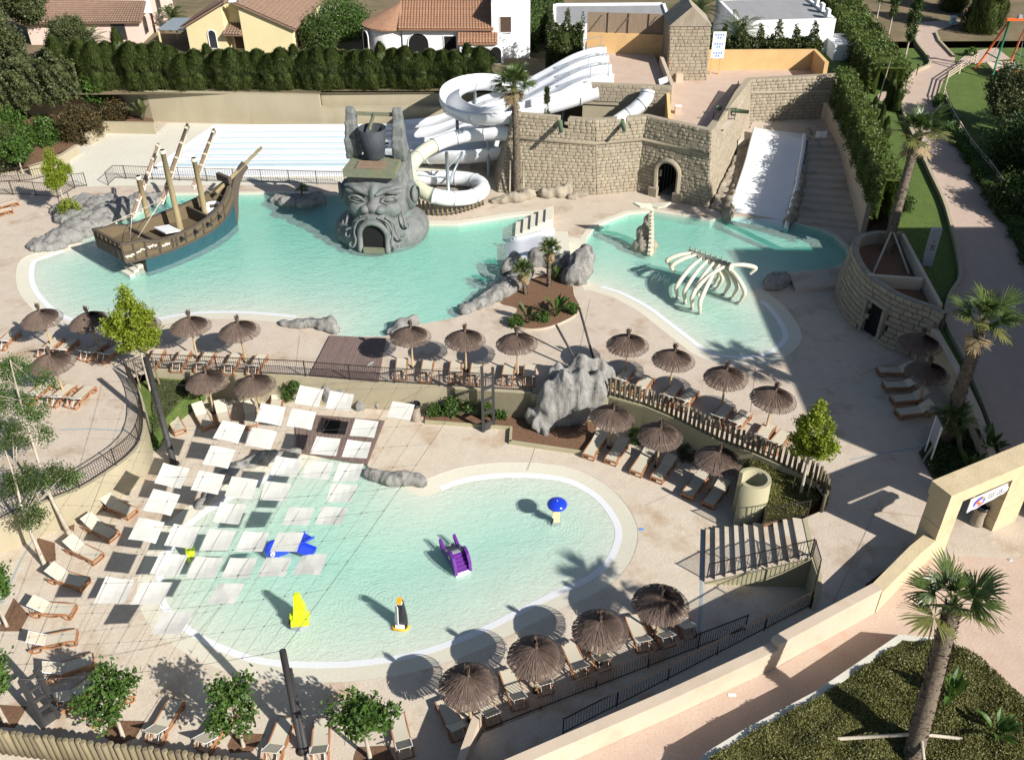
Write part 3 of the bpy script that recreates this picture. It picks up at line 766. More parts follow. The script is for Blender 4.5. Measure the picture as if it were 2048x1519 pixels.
# stone facing
_unit_blocks = []
def unit_block(m):
 for mm, o in _unit_blocks:
  if mm == m: return o
 mb = MB(); c = .06
 vs = []
 for z, q in ((-.5, 0), (.35, 0), (.5, c)):
  for a, b in ((-1, -1), (1, -1), (1, 1), (-1, 1)): vs.append((a * (.5 - q), b * (.5 - q), z))
 fs = []
 for i in (0, 4):
  for k in range(4): fs.append((i + k, i + (k + 1) % 4, i + 4 + (k + 1) % 4, i + 4 + k))
 fs.append((8, 9, 10, 11))
 mb.add(vs, fs)
 me = bpy.data.meshes.new('stone'); me.from_pydata(mb.v, [], mb.f); me.materials.append(m)
 _unit_blocks.append((m, me)); return me
def stone_face(bl, br, tr, tl, ch=.27, bw=.5, skip=None, depth=.12, seed=1, jitter=.35):
 rr = random.Random(seed); bl, br, tr, tl = map(Vector, (bl, br, tr, tl))
 H = ((tl - bl).length + (tr - br).length) / 2; nc = max(1, round(H / ch)); out = []
 for c in range(nc):
  v0, v1 = c / nc, (c + 1) / nc
  a, b = bl.lerp(tl, (v0 + v1) / 2), br.lerp(tr, (v0 + v1) / 2)
  L = (b - a).length; ex = (b - a).normalized()
  ey = ((tl - bl) * .5 + (tr - br) * .5); ey = (ey - ex * ey.dot(ex)).normalized(); ez = ex.cross(ey)
  x = -rr.random() * bw
  hh = H / nc
  while x < L:
   w = bw * (1 + (rr.random() - .5) * 2 * jitter)
   x0, x1 = max(0, x), min(L, x + w); x += w
   if x1 - x0 < .08: continue
   p = a + ex * ((x0 + x1) / 2)
   if skip and skip(p): continue
   pr = rr.random() * .035
   tw = (rr.random() - .5) * .02
   sx, sy, sz = (x1 - x0) - .022, hh - .022, depth
   m = Matrix(((ex.x, ey.x, ez.x, p.x), (ex.y, ey.y, ez.y, p.y), (ex.z, ey.z, ez.z, p.z), (0, 0, 0, 1)))
   m = m @ Matrix.Translation((0, 0, depth * .5 - .09 + pr)) @ Matrix.Rotation(tw, 4, 'Z') @ Matrix.Diagonal((sx, sy, sz, 1))
   out.append(m)
 return out
def lay_blocks(mats, parent, m, limit=300, name='stone'):
 me = unit_block(m); co = CAMPOS
 mats = sorted(mats, key=lambda q: (q.translation - co).length / (abs(q.col[0].length * q.col[1].length) ** .5 + .01))
 off = Matrix.Translation(-ORG[parent.name])
 for q in mats[:limit]:
  o = link_mesh(name, me, parent); o.matrix_local = off @ q
 rest = mats[limit:]
 if rest:
  base = np.array([v.co for v in me.vertices]); fs = np.array([p.vertices[:] for p in me.polygons])
  V = []; F = []
  for i, q in enumerate(rest):
   A = np.array(q); V.append(base @ A[:3, :3].T + A[:3, 3]); F.append(fs + i * len(base))
  mesh_np('stonework', np.concatenate(V), np.concatenate(F), m, parent, kind='stuff')
CAMPOS = Vector((0, 0, CH))
def face_core(mb, bl, br, tr, tl): mb.add([bl, br, tr, tl], [(0, 1, 2, 3)])
# back retaining wall and cream floor
o = thing('retaining_wall', 'long tall beige retaining wall under the cypress hedge behind the white lanes', 'wall', (back_line[2][0], back_line[2][1], 0))
wall_mb([back_line[0], back_line[1], back_line[2], P2(645, 252, 0)], .5, -.1, 2.9, side=1).build('tall_section', M['beigewall'], o)
a0 = P2(645, 252, 0); a1 = (8.0, a0[1] - .2)
wall_mb([a0, a1], .6, -.1, 1.75, side=1).build('stepped_section', M['beigewall'], o)
wall_mb([(a0[0], a0[1] + 1.0), (a1[0], a1[1] + 1.0)], .4, -.1, 2.85, side=1).build('rear_section', M['beigewall'], o)
sheet('cream_floor', W2([(60,345),(120,310),(165,288),(212,262),(318,262),(335,246),(700,254),(940,262),(940,360),(700,369),(225,372),(170,374),(100,352)]), [], .01, M['creamfloor'])
o = thing('planter_wall', 'low beige planter wall with a corner at the left end of the back wall', 'wall', (*P2(215, 262), 0))
wall_mb(W2([(315,266),(212,264),(175,290)]), .35, 0, 1.05, side=1).build('wall_body', M['beigewall'], o)
o = thing('planter_wall', 'lower detached piece of beige wall left of the planter corner', 'wall', (*P2(150, 300), 0))
wall_mb(W2([(155,306),(118,330),(60,350)]), .35, 0, .8, side=1).build('wall_body', M['beigewall'], o)
sheet('planter_soil', [back_line[2], P2(315, 262), P2(212, 260), P2(170, 286), P2(150, 298), P2(60, 340), P2(-200, 380), P2(-400, 230), back_line[0], back_line[1]], [], .3, M['soil'])
y0r, y1r = 75.2, 85.0
o = thing('slide_runout', 'flat white multi lane run-out with faint blue lane lines behind the ship', 'slide', (-18, 80, 0))
mb = MB(); poly = [(-30.3, y0r), (-11.2, y0r), (-9, y1r), (-27.8, y1r)]
mb.prism(poly, 0, .22).build('slab', M['white'], o)
M['lane'] = mat('lane_blue', (.36, .52, .56), (.50, .60, .63), scale=1.5, rough=.4, stretch=(.3, 3, 1))
for k in range(6):
 y = y0r + 1.6 + k * 1.38
 xl = -30.3 + 2.5 * (y - y0r) / (y1r - y0r)
 MB().box(((xl - 9.5) / 2 + .3, y, .27), (-9.5 - xl - .6, .10, .12)).build('lane_divider', M['white'], o)
 MB().box(((xl - 9.5) / 2 + .6, y - .30, .226), (-9.5 - xl - 2.2, .34, .012)).build('lane_line', M['lane'], o)
MB().box((-20.5, y0r + .35, .226), (17.5, .55, .012)).build('lane_line', M['lane'], o)
MB().prism([(-30.9, 73.6), (-11.2, 73.6), (-11.2, y0r - .3), (-30.6, y0r - .3)], 0, .10).build('front_apron', M['white'], o)
wall_mb([(-30.35, y0r), (-27.85, y1r)], .18, .2, .34, side=1).build('end_lip', M['white'], o)
wall_mb([(-27.85, y1r - .15), (-9, y1r - .15)], .15, .2, .40, side=-1).build('back_lip', M['white'], o)
# the fort
TZ = 5.15
A0, B0, C0, D0 = Vector((-1.1, 70.1, 0)), Vector((6.91, 69.6, 0)), Vector((10.2, 70.35, 0)), Vector((15.4, 66.8, 0))
FH = 5.95
A1, B1, C1, D1 = Vector((.35, 71.7, FH)), Vector((6.5, 70.1, FH)), Vector((10.65, 70.95, FH)), Vector((15.15, 67.75, FH))
E0, E1 = Vector((21.3, 79.5, 0)), Vector((20.7, 79.9, 6.2))
F0, F1 = Vector((28.4, 80.1, 0)), Vector((28.6, 81.1, 6.2))
Z0 = Vector((-1.6, 74.5, 0)); Z1 = Vector((.1, 75.5, FH))
fort = thing('stone_fort', 'mock stone fort with sloping block walls, arched doorway and roof terrace', 'fort', (7, 75, 0))
def lerpz(p0, p1, z): return p0.lerp(p1, z / p1.z)
def fort_wall(pairs, ztop, seed, core, blocks, skip=None, zb=0):
 for i, ((p0, p1), (q0, q1)) in enumerate(zip(pairs, pairs[1:])):
  bl, br = lerpz(p0, p1, zb), lerpz(q0, q1, zb); tl, tr = lerpz(p0, p1, ztop), lerpz(q0, q1, ztop)
  n = (br - bl).cross(tl - bl).normalized() * -.07
  core.add([bl + n, br + n, tr + n, tl + n], [(0, 1, 2, 3)])
  blocks += stone_face(bl, br, tr, tl, ch=.27, bw=.5, skip=skip, seed=seed + i)
core = MB(); blocks = []
doorc = C0.lerp(D0, .42); dd = (D0 - C0).normalized()
def in_door(p):
 if p.z > 3.3: return False
 s = (p - doorc).dot(dd)
 if abs(s) > 1.3 or abs((p - doorc).dot(Vector((dd.y, -dd.x, 0)))) > .9: return False
 return (abs(s) < .82 and p.z < 2.15) or (p.z >= 2.15 and math.hypot(s, p.z - 2.1) < .98)
GAP = [(A0.lerp(B0, .62), .4), (B0.lerp(C0, .56), .35)]
def parapet_gap(p):
 if in_door(p): return True
 if p.z > 5.25:
  for g, w in GAP:
   if abs(p.x - g.x) < w: return True
 return False
fort_wall([(Z0, Z1), (A0, A1), (B0, B1), (C0, C1)], FH - .01, 11, MB(), blocks, parapet_gap)
for (p0, p1), (q0, q1) in zip([(Z0, Z1), (A0, A1), (B0, B1)], [(A0, A1), (B0, B1), (C0, C1)]):
 for z0_, z1_ in ((0, 5.2),):
  bl, br, tl, tr = lerpz(p0, p1, z0_), lerpz(q0, q1, z0_), lerpz(p0, p1, z1_), lerpz(q0, q1, z1_)
  n = (br - bl).cross(tl - bl).normalized() * -.05; n = n * 3; core.add([bl + n, br + n, tr + n, tl + n], [(0, 1, 3), (1, 2, 3)])
fort_wall([(C0, C1), (D0, D1)], FH - .01, 31, MB(), blocks, parapet_gap)
def doorwall(s, z):
 b = C0 + dd * s; t = C1 + (D1 - C1).normalized() * (s * (D1 - C1).length / (D0 - C0).length)
 return b.lerp(t, z / FH) + Vector((.03, .05, 0))
LL = (D0 - C0).length; ds = LL * .42
for s0, s1, z0_, z1_ in ((0, ds - .78, 0, 5.2), (ds + .78, LL, 0, 5.2), (ds - .78, ds + .78, 2.95, 5.2)):
 core.add([doorwall(s0, z0_), doorwall(s1, z0_), doorwall(s1, z1_), doorwall(s0, z1_)], [(0, 1, 2, 3)])
fort_wall([(D0, D1), (E0, E1), (F0, F1)], 5.94, 41, MB(), blocks)
for (p0, p1), (q0, q1) in zip([(D0, D1), (E0, E1)], [(E0, E1), (F0, F1)]):
 bl, br, tl, tr = p0, q0, lerpz(p0, p1, 5.9), lerpz(q0, q1, 5.9)
 n = (br - bl).cross(tl - bl).normalized() * -.05; n = n * 3; core.add([bl + n, br + n, tr + n, tl + n], [(0, 1, 3), (1, 2, 3)])
core.build('wall_core', M['mortar'], fort)
lay_blocks(blocks, fort, M['stone'], 300)
def parapet(pairs, w, zt, zin, gaps=()):
 top = [lerpz(a, b, min(zt, b.z)) for a, b in pairs]
 pl = [(p.x, p.y) for p in top]; inner = offs(pl, -w)
 mb = MB()
 for i in range(len(pl) - 1):
  a, b = Vector(pl[i]), Vector(pl[i + 1]); c, d = Vector(inner[i]), Vector(inner[i + 1])
  ts = [0.0]; L = (b - a).length
  for g, gw in gaps:
   t = (Vector((g.x, g.y)) - a).dot((b - a) / L) / L
   if 0 < t < 1: ts += [t - gw / L, t + gw / L]
  ts = sorted(ts) + [1.0]
  for k in range(0, len(ts), 2):
   t0, t1 = ts[k], ts[k + 1]
   q = [tuple(a.lerp(b, t0)), tuple(a.lerp(b, t1)), tuple(c.lerp(d, t1)), tuple(c.lerp(d, t0))]
   mb.prism(q, zin, zt)
 return mb
parapet([(Z0, Z1), (A0, A1), (B0, B1), (C0, C1), (D0, D1), (E0, E1), (F0, F1)], .5, FH + .02, 4.9, GAP).build('parapet', M['stone'], fort)
def course(pairs, z, r=.13):
 pts = [lerpz(a, b, z) for a, b in pairs]
 return MB().tube(pts, r, 8)
course([(Z0, Z1), (A0, A1), (B0, B1), (C0, C1), (D0, D1)], 4.15, .16).build('string_course', M['stone'], fort)
course([(lerpz(E0, E1, 1), E1), (F0, F1)], 4.6, .12).build('string_course', M['stone'], fort)
nn = Vector((dd.y, -dd.x, 0)); nn = nn if nn.y < 0 else -nn
mb = MB()
pts = []
for k in range(13):
 a = math.pi * k / 12; pts.append(doorc + dd * (math.cos(a) * .98) + Vector((0, 0, 2.1 + math.sin(a) * .98)) + nn * .0 + Vector((0, .12, 0)))
allp = [doorc + dd * .95 + Vector((0, .0, 0))] + pts + [doorc - dd * .95]
mb.tube(allp, .2, 6, sm=False); mb.build('door_arch', M['stone'], fort)
for s in (-1, 1): MB().box(doorc + dd * (s * 1.05) + nn * .12 + Vector((0, 0, .35)), (.7, .5, .75), rz=math.atan2(dd.y, dd.x)).build('door_plinth', M['stone'], fort)
back = -nn
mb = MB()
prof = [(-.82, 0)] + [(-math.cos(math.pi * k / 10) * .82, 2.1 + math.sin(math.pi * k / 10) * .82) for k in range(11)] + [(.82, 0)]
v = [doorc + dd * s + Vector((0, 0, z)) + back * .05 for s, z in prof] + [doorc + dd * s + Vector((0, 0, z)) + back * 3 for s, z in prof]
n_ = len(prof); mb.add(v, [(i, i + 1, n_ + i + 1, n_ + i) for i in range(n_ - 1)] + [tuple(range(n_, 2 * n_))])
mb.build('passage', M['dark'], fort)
mb = MB()
for s in (-.55, -.28, 0, .28, .55): mb.bar(doorc + dd * s + back * .6, doorc + dd * s + back * .6 + Vector((0, 0, 2.6)), .035)
mb.build('door_grille', M['iron'], fort)
def xy(*p): return [(q.x, q.y) if hasattr(q, 'x') else q for q in p]
terr = MB().prism([(10.9, 71.5), (15.1, 68.4), (20.4, 80.2), (28.2, 81.4), (28.0, 85.2), (18, 85.6), (14, 90.5), (13.3, 90.5), (13.2, 75.2), (12.6, 72.6)], 4.6, TZ)
terr.build('terrace_floor', M['pink'], fort)
PZ = 6.3
MB().prism([(5.9, 75.9), (13.1, 75.1), (13.2, 90.6), (7.2, 90.8)], 5.6, PZ).build('platform_floor', M['pink'], fort)
blocks = stone_face((5.95, 75.8, 5.6), (13.15, 74.7, 5.6), (13.1, 74.75, 7.0), (6.0, 75.85, 7.0), ch=.27, bw=.5, seed=91)
pf = thing('stone_parapet', 'straight stone block parapet in front of the slide start platform', 'wall', (9.5, 75.3, 5.6))
MB().prism([(5.97, 75.82), (13.1, 74.78), (13.15, 75.2), (6.0, 76.25)], 5.3, 7.02).build('wall_core', M['stone'], pf)
lay_blocks(blocks, pf, M['stone'], 100)
MB().prism([(6.0, 75.95), (13.1, 74.95), (13.15, 75.3), (6.0, 76.4)], 0, 5.35).build('lower_wall', M['beigewall'], fort)
MB().prism([(13.05, 75.3), (13.35, 75.3), (13.5, 83.2), (13.2, 83.2)], 5, 7.05).build('platform_side_wall', M['sandwall'], fort)
MB().prism([(10.6, 71.6), (12.75, 71.9), (12.75, 72.2), (10.6, 71.9)], 4.0, 5.3).build('inner_wall', M['orangewall'], fort)
v = [(12.7, 72.0, 5.1), (12.7, 75.0, 5.1), (12.7, 75.0, 6.6), (12.7, 72.0, 5.3)]
MB().prism([(12.55, 72.0), (12.8, 72.0), (12.95, 75.1), (12.7, 75.1)], 4.5, lambda x, y: 5.3 + (y - 72) * .45).build('stair_wall', M['orangewall'], fort)
ow = thing('ochre_wall', 'ochre wall behind the slide start platform, left of the tower', 'wall', (10, 88, PZ))
MB().prism([(7.0, 87.0), (14.4, 86.0), (14.5, 86.4), (7.1, 87.4)], PZ - .8, PZ + 1.75).build('wall_body', M['orangewall'], ow)
rs = thing('reed_screen', 'tall reed screen on a frame standing on the ochre wall', 'screen', (10, 88.3, PZ + 1.7))
MB().prism([(7.0, 87.15), (14.4, 86.2), (14.42, 86.26), (7.02, 87.21)], PZ + 1.75, PZ + 3.5).build('reed_panel', M['reed'], rs)
for i in range(5):
 t = i / 4; x = 7.05 + 7.3 * t; y = 87.08 - .97 * t
 MB().bar((x, y, PZ + 1.7), (x, y, PZ + 3.55), .07).build('screen_post', M['reed'], rs)
for i in (0, 1, 2):
 t = i / 3; x = 7.2 + 7.3 * t; y = 87.0 - .97 * t; MB().bar((x, y, PZ + 1.8), (x + 1.2, y - .16, PZ + 3.4), .05).build('brace', M['reed'], rs)
ow = thing('ochre_wall', 'ochre wall with a returning corner along the back of the terrace, right of the tower', 'wall', (23, 85, TZ))
mb = MB().prism([(17.6, 85.2), (27.7, 85.2), (27.7, 85.55), (17.6, 85.55)], TZ - .6, TZ + 1.75); mb.build('back_wall', M['orangewall'], ow)
MB().prism([(27.4, 81.6), (27.75, 81.6), (27.72, 85.18), (27.4, 85.18)], TZ - .6, TZ + 1.75).build('return_wall', M['orangewall'], ow)
tw_ = thing('stone_tower', 'square stone tower with a pointed gabled roof on the fort terrace', 'tower', (15.8, 84, TZ))
tb = [Vector((14.0, 82.3, TZ)), Vector((17.4, 82.3, TZ)), Vector((17.5, 86.2, TZ)), Vector((13.9, 86.2, TZ))]
EV = 9.75
tt = [Vector((13.75, 82.5, EV)), Vector((17.25, 82.5, EV)), Vector((17.4, 86.2, EV)), Vector((13.8, 86.2, EV))]
mb = MB(); blocks = []
for i in range(4):
 a, b, c, d = tb[i], tb[(i + 1) % 4], tt[(i + 1) % 4], tt[i]
 n = (b - a).cross(d - a).normalized() * -.07
 mb.add([a + n, b + n, c + n, d + n], [(0, 1, 2, 3)])
 if i in (0, 1, 3): blocks += stone_face(a, b, c, d, ch=.28, bw=.48, seed=60 + i)
mb.build('tower_core', M['mortar'], tw_)
lay_blocks(blocks, tw_, M['stone'], 220)
ap = Vector((15.6, 83.9, 11.5)); ap2 = Vector((15.6, 85.2, 11.5))
ev = [p + Vector((s * .12, u * .12, 0)) for p, s, u in zip(tt, (-1, 1, 1, -1), (-1, -1, 1, 1))]
f1, f2 = Vector((15.5, 82.45, 11.35)), Vector((15.6, 86.3, 11.35))
MB().add([ev[0], ev[1], f1], [(0, 1, 2)]).build('gable', M['rocktan'], tw_); MB().add([ev[3], ev[2], f2], [(1, 0, 2)]).build('gable', M['rocktan'], tw_)
mb = MB().add([ev[1], ev[2], f2, f1], [(0, 1, 2, 3)]); mb.add([ev[3], ev[0], f1, f2], [(0, 1, 2, 3)]); mb.build('roof', M['rocktan'], tw_)
for i, (g, w) in enumerate(GAP):
 o = thing('cannon', ['green toy cannon poking through the left gap of the fort parapet', 'green toy cannon poking through the right gap of the fort parapet'][i], 'cannon', (g.x, g.y, 5.2), group='cannons on the fort')
 y = g.y
 MB().tube([(g.x, y + 1.0, 5.6), (g.x, y - .2, 5.5), (g.x, y - .9, 5.4)], [.2, .17, .13], 10).build('barrel', M['green'] if False else mat('verdigris_%d' % i, (.10, .15, .085), (.07, .11, .06), scale=5, rough=.6), o)
 MB().lathe([(.0, -.03), (.19, -.03), (.19, .06), (.11, .06), (.11, -.02)], (g.x, y - .9, 5.36), 10).build('muzzle_ring', M['bonedark'], o)
g = D1.lerp(E1, .44)
o = thing('cannon', 'green toy cannon poking sideways out of the right fort wall above the rocks', 'cannon', (g.x, g.y, 5.4), group='cannons on the fort')
MB().tube([g + Vector((-1, .3, -.3)), g + Vector((.3, -.05, -.4)), g + Vector((1.5, -.3, -.45))], [.2, .18, .14], 10).build('barrel', bpy.data.materials['verdigris_0'], o)
def railing(name, label, pts, h=1.05, pitch=.14, post_every=2.0, post=.05, bar=.018, low=.12, cat='railing', m='iron', mesh_bar=None, group=None, toprails=1, lim=300):
 pts = [Vector(p) for p in pts]
 o = thing(name, label, cat, tuple(pts[0]), group)
 L = [0]
 for a, b in zip(pts, pts[1:]): L.append(L[-1] + (b - a).length)
 def at(s):
  for i in range(len(pts) - 1):
   if s <= L[i + 1] + 1e-6: return pts[i].lerp(pts[i + 1], (s - L[i]) / max(1e-6, L[i + 1] - L[i]))
  return pts[-1].copy()
 up = Vector((0, 0, 1))
 mb = MB()
 for a, b in zip(pts, pts[1:]): mb.bar(a + up * h, b + up * h, .045, .035)
 mb.build('top_rail', M[m], o)
 if toprails > 1:
  mb = MB()
  for a, b in zip(pts, pts[1:]): mb.bar(a + up * (h - .14), b + up * (h - .14), .03, .03)
  mb.build('upper_rail', M[m], o)
 mb = MB()
 for a, b in zip(pts, pts[1:]): mb.bar(a + up * low, b + up * low, .035, .035)
 mb.build('bottom_rail', M[m], o)
 n = max(1, round(L[-1] / post_every)); pm = None
 org = ORG[o.name]
 for i in range(n + 1):
  p = at(L[-1] * i / n)
  if pm is None: pm = MB().bar((0, 0, 0), (0, 0, h + .06), post).build('post', M[m], o, rel=False); q = pm
  else: q = mesh_copy(pm, o)
  q.location = p - org
 nb = int(L[-1] / pitch); bm_ = None
 for i in range(1, nb):
  p = at(L[-1] * i / nb)
  if i > lim: break
  if bm_ is None: bm_ = MB().bar((0, 0, low), (0, 0, h), bar).build('baluster', M[m], o, rel=False); q = bm_
  else: q = mesh_copy(bm_, o)
  q.location = p - org
 return o
railing('railing', 'dark slatted railing panel standing diagonally on the fort terrace', [(16.0, 69.8, TZ), (19.3, 78.3, TZ)], h=1.15, pitch=.1, bar=.06)
railing('railing', 'short dark railing at the foot of the terrace stair opening', [(16.1, 71.9, TZ), (17.9, 72.3, TZ)], h=.95)
MB().prism([(16.1, 70.2), (17.0, 70.2), (20.1, 78.2), (19.5, 78.2)], TZ, TZ + .02).build('stair_mat', M['plaza'], fort)
o = thing('bench_block', 'small stone block at the foot of the tower', 'block', (14.9, 81.9, TZ))
MB().box((14.9, 81.95, TZ + .35), (.6, .5, .7)).build('block_body', M['sandwall'], o)
o = thing('box', 'small pale box on the terrace beside the stone parapet', 'box', (13.6, 73.9, TZ))
mb = MB().box((13.6, 73.9, TZ + .3), (.5, .4, .6)); mb.build('cabinet', M['sandwall'], o); MB().box((13.6, 73.9, TZ + .62), (.54, .44, .05)).build('lid', M['white'], o)
o = thing('rules_board', 'tall white board of blue pictograms on a post beside the tower', 'sign', (18.0, 83.9, TZ))
MB().box((18.45, 83.9, TZ + 2.6), (1.15, .06, 2.3)).build('panel', M['whitemetal'], o)
MB().box((18.05, 83.98, TZ + .8), (.12, .1, 1.6)).build('post', M['orangewall'], o)
MB().box((18.8, 83.98, TZ + .8), (.12, .1, 1.6)).build('post', M['orangewall'], o)
k = 0
for r_, row in enumerate((4, 2, 4, 2, 4, 2)):
 for c_ in range(row):
  x = 18.45 + (c_ - (row - 1) / 2) * .22; z = TZ + 3.5 - (r_ // 2) * .78 - (r_ % 2) * .26
  mb = MB().lathe([(.001, 0), (.075, 0)], (0, 0, 0), 10, cap=False)
  mb.v = [(x + a, 83.86, z + b) for a, b, c in mb.v]
  mb.box((x, 83.858, z - .105), (.15, .008, .03)); mb.build('pictogram', M['signblue'], o)
o = thing('sign', 'small tilted white notice at the right end of the slide platform', 'sign', (12.6, 76.3, PZ))
MB().box((12.6, 76.3, PZ + .75), (.75, .05, .5), ry=-.35).build('panel', M['whitemetal'], o); MB().box((12.6, 76.33, PZ + .3), (.06, .05, .6)).build('post', M['steel'], o)
# white slides on the left of the fort
o = thing('multi_lane_slide', 'wide white three lane slide dropping from the fort platform to the run-out', 'slide', (0, 81, 0))
zs_ = [(8.6, 7.0), (7.6, 6.95), (6.6, 6.75), (5.2, 6.2), (3.4, 5.2), (1.4, 4.15), (-.6, 3.3), (-2.4, 2.75), (-4.2, 1.95), (-6, 1.15), (-7.8, .65), (-10.5, .4)]
zs_ = [(v.x, v.y) for v in crom([(a, b, 0) for a, b in zs_], 3)]
def lane(y0, y1):
 w = y1 - y0; pr = [(0, .38), (.10, .40), (.2, .36), (.34, .08), (.6, 0), (w - .6, 0), (w - .34, .08), (w - .2, .36), (w - .1, .40), (w, .38)]
 vs = []; n = len(zs_); m = len(pr)
 for x, z in zs_:
  for a, b in pr: vs.append((x, y0 + a, z + b))
 return MB().add(vs, [(i * m + k, i * m + k + 1, (i + 1) * m + k + 1, (i + 1) * m + k) for i in range(n - 1) for k in range(m - 1)], True)
for k in range(3):
 lane(77.0 + k * 2.6, 77.0 + (k + 1) * 2.6 - .01).build('lane', M['white'], o)
for y in (77.0, 84.8):
 vs = []; n = len(zs_)
 for x, z in zs_: vs += [(x, y, z + .38), (x, y, z - .45)]
 MB().add(vs, [(2 * i, 2 * i + 2, 2 * i + 3, 2 * i + 1) for i in range(n - 1)]).build('side_skirt', M['white'], o)
for k in range(1, 3):
 y = 77.0 + k * 2.6
 mb = MB()
 for i in range(2, len(zs_) - 10, 1): mb.bar((zs_[i][0], y, zs_[i][1] + .62), (zs_[i + 1][0], y, zs_[i + 1][1] + .62), .035)
 mb.build('divider_rail', M['steel'], o)
 for i in range(3, len(zs_) - 10, 6): MB().box((zs_[i][0], y, zs_[i][1] + .5), (.3, .04, .25)).build('divider_plate', M['grey'], o)
for k in range(4):
 y = 77.0 + k * 2.6
 MB().bar((8.1, y, 7.2), (8.1, y, 8.3), .05).bar((8.1, y, 8.3), (6.6, y, 8.0), .05).bar((6.6, y, 8.0), (6.6, y, 7.1), .05).build('start_rail', M['steel'], o)
for x, y, z in ((4.5, 77.5, 5.3), (0, 78, 3.2), (4.5, 84, 5.3), (0, 84, 3.2)):
 MB().tube([(x, y, 0), (x, y, z - .3)], .12, 8).build('support', M['steel'], o)
def flume(o, px, r, open_=True, m='white', name='trough', seg=12, per=4, a=(-10, 190), world=False, thick=.05):
 pts = crom([Vector(q) if world else P(*q) for q in px], per)
 pr = []
 for k in range(seg + 1):
  t = R(a[0] + (a[1] - a[0]) * k / seg); pr.append((-math.cos(t) * r, -math.sin(t) * r))
 pr2 = [(x * (1 - thick / r), z * (1 - thick / r)) for x, z in pr][::-1]
 lip = [(pr[-1][0] + .0, pr[-1][1] + .02)]
 mb = MB().sweep(pts, pr + pr2, sm=True, closedprof=True)
 mb.build(name, M[m], o)
 return pts
def rings(o, pts, r, step, m='grey', name='flange', up=0, full=True, start=0):
 for i in range(start, len(pts) - 1, step):
  d = (pts[i + 1] - pts[max(0, i - 1)]).normalized(); s = d.cross(Vector((0, 0, 1))).normalized(); u = s.cross(d)
  n = 20 if full else 12; rng = range(n) if full else range(n + 1)
  pp = [pts[i] + s * (math.cos(t) * r) + u * (math.sin(t) * r) for t in ([2 * math.pi * k / n for k in rng] if full else [math.pi + math.pi * k / n for k in rng])]
  MB().tube(pp, .035, 5, closed=full).build(name, M[m], o)
o = thing('open_flume', 'big white open flume making a U-turn left of the palm, high on steel posts', 'slide', tuple(P(930, 226, 0)))
A_px = [(7.8, 75.2 + 1.4, 7.0), ]
fl = [P(1190, 176, 7.0), P(1140, 193, 6.5), P(1085, 209, 6.05), P(1030, 222, 5.65), P(975, 228, 5.35), P(930, 222, 5.1), P(902, 204, 4.95), P(903, 181, 4.8), P(930, 165, 4.65), P(970, 160, 4.45), P(1010, 168, 4.2), P(1040, 185, 3.8)]
flp = flume(o, fl, .92, world=True, a=(-22, 200), seg=14)
rings(o, flp, .97, 5, 'white', 'flange', full=False, start=3)
for q in (22, 34, 16, 40):
 if q < len(flp): p = flp[q]; MB().tube([(p.x, p.y, 0), (p.x, p.y, p.z - .9)], .14, 10).build('support_post', M['steel'], o)
o = thing('lower_flume', 'lower white open flume coming out from under the lanes towards the run-out', 'slide', tuple(P(930, 310, 0)))
fl = [P(1040, 276, 2.6), P(1000, 290, 2.3), P(950, 298, 2.0), P(900, 300, 1.75), P(850, 300, 1.45), P(800, 297, 1.1), P(760, 296, .75)]
fp = flume(o, fl, 1.15, world=True, a=(-18, 196), seg=14); rings(o, fp, 1.2, 6, 'white', 'flange', full=False, start=3)
o = thing('tube_slide', 'white and pale green closed tube slide spiralling down beside the stone head', 'slide', tuple(P(900, 385, 0)))
tp = [P(1296, 180, 6.9), P(1291, 197, 6.3), P(1275, 214, 5.7), P(1250, 233, 5.0), P(1200, 262, 4.3), P(1130, 272, 4.1), P(1060, 270, 4.0), P(1005, 267, 3.9), P(950, 269, 3.6), P(905, 277, 3.35), P(868, 291, 3.1), P(838, 311, 2.85), P(820, 336, 2.6), P(824, 362, 2.3), P(845, 382, 2.0), P(873, 393, 1.75), P(905, 397, 1.45), P(940, 394, 1.2), P(963, 383, 1.05), P(962, 368, .95), P(940, 359, .85), P(905, 356, .78), P(865, 356, .72), P(835, 357, .68)]
tpp = crom(tp, 5)
i0, i1 = 50, 74
MB().tube(tpp[:i0 + 1], .58, 16).build('upper_tube', M['white'], o)
MB().tube(tpp[i0:i1 + 1], .58, 16).build('green_tube', M['cream_tube'], o)
MB().tube(tpp[i1:], .58, 16).build('lower_tube', M['white'], o)
rings(o, tpp, .60, 6, 'grey', 'flange', start=2)
pc = P(897, 388, 0)
MB().tube([pc, pc + Vector((0, 0, 3.6))], .14, 10).build('centre_post', M['steel'], o)
MB().tube([pc + Vector((0, 0, .9)), P(925, 305, 2.9)], .09, 8).build('strut', M['steel'], o)
MB().tube([pc + Vector((0, 0, 2.2)), P(925, 303, 2.9)], .07, 8).build('strut', M['steel'], o)
MB().tube([pc + Vector((0, 0, 1.4)), P(832, 350, 2.0)], .08, 8).build('strut', M['steel'], o)
sheet('gravel_bed', [(v.x, v.y) for v in (P(845,395), P(900,405), P(950,400), P(975,385), P(940,365), P(880,360), P(845,370))], [], .012, mat('gravel', (.30, .27, .23), (.20, .18, .15), scale=20, rough=.95, bump=.8, bscale=30))
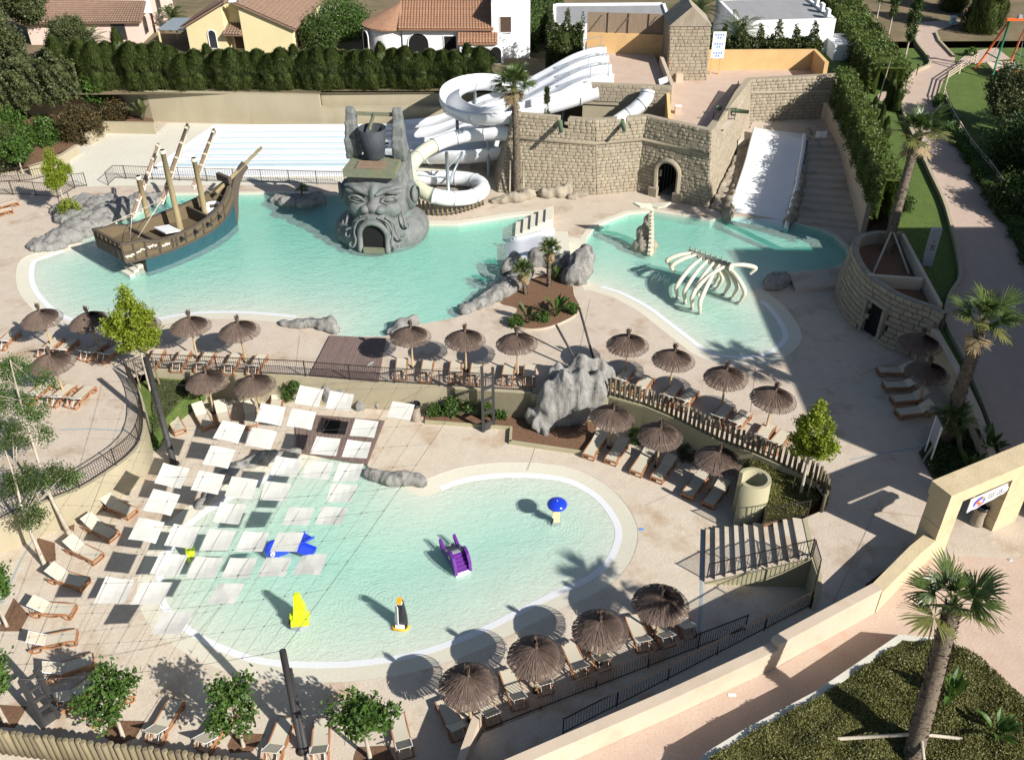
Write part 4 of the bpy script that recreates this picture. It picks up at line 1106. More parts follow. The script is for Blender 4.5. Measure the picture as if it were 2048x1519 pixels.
# wide slide, steps and platform on the right
PL = 2.3
o = thing('wide_slide', 'wide flat white slide running down into the pool of the whale bones', 'slide', (20, 70, 0))
sa = [P(1512, 264, 2.45), P(1505, 290, 2.2), P(1495, 330, 1.45), P(1482, 370, .85), P(1470, 405, .3), P(1457, 440, -.3)]
sb = [P(1605, 276, 2.45), P(1603, 300, 2.2), P(1596, 340, 1.45), P(1588, 385, .85), P(1578, 420, .3), P(1568, 462, -.3)]
sa, sb = crom(sa, 4), crom(sb, 4)
for i in range(len(sa)): sb[i].z = sa[i].z
n = len(sa); K = 8; vs = []
for a, b in zip(sa, sb):
 for k in range(K + 1):
  p = a.lerp(b, k / K); vs.append(p)
MB().add(vs, [(i * (K + 1) + k, (i + 1) * (K + 1) + k, (i + 1) * (K + 1) + k + 1, i * (K + 1) + k + 1) for i in range(n - 1) for k in range(K)], True).build('slide_bed', M['white'], o)
MB().prism([(sa[0].x, sa[0].y), (sb[0].x, sb[0].y), (sb[0].x + .2, sb[0].y + 1.0), (sa[0].x + .2, sa[0].y + 1.0)], 0, 2.44).build('start_deck', M['white'], o)
for s, nm in ((sa, -1), (sb, 1)):
 prof = [(-.16, -.9), (-.16, .34), (-.08, .42), (.08, .42), (.16, .34), (.16, -.9)]
 MB().sweep([p + Vector((nm * .12, 0, 0)) for p in s], prof, closedprof=True, cap=True).build('side_rail', M['white'], o)
plat = [(19.2, 75.2), (21.0, 76.2), (24.9, 75.3), (27.9, 75.6), P2(1656, 239, 2.3), (28.1, 80.3), (21.0, 79.8)]
MB().prism(plat, -.05, PL).build('upper_platform', M['plaza'], kind='structure')
SL0, SL1 = Vector(P2(1593, 452, 0)), Vector((25.1, 75.2))
SR0, SR1 = Vector(P2(1735, 470, 0)), Vector((27.9, 75.4))
o = thing('long_steps', 'flight of wide shallow concrete steps climbing beside the wide white slide', 'stairs', (24, 70, 0))
N = 12
for i in range(N):
 t0, t1 = i / N, (i + 1) / N
 t0b = t0 * .96 + .04 if i else .06
 a, b = SL0.lerp(SL1, t0b), SR0.lerp(SR1, t0b); c, d = SL0.lerp(SL1, t1 * .96 + .04), SR0.lerp(SR1, t1 * .96 + .04)
 zt = (i + 1) / N * PL - (.004 if i == N - 1 else 0)
 MB().prism([tuple(a), tuple(b), tuple(d), tuple(c)], -.05, zt).build('step', M['plaza'], o)
gl = [(27.9, 80.6), gw_base[0], gw_base[1], gw_base[2]]
mb = wall_mb([tuple(p) for p in gl], .4, -.2, lambda x, y: gz(x, y) + .15, side=-1 if False else -1)
wthing('garden_wall', 'long beige wall descending beside the shallow steps below the garden', M['sandwall'], mb)
# round stone tower planter with palm
rp = [Vector((p[0], p[1], rimz)) for p in rim]
base = offs([(p.x, p.y) for p in rp], .55)
if sum(math.hypot(x - 24.6, y - 51.0) for x, y in base) < sum(math.hypot(p.x - 24.6, p.y - 51.0) for p in rp): base = offs([(p.x, p.y) for p in rp], -.55)
bsd = -1
rt = thing('round_planter', 'curved stone planter wall with a dark doorway around the tall leaning palm', 'planter', (23.5, 51, 0))
mb = MB(); blocks = []
nb_ = len(rp)
_dk = P(1752, 668, 0); di = min(range(1, nb_ - 1), key=lambda i: math.hypot(base[i][0] - _dk.x, base[i][1] - _dk.y)); dpos = Vector((*base[di], 0)); dtan = (Vector(base[di + 1]) - Vector(base[di - 1])).normalized(); dout = (dpos - Vector((24.6, 51.0, 0))); dout.normalize()
def door_skip(p): return p.z < 2.2 and abs((p.xy - dpos.xy).dot(dtan)) < .72 and (p.xy - dpos.xy).length < 1.3
for i in range(nb_ - 1):
 a0_, b0_ = Vector((*base[i], 0)), Vector((*base[i + 1], 0)); a1_, b1_ = rp[i], rp[i + 1]
 n = (b0_ - a0_).cross(a1_ - a0_).normalized(); s = 1 if n.dot(Vector((a0_.x - 24.5, a0_.y - 51.5, 0))) > 0 else -1
 q = [a0_, b0_, b1_, a1_] if s > 0 else [b0_, a0_, a1_, b1_]
 cen = (a0_ + b0_) / 2
 if math.hypot(cen.x - dpos.x, cen.y - dpos.y) < 1.15:
  t = 2.2 / rimz
  q2 = [q[0].lerp(q[3], t), q[1].lerp(q[2], t), q[2], q[3]]
 else: q2 = q
 nq = (q[1] - q[0]).cross(q[3] - q[0]).normalized() * -.08
 mb.add([v + nq for v in q2], [(0, 1, 2, 3)])
blk = []
def along(pl, s):
 for a, b in zip(pl, pl[1:]):
  L = (b - a).length
  if s <= L: return a.lerp(b, s / L), (b - a).normalized()
  s -= L
 return pl[-1].copy(), (pl[-1] - pl[-2]).normalized()
rr = random.Random(5); NC = 10
for c in range(NC):
 t = (c + .5) / NC; pl = [Vector((*base[i], 0)).lerp(rp[i], t) for i in range(nb_)]
 L = sum((b - a).length for a, b in zip(pl, pl[1:])); x = -rr.random() * .4
 while x < L:
  w = .5 + rr.random() * .35; m_ = x + w / 2
  if 0 < m_ < L:
   p, ex = along(pl, m_)
   if not door_skip(p):
    out_ = ex.cross(Vector((0, 0, 1)))
    if out_.dot(Vector((p.x - 24.5, p.y - 51.5, 0))) < 0: ex = -ex; out_ = -out_
    ey = Vector((0, 0, 1)) - out_ * .16; ey.normalize(); ez = ex.cross(ey)
    mt = Matrix(((ex.x, ey.x, ez.x, p.x), (ex.y, ey.y, ez.y, p.y), (ex.z, ey.z, ez.z, p.z), (0, 0, 0, 1))) @ Matrix.Translation((0, 0, -.03 + rr.random() * .03)) @ Matrix.Diagonal((w - .025, rimz / NC - .025, .14, 1))
    blk.append(mt)
  x += w
mb.build('wall_core', M['mortar'], rt)
lay_blocks(blk, rt, M['stone'], 300)
_r2 = [(p.x, p.y) for p in rp]
def _dc(pl): return sum(math.hypot(x - 24.6, y - 51.0) for x, y in pl)
rr_in = offs(_r2, .38) if _dc(offs(_r2, .38)) < _dc(_r2) else offs(_r2, -.38)
strip_mb([(p.x, p.y) for p in rp], rr_in, rimz + .01).build('coping', M['rocktan'], rt)
strip_mb(rr_in, rr_in, rimz, rimz - 1.5).build('inner_face', M['rocktan'], rt)
q0, q1 = P2(1802, 467, rimz), P2(1878, 609, rimz)
wall_mb([q0, q1], .22, 1.6, rimz + .02, side=1).build('straight_wall', M['sandwall'], rt)
q2, q3 = P2(1735, 551, rimz), P2(1846, 559, rimz)
wall_mb([q2, q3], .22, 1.6, rimz + .03, side=1).build('cross_wall', M['sandwall'], rt)
sheet('planter_soil', [(p[0], p[1]) for p in rr_in] + [q1, q0], [], rimz - .75, M['soil'])
_da = math.atan2(dtan.y, dtan.x)
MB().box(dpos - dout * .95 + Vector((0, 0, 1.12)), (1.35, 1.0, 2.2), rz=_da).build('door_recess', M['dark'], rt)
for s_ in (-1, 1): MB().box(dpos - dout * .32 + Vector((dtan.x, dtan.y, 0)) * (s_ * .78) + Vector((0, 0, 1.1)), (.2, .5, 2.2), rz=_da).build('door_jamb', M['rocktan'], rt)
MB().box(dpos - dout * .42 + Vector((0, 0, 2.3)), (1.8, .42, .24), rz=_da).build('door_lintel', M['rocktan'], rt)
rwz = lambda x, y: gz(x, y) + .35
mb = wall_mb([rwall[0], rwall[1], rwall[2], rwall[3], rwall[4]], .4, -.2, rwz, side=-1)
wthing('garden_wall', 'shaded sand coloured wall between the sun terrace and the sloping garden path', M['sandwall'], mb)
# entrance gate
gt = thing('entrance_gate', 'big sandstone block gateway with a wide lintel at the right edge', 'gate', (19.3, 29.9, 0))
GH = 4.0
gx0, gy0 = 18.9, 29.7
gd = (Vector(P2(2048, 915, 4.0)) - Vector(P2(1905, 975, 4.0))).normalized()      # along the lintel
gn = Vector((gd.y, -gd.x))
def gbox(c0, l, w, z0, z1, nm, m='gateStone'):
 a = Vector(c0); b = a + gd * l; c = b - gn * w; d = a - gn * w
 MB().prism([tuple(a), tuple(b), tuple(c), tuple(d)], z0, z1, True, True).build(nm, M[m], gt)
p1 = Vector(P2(1850, 1120, 0)); 
pil1 = Vector((18.95, 29.55)); 
for i in range(5):
 z0 = i * .66; ins = .012 * (i % 2)
 gbox(pil1 + gd * ins, .95 - 2 * ins, 1.0, z0, z0 + .645, 'block')
pil2 = pil1 + gd * 4.1
for i in range(5):
 z0 = i * .66; ins = .012 * (i % 2)
 gbox(pil2 + gd * ins, 1.6 - 2 * ins, 1.0, z0, z0 + .645, 'block')
gbox(pil1 - gd * .06 + gn * .04, 6.6, 1.1, 3.3, GH, 'lintel')
e0 = Vector(P2(1790, 1165, 1.2)); 
mb = MB(); wl = [tuple(pil1 + gd * .1), tuple(pil1 - gd * 1.35 - gn * -.45), wA]
wthing('low_wall', 'low cut sandstone wall joining the gateway to the long sand coloured wall', M['gateStone'], wall_mb([tuple(pil1 + gd * .02 + gn * .02), (pil1.x - .9, pil1.y - .75), (wA[0] - .2, wA[1] - .2)], .55, -.1, 1.25, side=-1 if False else -1))
railing('railing', 'tiny black railing tucked between the gate pillar and the low cut wall', [(pil1.x - .35, pil1.y + .25, 0), (wA[0] - .55, wA[1] + .55, 0)], h=.95, pitch=.15, bar=.045, toprails=2)
gsh = .35
sg = thing('banner_sign', 'white cut-out banner with a round blue and red emblem hanging under the gate lintel', 'sign', tuple((*(pil1 + gd * 2.0), 3.0)))
def gp(s, z, off=.12): q = pil1 + gd * (s + gsh) + gn * off; return Vector((q.x, q.y, z))
poly = [(.98, 3.25), (1.0, 2.45), (1.25, 2.52), (1.6, 2.48), (1.85, 2.56), (2.15, 2.6), (2.6, 2.62), (3.0, 2.72), (3.2, 2.7), (3.42, 2.85), (3.42, 3.05), (3.3, 3.1), (3.3, 3.28)]
poly3 = [gp(s, z) for s, z in poly]; th = Vector((-gn.x * .04, -gn.y * .04, 0)); n_ = len(poly)
MB().add(poly3 + [p + th for p in poly3], [tuple(range(n_)), tuple(range(2 * n_ - 1, n_ - 1, -1))] + [(i, n_ + i, n_ + (i + 1) % n_, (i + 1) % n_) for i in range(n_)]).build('panel', M['whitemetal'], sg)
def disc(cs, cz, r, m, off, nm, sx=1.0, k=20):
 pts = [gp(cs + math.cos(2 * math.pi * i / k) * r * sx, cz + math.sin(2 * math.pi * i / k) * r, off) for i in range(k)]
 b2 = [gp(cs + math.cos(2 * math.pi * i / k) * r * sx, cz + math.sin(2 * math.pi * i / k) * r, off - .006) for i in range(k)]
 MB().add(pts + b2, [tuple(range(k)), tuple(range(2 * k - 1, k - 1, -1))] + [(i, k + i, k + (i + 1) % k, (i + 1) % k) for i in range(k)]).build(nm, M[m], sg)
disc(1.62, 2.88, .30, 'blue', .135, 'emblem_disc', 1.25)
disc(1.60, 2.84, .20, 'orange', .145, 'emblem_centre', 1.2)
disc(1.68, 2.93, .09, 'whitemetal', .155, 'emblem_spot', 1.2)
disc(1.78, 3.08, .07, 'yellow', .156, 'emblem_spot', 1.4)
disc(1.42, 2.76, .07, 'shirt', .156, 'emblem_spot', 1.4)
mb = MB(); rr = random.Random(3)
for row, (z, s0, s1) in enumerate(((3.08, 2.1, 3.0), (2.9, 2.15, 3.2))):
 s = s0
 while s < s1:
  hgt_ = .05 + .05 * rr.random()
  mb.bar(gp(s, z - hgt_, .14), gp(s + .05, z + hgt_, .14), .016); mb.bar(gp(s + .05, z + hgt_, .14), gp(s + .09, z - hgt_, .14), .016)
  s += .14 if rr.random() < .8 else .24
mb.build('lettering', M['signgrey'], sg)
def lbin(loc, label):
 o = thing('litter_bin', label, 'bin', loc, group=None)
 x, y, z = loc
 MB().lathe([(.30, 0), (.32, .06), (.27, .5), (.30, .95), (.33, 1.0)], loc, 20).build('bin_body', M['rocktan'], o)
 MB().lathe([(.335, 1.0), (.335, 1.12), (.29, 1.15), (.28, 1.06)], loc, 20, cap=False).build('rim', M['black'], o)
 MB().lathe([(.001, 1.04), (.28, 1.05)], loc, 20, cap=False).build('inner_bag', M['dark'], o)
 return o
q = pil2 + gd * -.15 + gn * -.45
lbin((q.x - .2, q.y + .2, 0), 'round stone litter bin with a black rim against the right gate pillar')
lbin(tuple(P(832, 838, ZL)), 'round brown litter bin with a black rim in front of the ivy wall')
# thatched parasols
def parasol_kit():
 t = thing('thatched_parasol', 'x', 'parasol')
 MB().tube([(0, 0, 0), (0, 0, 2.62)], [.065, .05], 8).build('pole', M['polewood'], t)
 MB().lathe([(.001, .0), (.16, 0), (.16, .05), (.07, .07)], (0, 0, .0), 12, cap=False).build('base_plate', M['iron'], t)
 rr = random.Random(4); V = []; F = []
 def strand(a, r0, r1, w0, w1, lift):
  n = 5; c, s = math.cos(a), math.sin(a); b = len(V)
  for i in range(n):
   q = i / (n - 1); r = r0 + (r1 - r0) * q
   z = 2.70 - .60 * (r / 1.2) ** 1.35 + lift + .02 * rr.uniform(-1, 1)
   w = (w0 + (w1 - w0) * q) / 2
   V.append((c * r - s * w, s * r + c * w, z)); V.append((c * r + s * w, s * r - c * w, z + .012))
  for i in range(n - 1): F.append((b + 2 * i, b + 2 * i + 1, b + 2 * i + 3, b + 2 * i + 2))
 for k in range(150):
  a = 2 * math.pi * (k + rr.random() * .7) / 150; strand(a, .03, 1.15 + rr.random() * .09, .01, .044, 0)
 for k in range(110):
  a = 2 * math.pi * rr.random(); strand(a, .05, .75 + rr.random() * .45, .012, .035, .018)
 for k in range(90):
  a = 2 * math.pi * rr.random(); strand(a, .1, .5 + rr.random() * .6, .012, .022, .034)
 mesh_np('canopy', V, F, M['thatch'], t, smooth=False)
 MB().lathe([(.98, 2.27), (.6, 2.44), (.25, 2.6), (.03, 2.68)], (0, 0, 0), 28, cap=False).build('canopy_light_block', M['thatch'], t)  # solid cone added under the strands to keep light from passing through
 MB().lathe([(1.16, 2.105), (1.18, 2.12), (1.16, 2.135)], (0, 0, 0), 32, cap=False).build('rim_hoop', M['thatch'], t)
 V = []; F = []
 for k in range(120):
  a = 2 * math.pi * rr.random(); r0 = .02 + .07 * rr.random(); r1 = r0 + rr.uniform(-.05, .13); h = .30 + .25 * rr.random(); w = .012; b = len(V)
  c, s = math.cos(a), math.sin(a); rm = r0 * .75
  for r, z in ((r0 + .03, 2.62), (rm, 2.80), (r1, 2.72 + h)):
   V += [(c * r - s * w, s * r + c * w, z), (c * r + s * w, s * r - c * w, z)]
  F += [(b, b + 1, b + 3, b + 2), (b + 2, b + 3, b + 5, b + 4)]
 mesh_np('topknot', V, F, M['thatch'], t)
 return Kit(t)
PAR = parasol_kit()
UPG, LOG_ = 'thatched parasols on the sun terraces', 'thatched parasols on the sun terraces'
parasols = [
 ((86, 638), 0, 'brown thatched parasol at the left edge of the big lagoon, first of the far row'),
 ((183, 644), 0, 'brown thatched parasol partly shaded by the lime green tree on its right'),
 ((281, 651), 0, 'brown thatched parasol mostly hidden behind the lime green tree'),
 ((380, 655), 0, 'brown thatched parasol just right of the lime green tree'),
 ((480, 664), 0, 'brown thatched parasol between the green tree and the small wooden bridge, nearest the bridge'),
 ((108, 728), 0, 'brown thatched parasol behind the birch-like branches above the curved railing'),
 ((821, 674), 0, 'brown thatched parasol right of the wooden bridge, over its edge'),
 ((930, 681), 0, 'middle parasol of the three between the wooden bridge and the waterfall rock'),
 ((1036, 689), 0, 'brown thatched parasol nearest the two leaning dark poles, left of them'),
 ((1256, 691), 0, 'brown thatched parasol right of the two leaning dark poles'),
 ((1346, 722), 0, 'second parasol of the row behind the long stake fence'),
 ((1453, 756), 0, 'third parasol of the row behind the long stake fence'),
 ((1543, 799), 0, 'brown thatched parasol touching the lime green tree by the stake fence'),
 ((1838, 689), 0, 'dark shaded parasol against the curved stone planter wall'),
 ((1856, 746), 0, 'dark shaded parasol over the four loungers in deep shade'),
 ((414, 766), ZL, 'left one of the two parasols below the long railing beside the shade sails'),
 ((511, 773), ZL, 'right one of the two parasols below the long railing beside the shade sails'),
 ((1223.5, 834.5), ZL, 'parasol in front of the tall grey waterfall rock'),
 ((1320.6, 872), ZL, 'middle parasol of the three under the olive wall'),
 ((1433, 920), ZL, 'parasol nearest the beige drum under the olive wall'),
 ((938, 1374), ZL, 'big thatched parasol at the lower end of the bottom row by the ramp railing'),
 ((1073, 1316), ZL, 'second parasol from the lower end of the bottom row by the ramp railing'),
 ((1203, 1261), ZL, 'third parasol from the lower end of the bottom row by the ramp railing'),
 ((1320, 1211), ZL, 'parasol at the upper end of the bottom row, nearest the staircase'),
]
for (px, py), z, lab in parasols:
 p = P(px, py, z + 2.12)
 s = rnd.uniform(.99, 1.03)
 o = PAR.put((p.x, p.y, z), rnd.uniform(0, 6.28), lab, UPG, scale=s); o.rotation_euler.x = rnd.uniform(-.035, .035); o.rotation_euler.y = rnd.uniform(-.035, .035)
o = thing('leaning_poles', 'pair of thin dark timber poles leaning apart behind the waterfall rock', 'poles', (5.3, 39.5, 0))
for a, b in (((1165, 745, 0), (1112, 649, 2.6)), ((1193, 738, 0), (1158, 614, 3.4))):
 MB().tube([P(*a), P(*b)], .07, 8).build('pole', M['mast'], o)
# loungers
def lounger_kit(ang, nm):
 t = thing('sun_lounger', 'x', 'sun lounger')
 ca, sa_ = math.cos(R(ang)), math.sin(R(ang)); W = .33
 for s in (-1, 1):
  x = s * W
  pts = [(x, -1.0, .30), (x, -.7, .34), (x, -.2, .335), (x, .25, .33), (x, .6, .30), (x, .95, .22)]
  mb = MB()
  pp = crom(pts, 3)
  mb.sweep(pp, [(-.025, -.04), (.025, -.04), (.025, .04), (-.025, .04)], closedprof=True, cap=True)
  for y0, y1, yb0, yb1 in ((-.98, -.60, -.96, -.72), (.35, .92, .50, .84)):
   q = crom([(x, y0, .30), (x, yb0, .05), (x, (yb0 + yb1) / 2, .02), (x, yb1, .05), (x, y1, .30)], 2)
   mb.sweep(q, [(-.022, -.03), (.022, -.03), (.022, .03), (-.022, .03)], closedprof=True, cap=True)
  q = crom([(x, -.6, .30), (x, -.3, .17), (x, 0, .14), (x, .25, .2), (x, .38, .28)], 2)
  mb.sweep(q, [(-.022, -.025), (.022, -.025), (.022, .025), (-.022, .025)], closedprof=True, cap=True)
  mb.build('side_frame', M['resin'], t)
 MB().box((0, -.99, .30), (.70, .05, .09)).box((0, -.96, .04), (.66, .045, .05)).build('foot_bar', M['resin'], t)
 MB().box((0, .86, .05), (.66, .045, .05)).build('head_bar', M['resin'], t)
 n = 6; vs = []
 for i in range(n + 1):
  y = -.96 + 1.2 * i / n; z = .375 - .02 * math.sin(math.pi * i / n)
  vs += [(-.30, y, z), (.30, y, z), (.30, y, z - .02), (-.30, y, z - .02)]
 fs = [(i * 4 + k, i * 4 + (k + 1) % 4, i * 4 + 4 + (k + 1) % 4, i * 4 + 4 + k) for i in range(n) for k in range(4)] + [(0, 3, 2, 1), (n * 4, n * 4 + 1, n * 4 + 2, n * 4 + 3)]
 MB().add(vs, fs).build('seat', M['sling'], t)
 y0, z0, L = .25, .37, .80
 q = [(-.30, y0, z0), (.30, y0, z0), (.30, y0 + L * ca, z0 + L * sa_), (-.30, y0 + L * ca, z0 + L * sa_)]
 b = [(x, y + .02 * sa_, z - .022) for x, y, z in q]
 br = MB().add(q + b, [(0, 1, 2, 3), (7, 6, 5, 4), (0, 4, 5, 1), (1, 5, 6, 2), (2, 6, 7, 3), (3, 7, 4, 0)]).build('backrest', M['sling'], t)
 mb = MB()
 for s in (-1, 1): mb.tube([(s * .315, y0, z0 - .01), (s * .315, y0 + L * ca, z0 + L * sa_ - .01)], .016, 5)
 MB().tube([(-.315, y0, z0 - .01), (-.315, y0 + L * ca, z0 + L * sa_ - .01), (.315, y0 + L * ca, z0 + L * sa_ - .01), (.315, y0, z0 - .01)], .016, 5).build('back_tube', M['whitemetal'], t)
 MB().tube([(-.22, y0 + L * ca * .62, z0 + L * sa_ * .62 - .03), (-.2, .92, .20), (.2, .92, .20), (.22, y0 + L * ca * .62, z0 + L * sa_ * .62 - .03)], .014, 5).build('back_stay', M['whitemetal'], t)
 return Kit(t)
LK1 = lounger_kit(36, 'raised'); LK2 = lounger_kit(14, 'low')
LG = 'sun loungers set out on the terraces'
def lay(lst, z, kit, jitter=.0):
 for (hx, hy), (fx, fy), lab in lst:
  a, b = P(hx, hy, z + .38), P(fx, fy, z + .36)
  c = (a + b) / 2; d = a - b
  rz = math.atan2(d.y, d.x) - math.pi / 2 + rnd.uniform(-.06, .06)
  kit.put((c.x, c.y, z), rz, lab, LG)
lay([((-6, 694), (30, 660), 'beige lounger at the left edge beside the first far parasol'),
     ((78, 708), (118, 676), 'beige lounger under the leftmost far parasol, left of the pair'),
     ((108, 710), (148, 678), 'beige lounger right of the leftmost far parasol, beside its pole'),
     ((166, 714), (205, 684), 'shaded lounger left under the parasol next to the lime green tree'),
     ((200, 717), (240, 688), 'shaded lounger in the shadow of the lime green tree'),
     ((52, 800), (94, 766), 'beige lounger behind the leafy branches, outermost of the three'),
     ((100, 804), (140, 770), 'middle lounger of the three above the curved railing'),
     ((138, 808), (180, 772), 'right hand lounger of the three above the curved railing'),
     ((300, 733), (320, 698), 'lounger behind the railing directly right of the big charcoal mast'),
     ((352, 736), (370, 702), 'lounger under the parasol right of the green tree, left of its pole'),
     ((400, 738), (418, 704), 'lounger under the parasol right of the green tree, right of its pole'),
     ((455, 741), (473, 707), 'lounger left of the pole of the parasol left of the bridge'),
     ((503, 744), (524, 709), 'lounger right of the pole of the parasol left of the bridge'),
     ((-14, 414), (30, 402), 'lounger at the far left edge near the black gate railing, rear one'),
     ((-26, 428), (18, 418), 'lounger at the far left edge near the black gate railing, front one')], 0, LK1)
lay([((800, 752), (805, 716), 'lounger left of the first parasol pole after the bridge'),
     ((850, 757), (857, 719), 'lounger right of the first parasol pole after the bridge'),
     ((908, 757), (913, 722), 'lounger left of the middle parasol between bridge and rock'),
     ((948, 761), (955, 725), 'lounger right of the middle parasol between bridge and rock'),
     ((1014, 763), (1018, 728), 'lounger left of the parasol nearest the leaning poles'),
     ((1056, 766), (1062, 729), 'lounger right of the parasol nearest the leaning poles'),
     ((1232, 771), (1258, 738), 'lounger at the start of the stake fence under its first parasol'),
     ((1270, 785), (1300, 752), 'thatch shaded lounger right of the first stake fence parasol'),
     ((1326, 803), (1354, 770), 'lounger left of the second stake fence parasol'),
     ((1358, 812), (1388, 778), 'lounger right of the second stake fence parasol'),
     ((1428, 845), (1456, 810), 'lounger left of the third stake fence parasol'),
     ((1464, 858), (1492, 822), 'lounger right of the third stake fence parasol'),
     ((1515, 884), (1541, 848), 'sunlit lounger left under the last stake fence parasol'),
     ((1543, 899), (1570, 862), 'sunlit lounger at the end of the stake fence below the lime tree'),
     ((1826, 738), (1757, 739), 'first of the four shaded loungers by the round planter, the farthest'),
     ((1838, 766), (1769, 769), 'second of the four shaded loungers by the round planter'),
     ((1856, 789), (1783, 798), 'third of the four shaded loungers by the round planter'),
     ((1866, 815), (1793, 824), 'nearest of the four shaded loungers by the round planter')], 0, LK1)
lay([((1203, 866), (1177, 912), 'lounger left of the parasol by the waterfall rock'),
     ((1247, 875), (1221, 924), 'lounger with a parasol shadow on it, right of the parasol by the rock'),
     ((1300, 897), (1271, 946), 'lounger left of the middle parasol under the olive wall'),
     ((1345, 908), (1311, 962), 'shaded lounger right of the middle parasol under the olive wall'),
     ((1407, 944), (1374, 991), 'lounger left of the parasol nearest the beige drum'),
     ((1450, 957), (1415, 1013), 'fully shaded lounger beside the beige drum')], ZL, LK2)
lay([((916, 1466), (890, 1404), 'lounger below the lowest thatched parasol, in its shade'),
     ((985, 1436), (958, 1380), 'lounger right of the lowest thatched parasol, by the railing'),
     ((1040, 1404), (1014, 1346), 'lounger left of the second parasol of the bottom row'),
     ((1092, 1374), (1066, 1320), 'lounger right of the second parasol of the bottom row'),
     ((1164, 1344), (1136, 1286), 'striped-shadow lounger left of the third parasol of the bottom row'),
     ((1208, 1328), (1182, 1272), 'lounger right of the third parasol of the bottom row'),
     ((1290, 1290), (1264, 1236), 'striped-shadow lounger left of the top parasol of the bottom row'),
     ((1334, 1282), (1308, 1228), 'lounger right of the top parasol of the bottom row'),
     ((1376, 1262), (1352, 1212), 'dark lounger closest to the lower end of the staircase'),
     ((196, 994), (276, 1028), 'tilted lounger under the sails, uppermost of the left column'),
     ((160, 1034), (241, 1076), 'second lounger down the left column, its foot in a sail shadow'),
     ((120, 1080), (214, 1118), 'third lounger down the left column beside the birch trunk'),
     ((86, 1142), (184, 1166), 'fourth lounger down the left column with a sail shadow on it'),
     ((46, 1212), (162, 1218), 'fifth lounger down the left column, lying nearly level with the frame'),
     ((50, 1288), (158, 1266), 'sixth lounger down the left column, dappled by the tree shadow'),
     ((90, 1345), (182, 1318), 'lounger half hidden behind the small round-crowned tree'),
     ((118, 1408), (196, 1352), 'lounger with its white back frame beside the ladder-like pylon'),
     ((170, 1442), (258, 1378), 'lounger in front of the small tree trunk at the lower left'),
     ((304, 1476), (352, 1404), 'lounger between the two small trees at the bottom, left of the second'),
     ((404, 1492), (456, 1424), 'lounger under the second small tree at the bottom'),
     ((544, 1514), (570, 1440), 'lounger just left of the charcoal mast at the bottom'),
     ((638, 1518), (644, 1440), 'lounger just right of the charcoal mast at the bottom'),
     ((815, 1510), (790, 1430), 'lounger right of the third small tree at the bottom'),
     ((330, 812), (368, 872), 'lounger pointing at the foot of the big left mast'),
     ((392, 804), (420, 862), 'lounger under the left one of the two parasols below the railing'),
     ((440, 800), (452, 858), 'lounger left of the pole of the right parasol below the railing'),
     ((500, 802), (500, 858), 'sail-shaded lounger right of that pair below the railing'),
     ((556, 776), (550, 830), 'lounger beside the small timber step near the first row of sails')], ZL, LK1)
# railings
ip = lambda pl, d, z: [(x, y, z) for x, y in offs(pl, d)]
lwp = [(x, y, .08) for x, y in offs(left_wall, -.12)]
railing('railing', 'long bowed iron railing on the curved wall at the left', lwp[::2] + [lwp[-1]], pitch=.13, post_every=2.2)
lk = [P(262, 757, .02), P(225, 742, 0)]
railing('railing', 'straight iron railing along the edge from the left mast to the waterfall rock', [(x, y, .1) for x, y in offs(top_wall[0:8], -.12)], pitch=.13, post_every=2.6)
railing('railing', 'iron railing along the white lanes behind the ship', [P(217, 371), P(232, 357), P(350, 361), P(646, 369), P(690, 370)], pitch=.20, h=1.15, post_every=2.4)
railing('railing', 'short iron railing left of the opening behind the ship', [P(150, 375), P(174, 372.5)], pitch=.18, h=1.15)
railing('railing', 'black gate railing at the far left behind the lime bush', [P(-20, 389), P(60, 391), P(118, 396), P(150, 377)], pitch=.17, h=1.2)
railing('railing', 'black railing further back at the far left', [P(-20, 366), P(60, 362), P(100, 352)], pitch=.2, h=1.2)
st = []
railing('railing', 'sloping iron railing on the open side of the staircase', [(SB1.x + .1, SB1.y + .12, ZL + .1), (ST1.x, ST1.y + .12, .05)], pitch=.14, h=1.0, post_every=2.5)
railing('railing', 'iron railing round the upper end of the pit beside the staircase', [(ST1.x + .05, ST1.y + .05, .03), (*P2(1634, 1150, 0), .03), (*P2(1621, 1216, 0), .03)], pitch=.13, h=1.0)
railing('railing', 'long iron railing between the two legs of the ramp', [(f2a.x, f2a.y + .06, .02), (f2b.x, f2b.y + .06, ZM + .02)], pitch=.13, h=1.0, post_every=2.4)
railing('railing', 'iron railing behind the loungers of the bottom row', [(f1a.x, f1a.y + .05, ZL + .02), (f1b.x, f1b.y + .05, ZM + .05)], pitch=.13, h=1.0, post_every=2.4)
railing('railing', 'low iron railing between the beige drum and the end of the stake fence', [P(1528, 1047, -.35), P(1614, 1033, -.02)], pitch=.13, h=1.05)
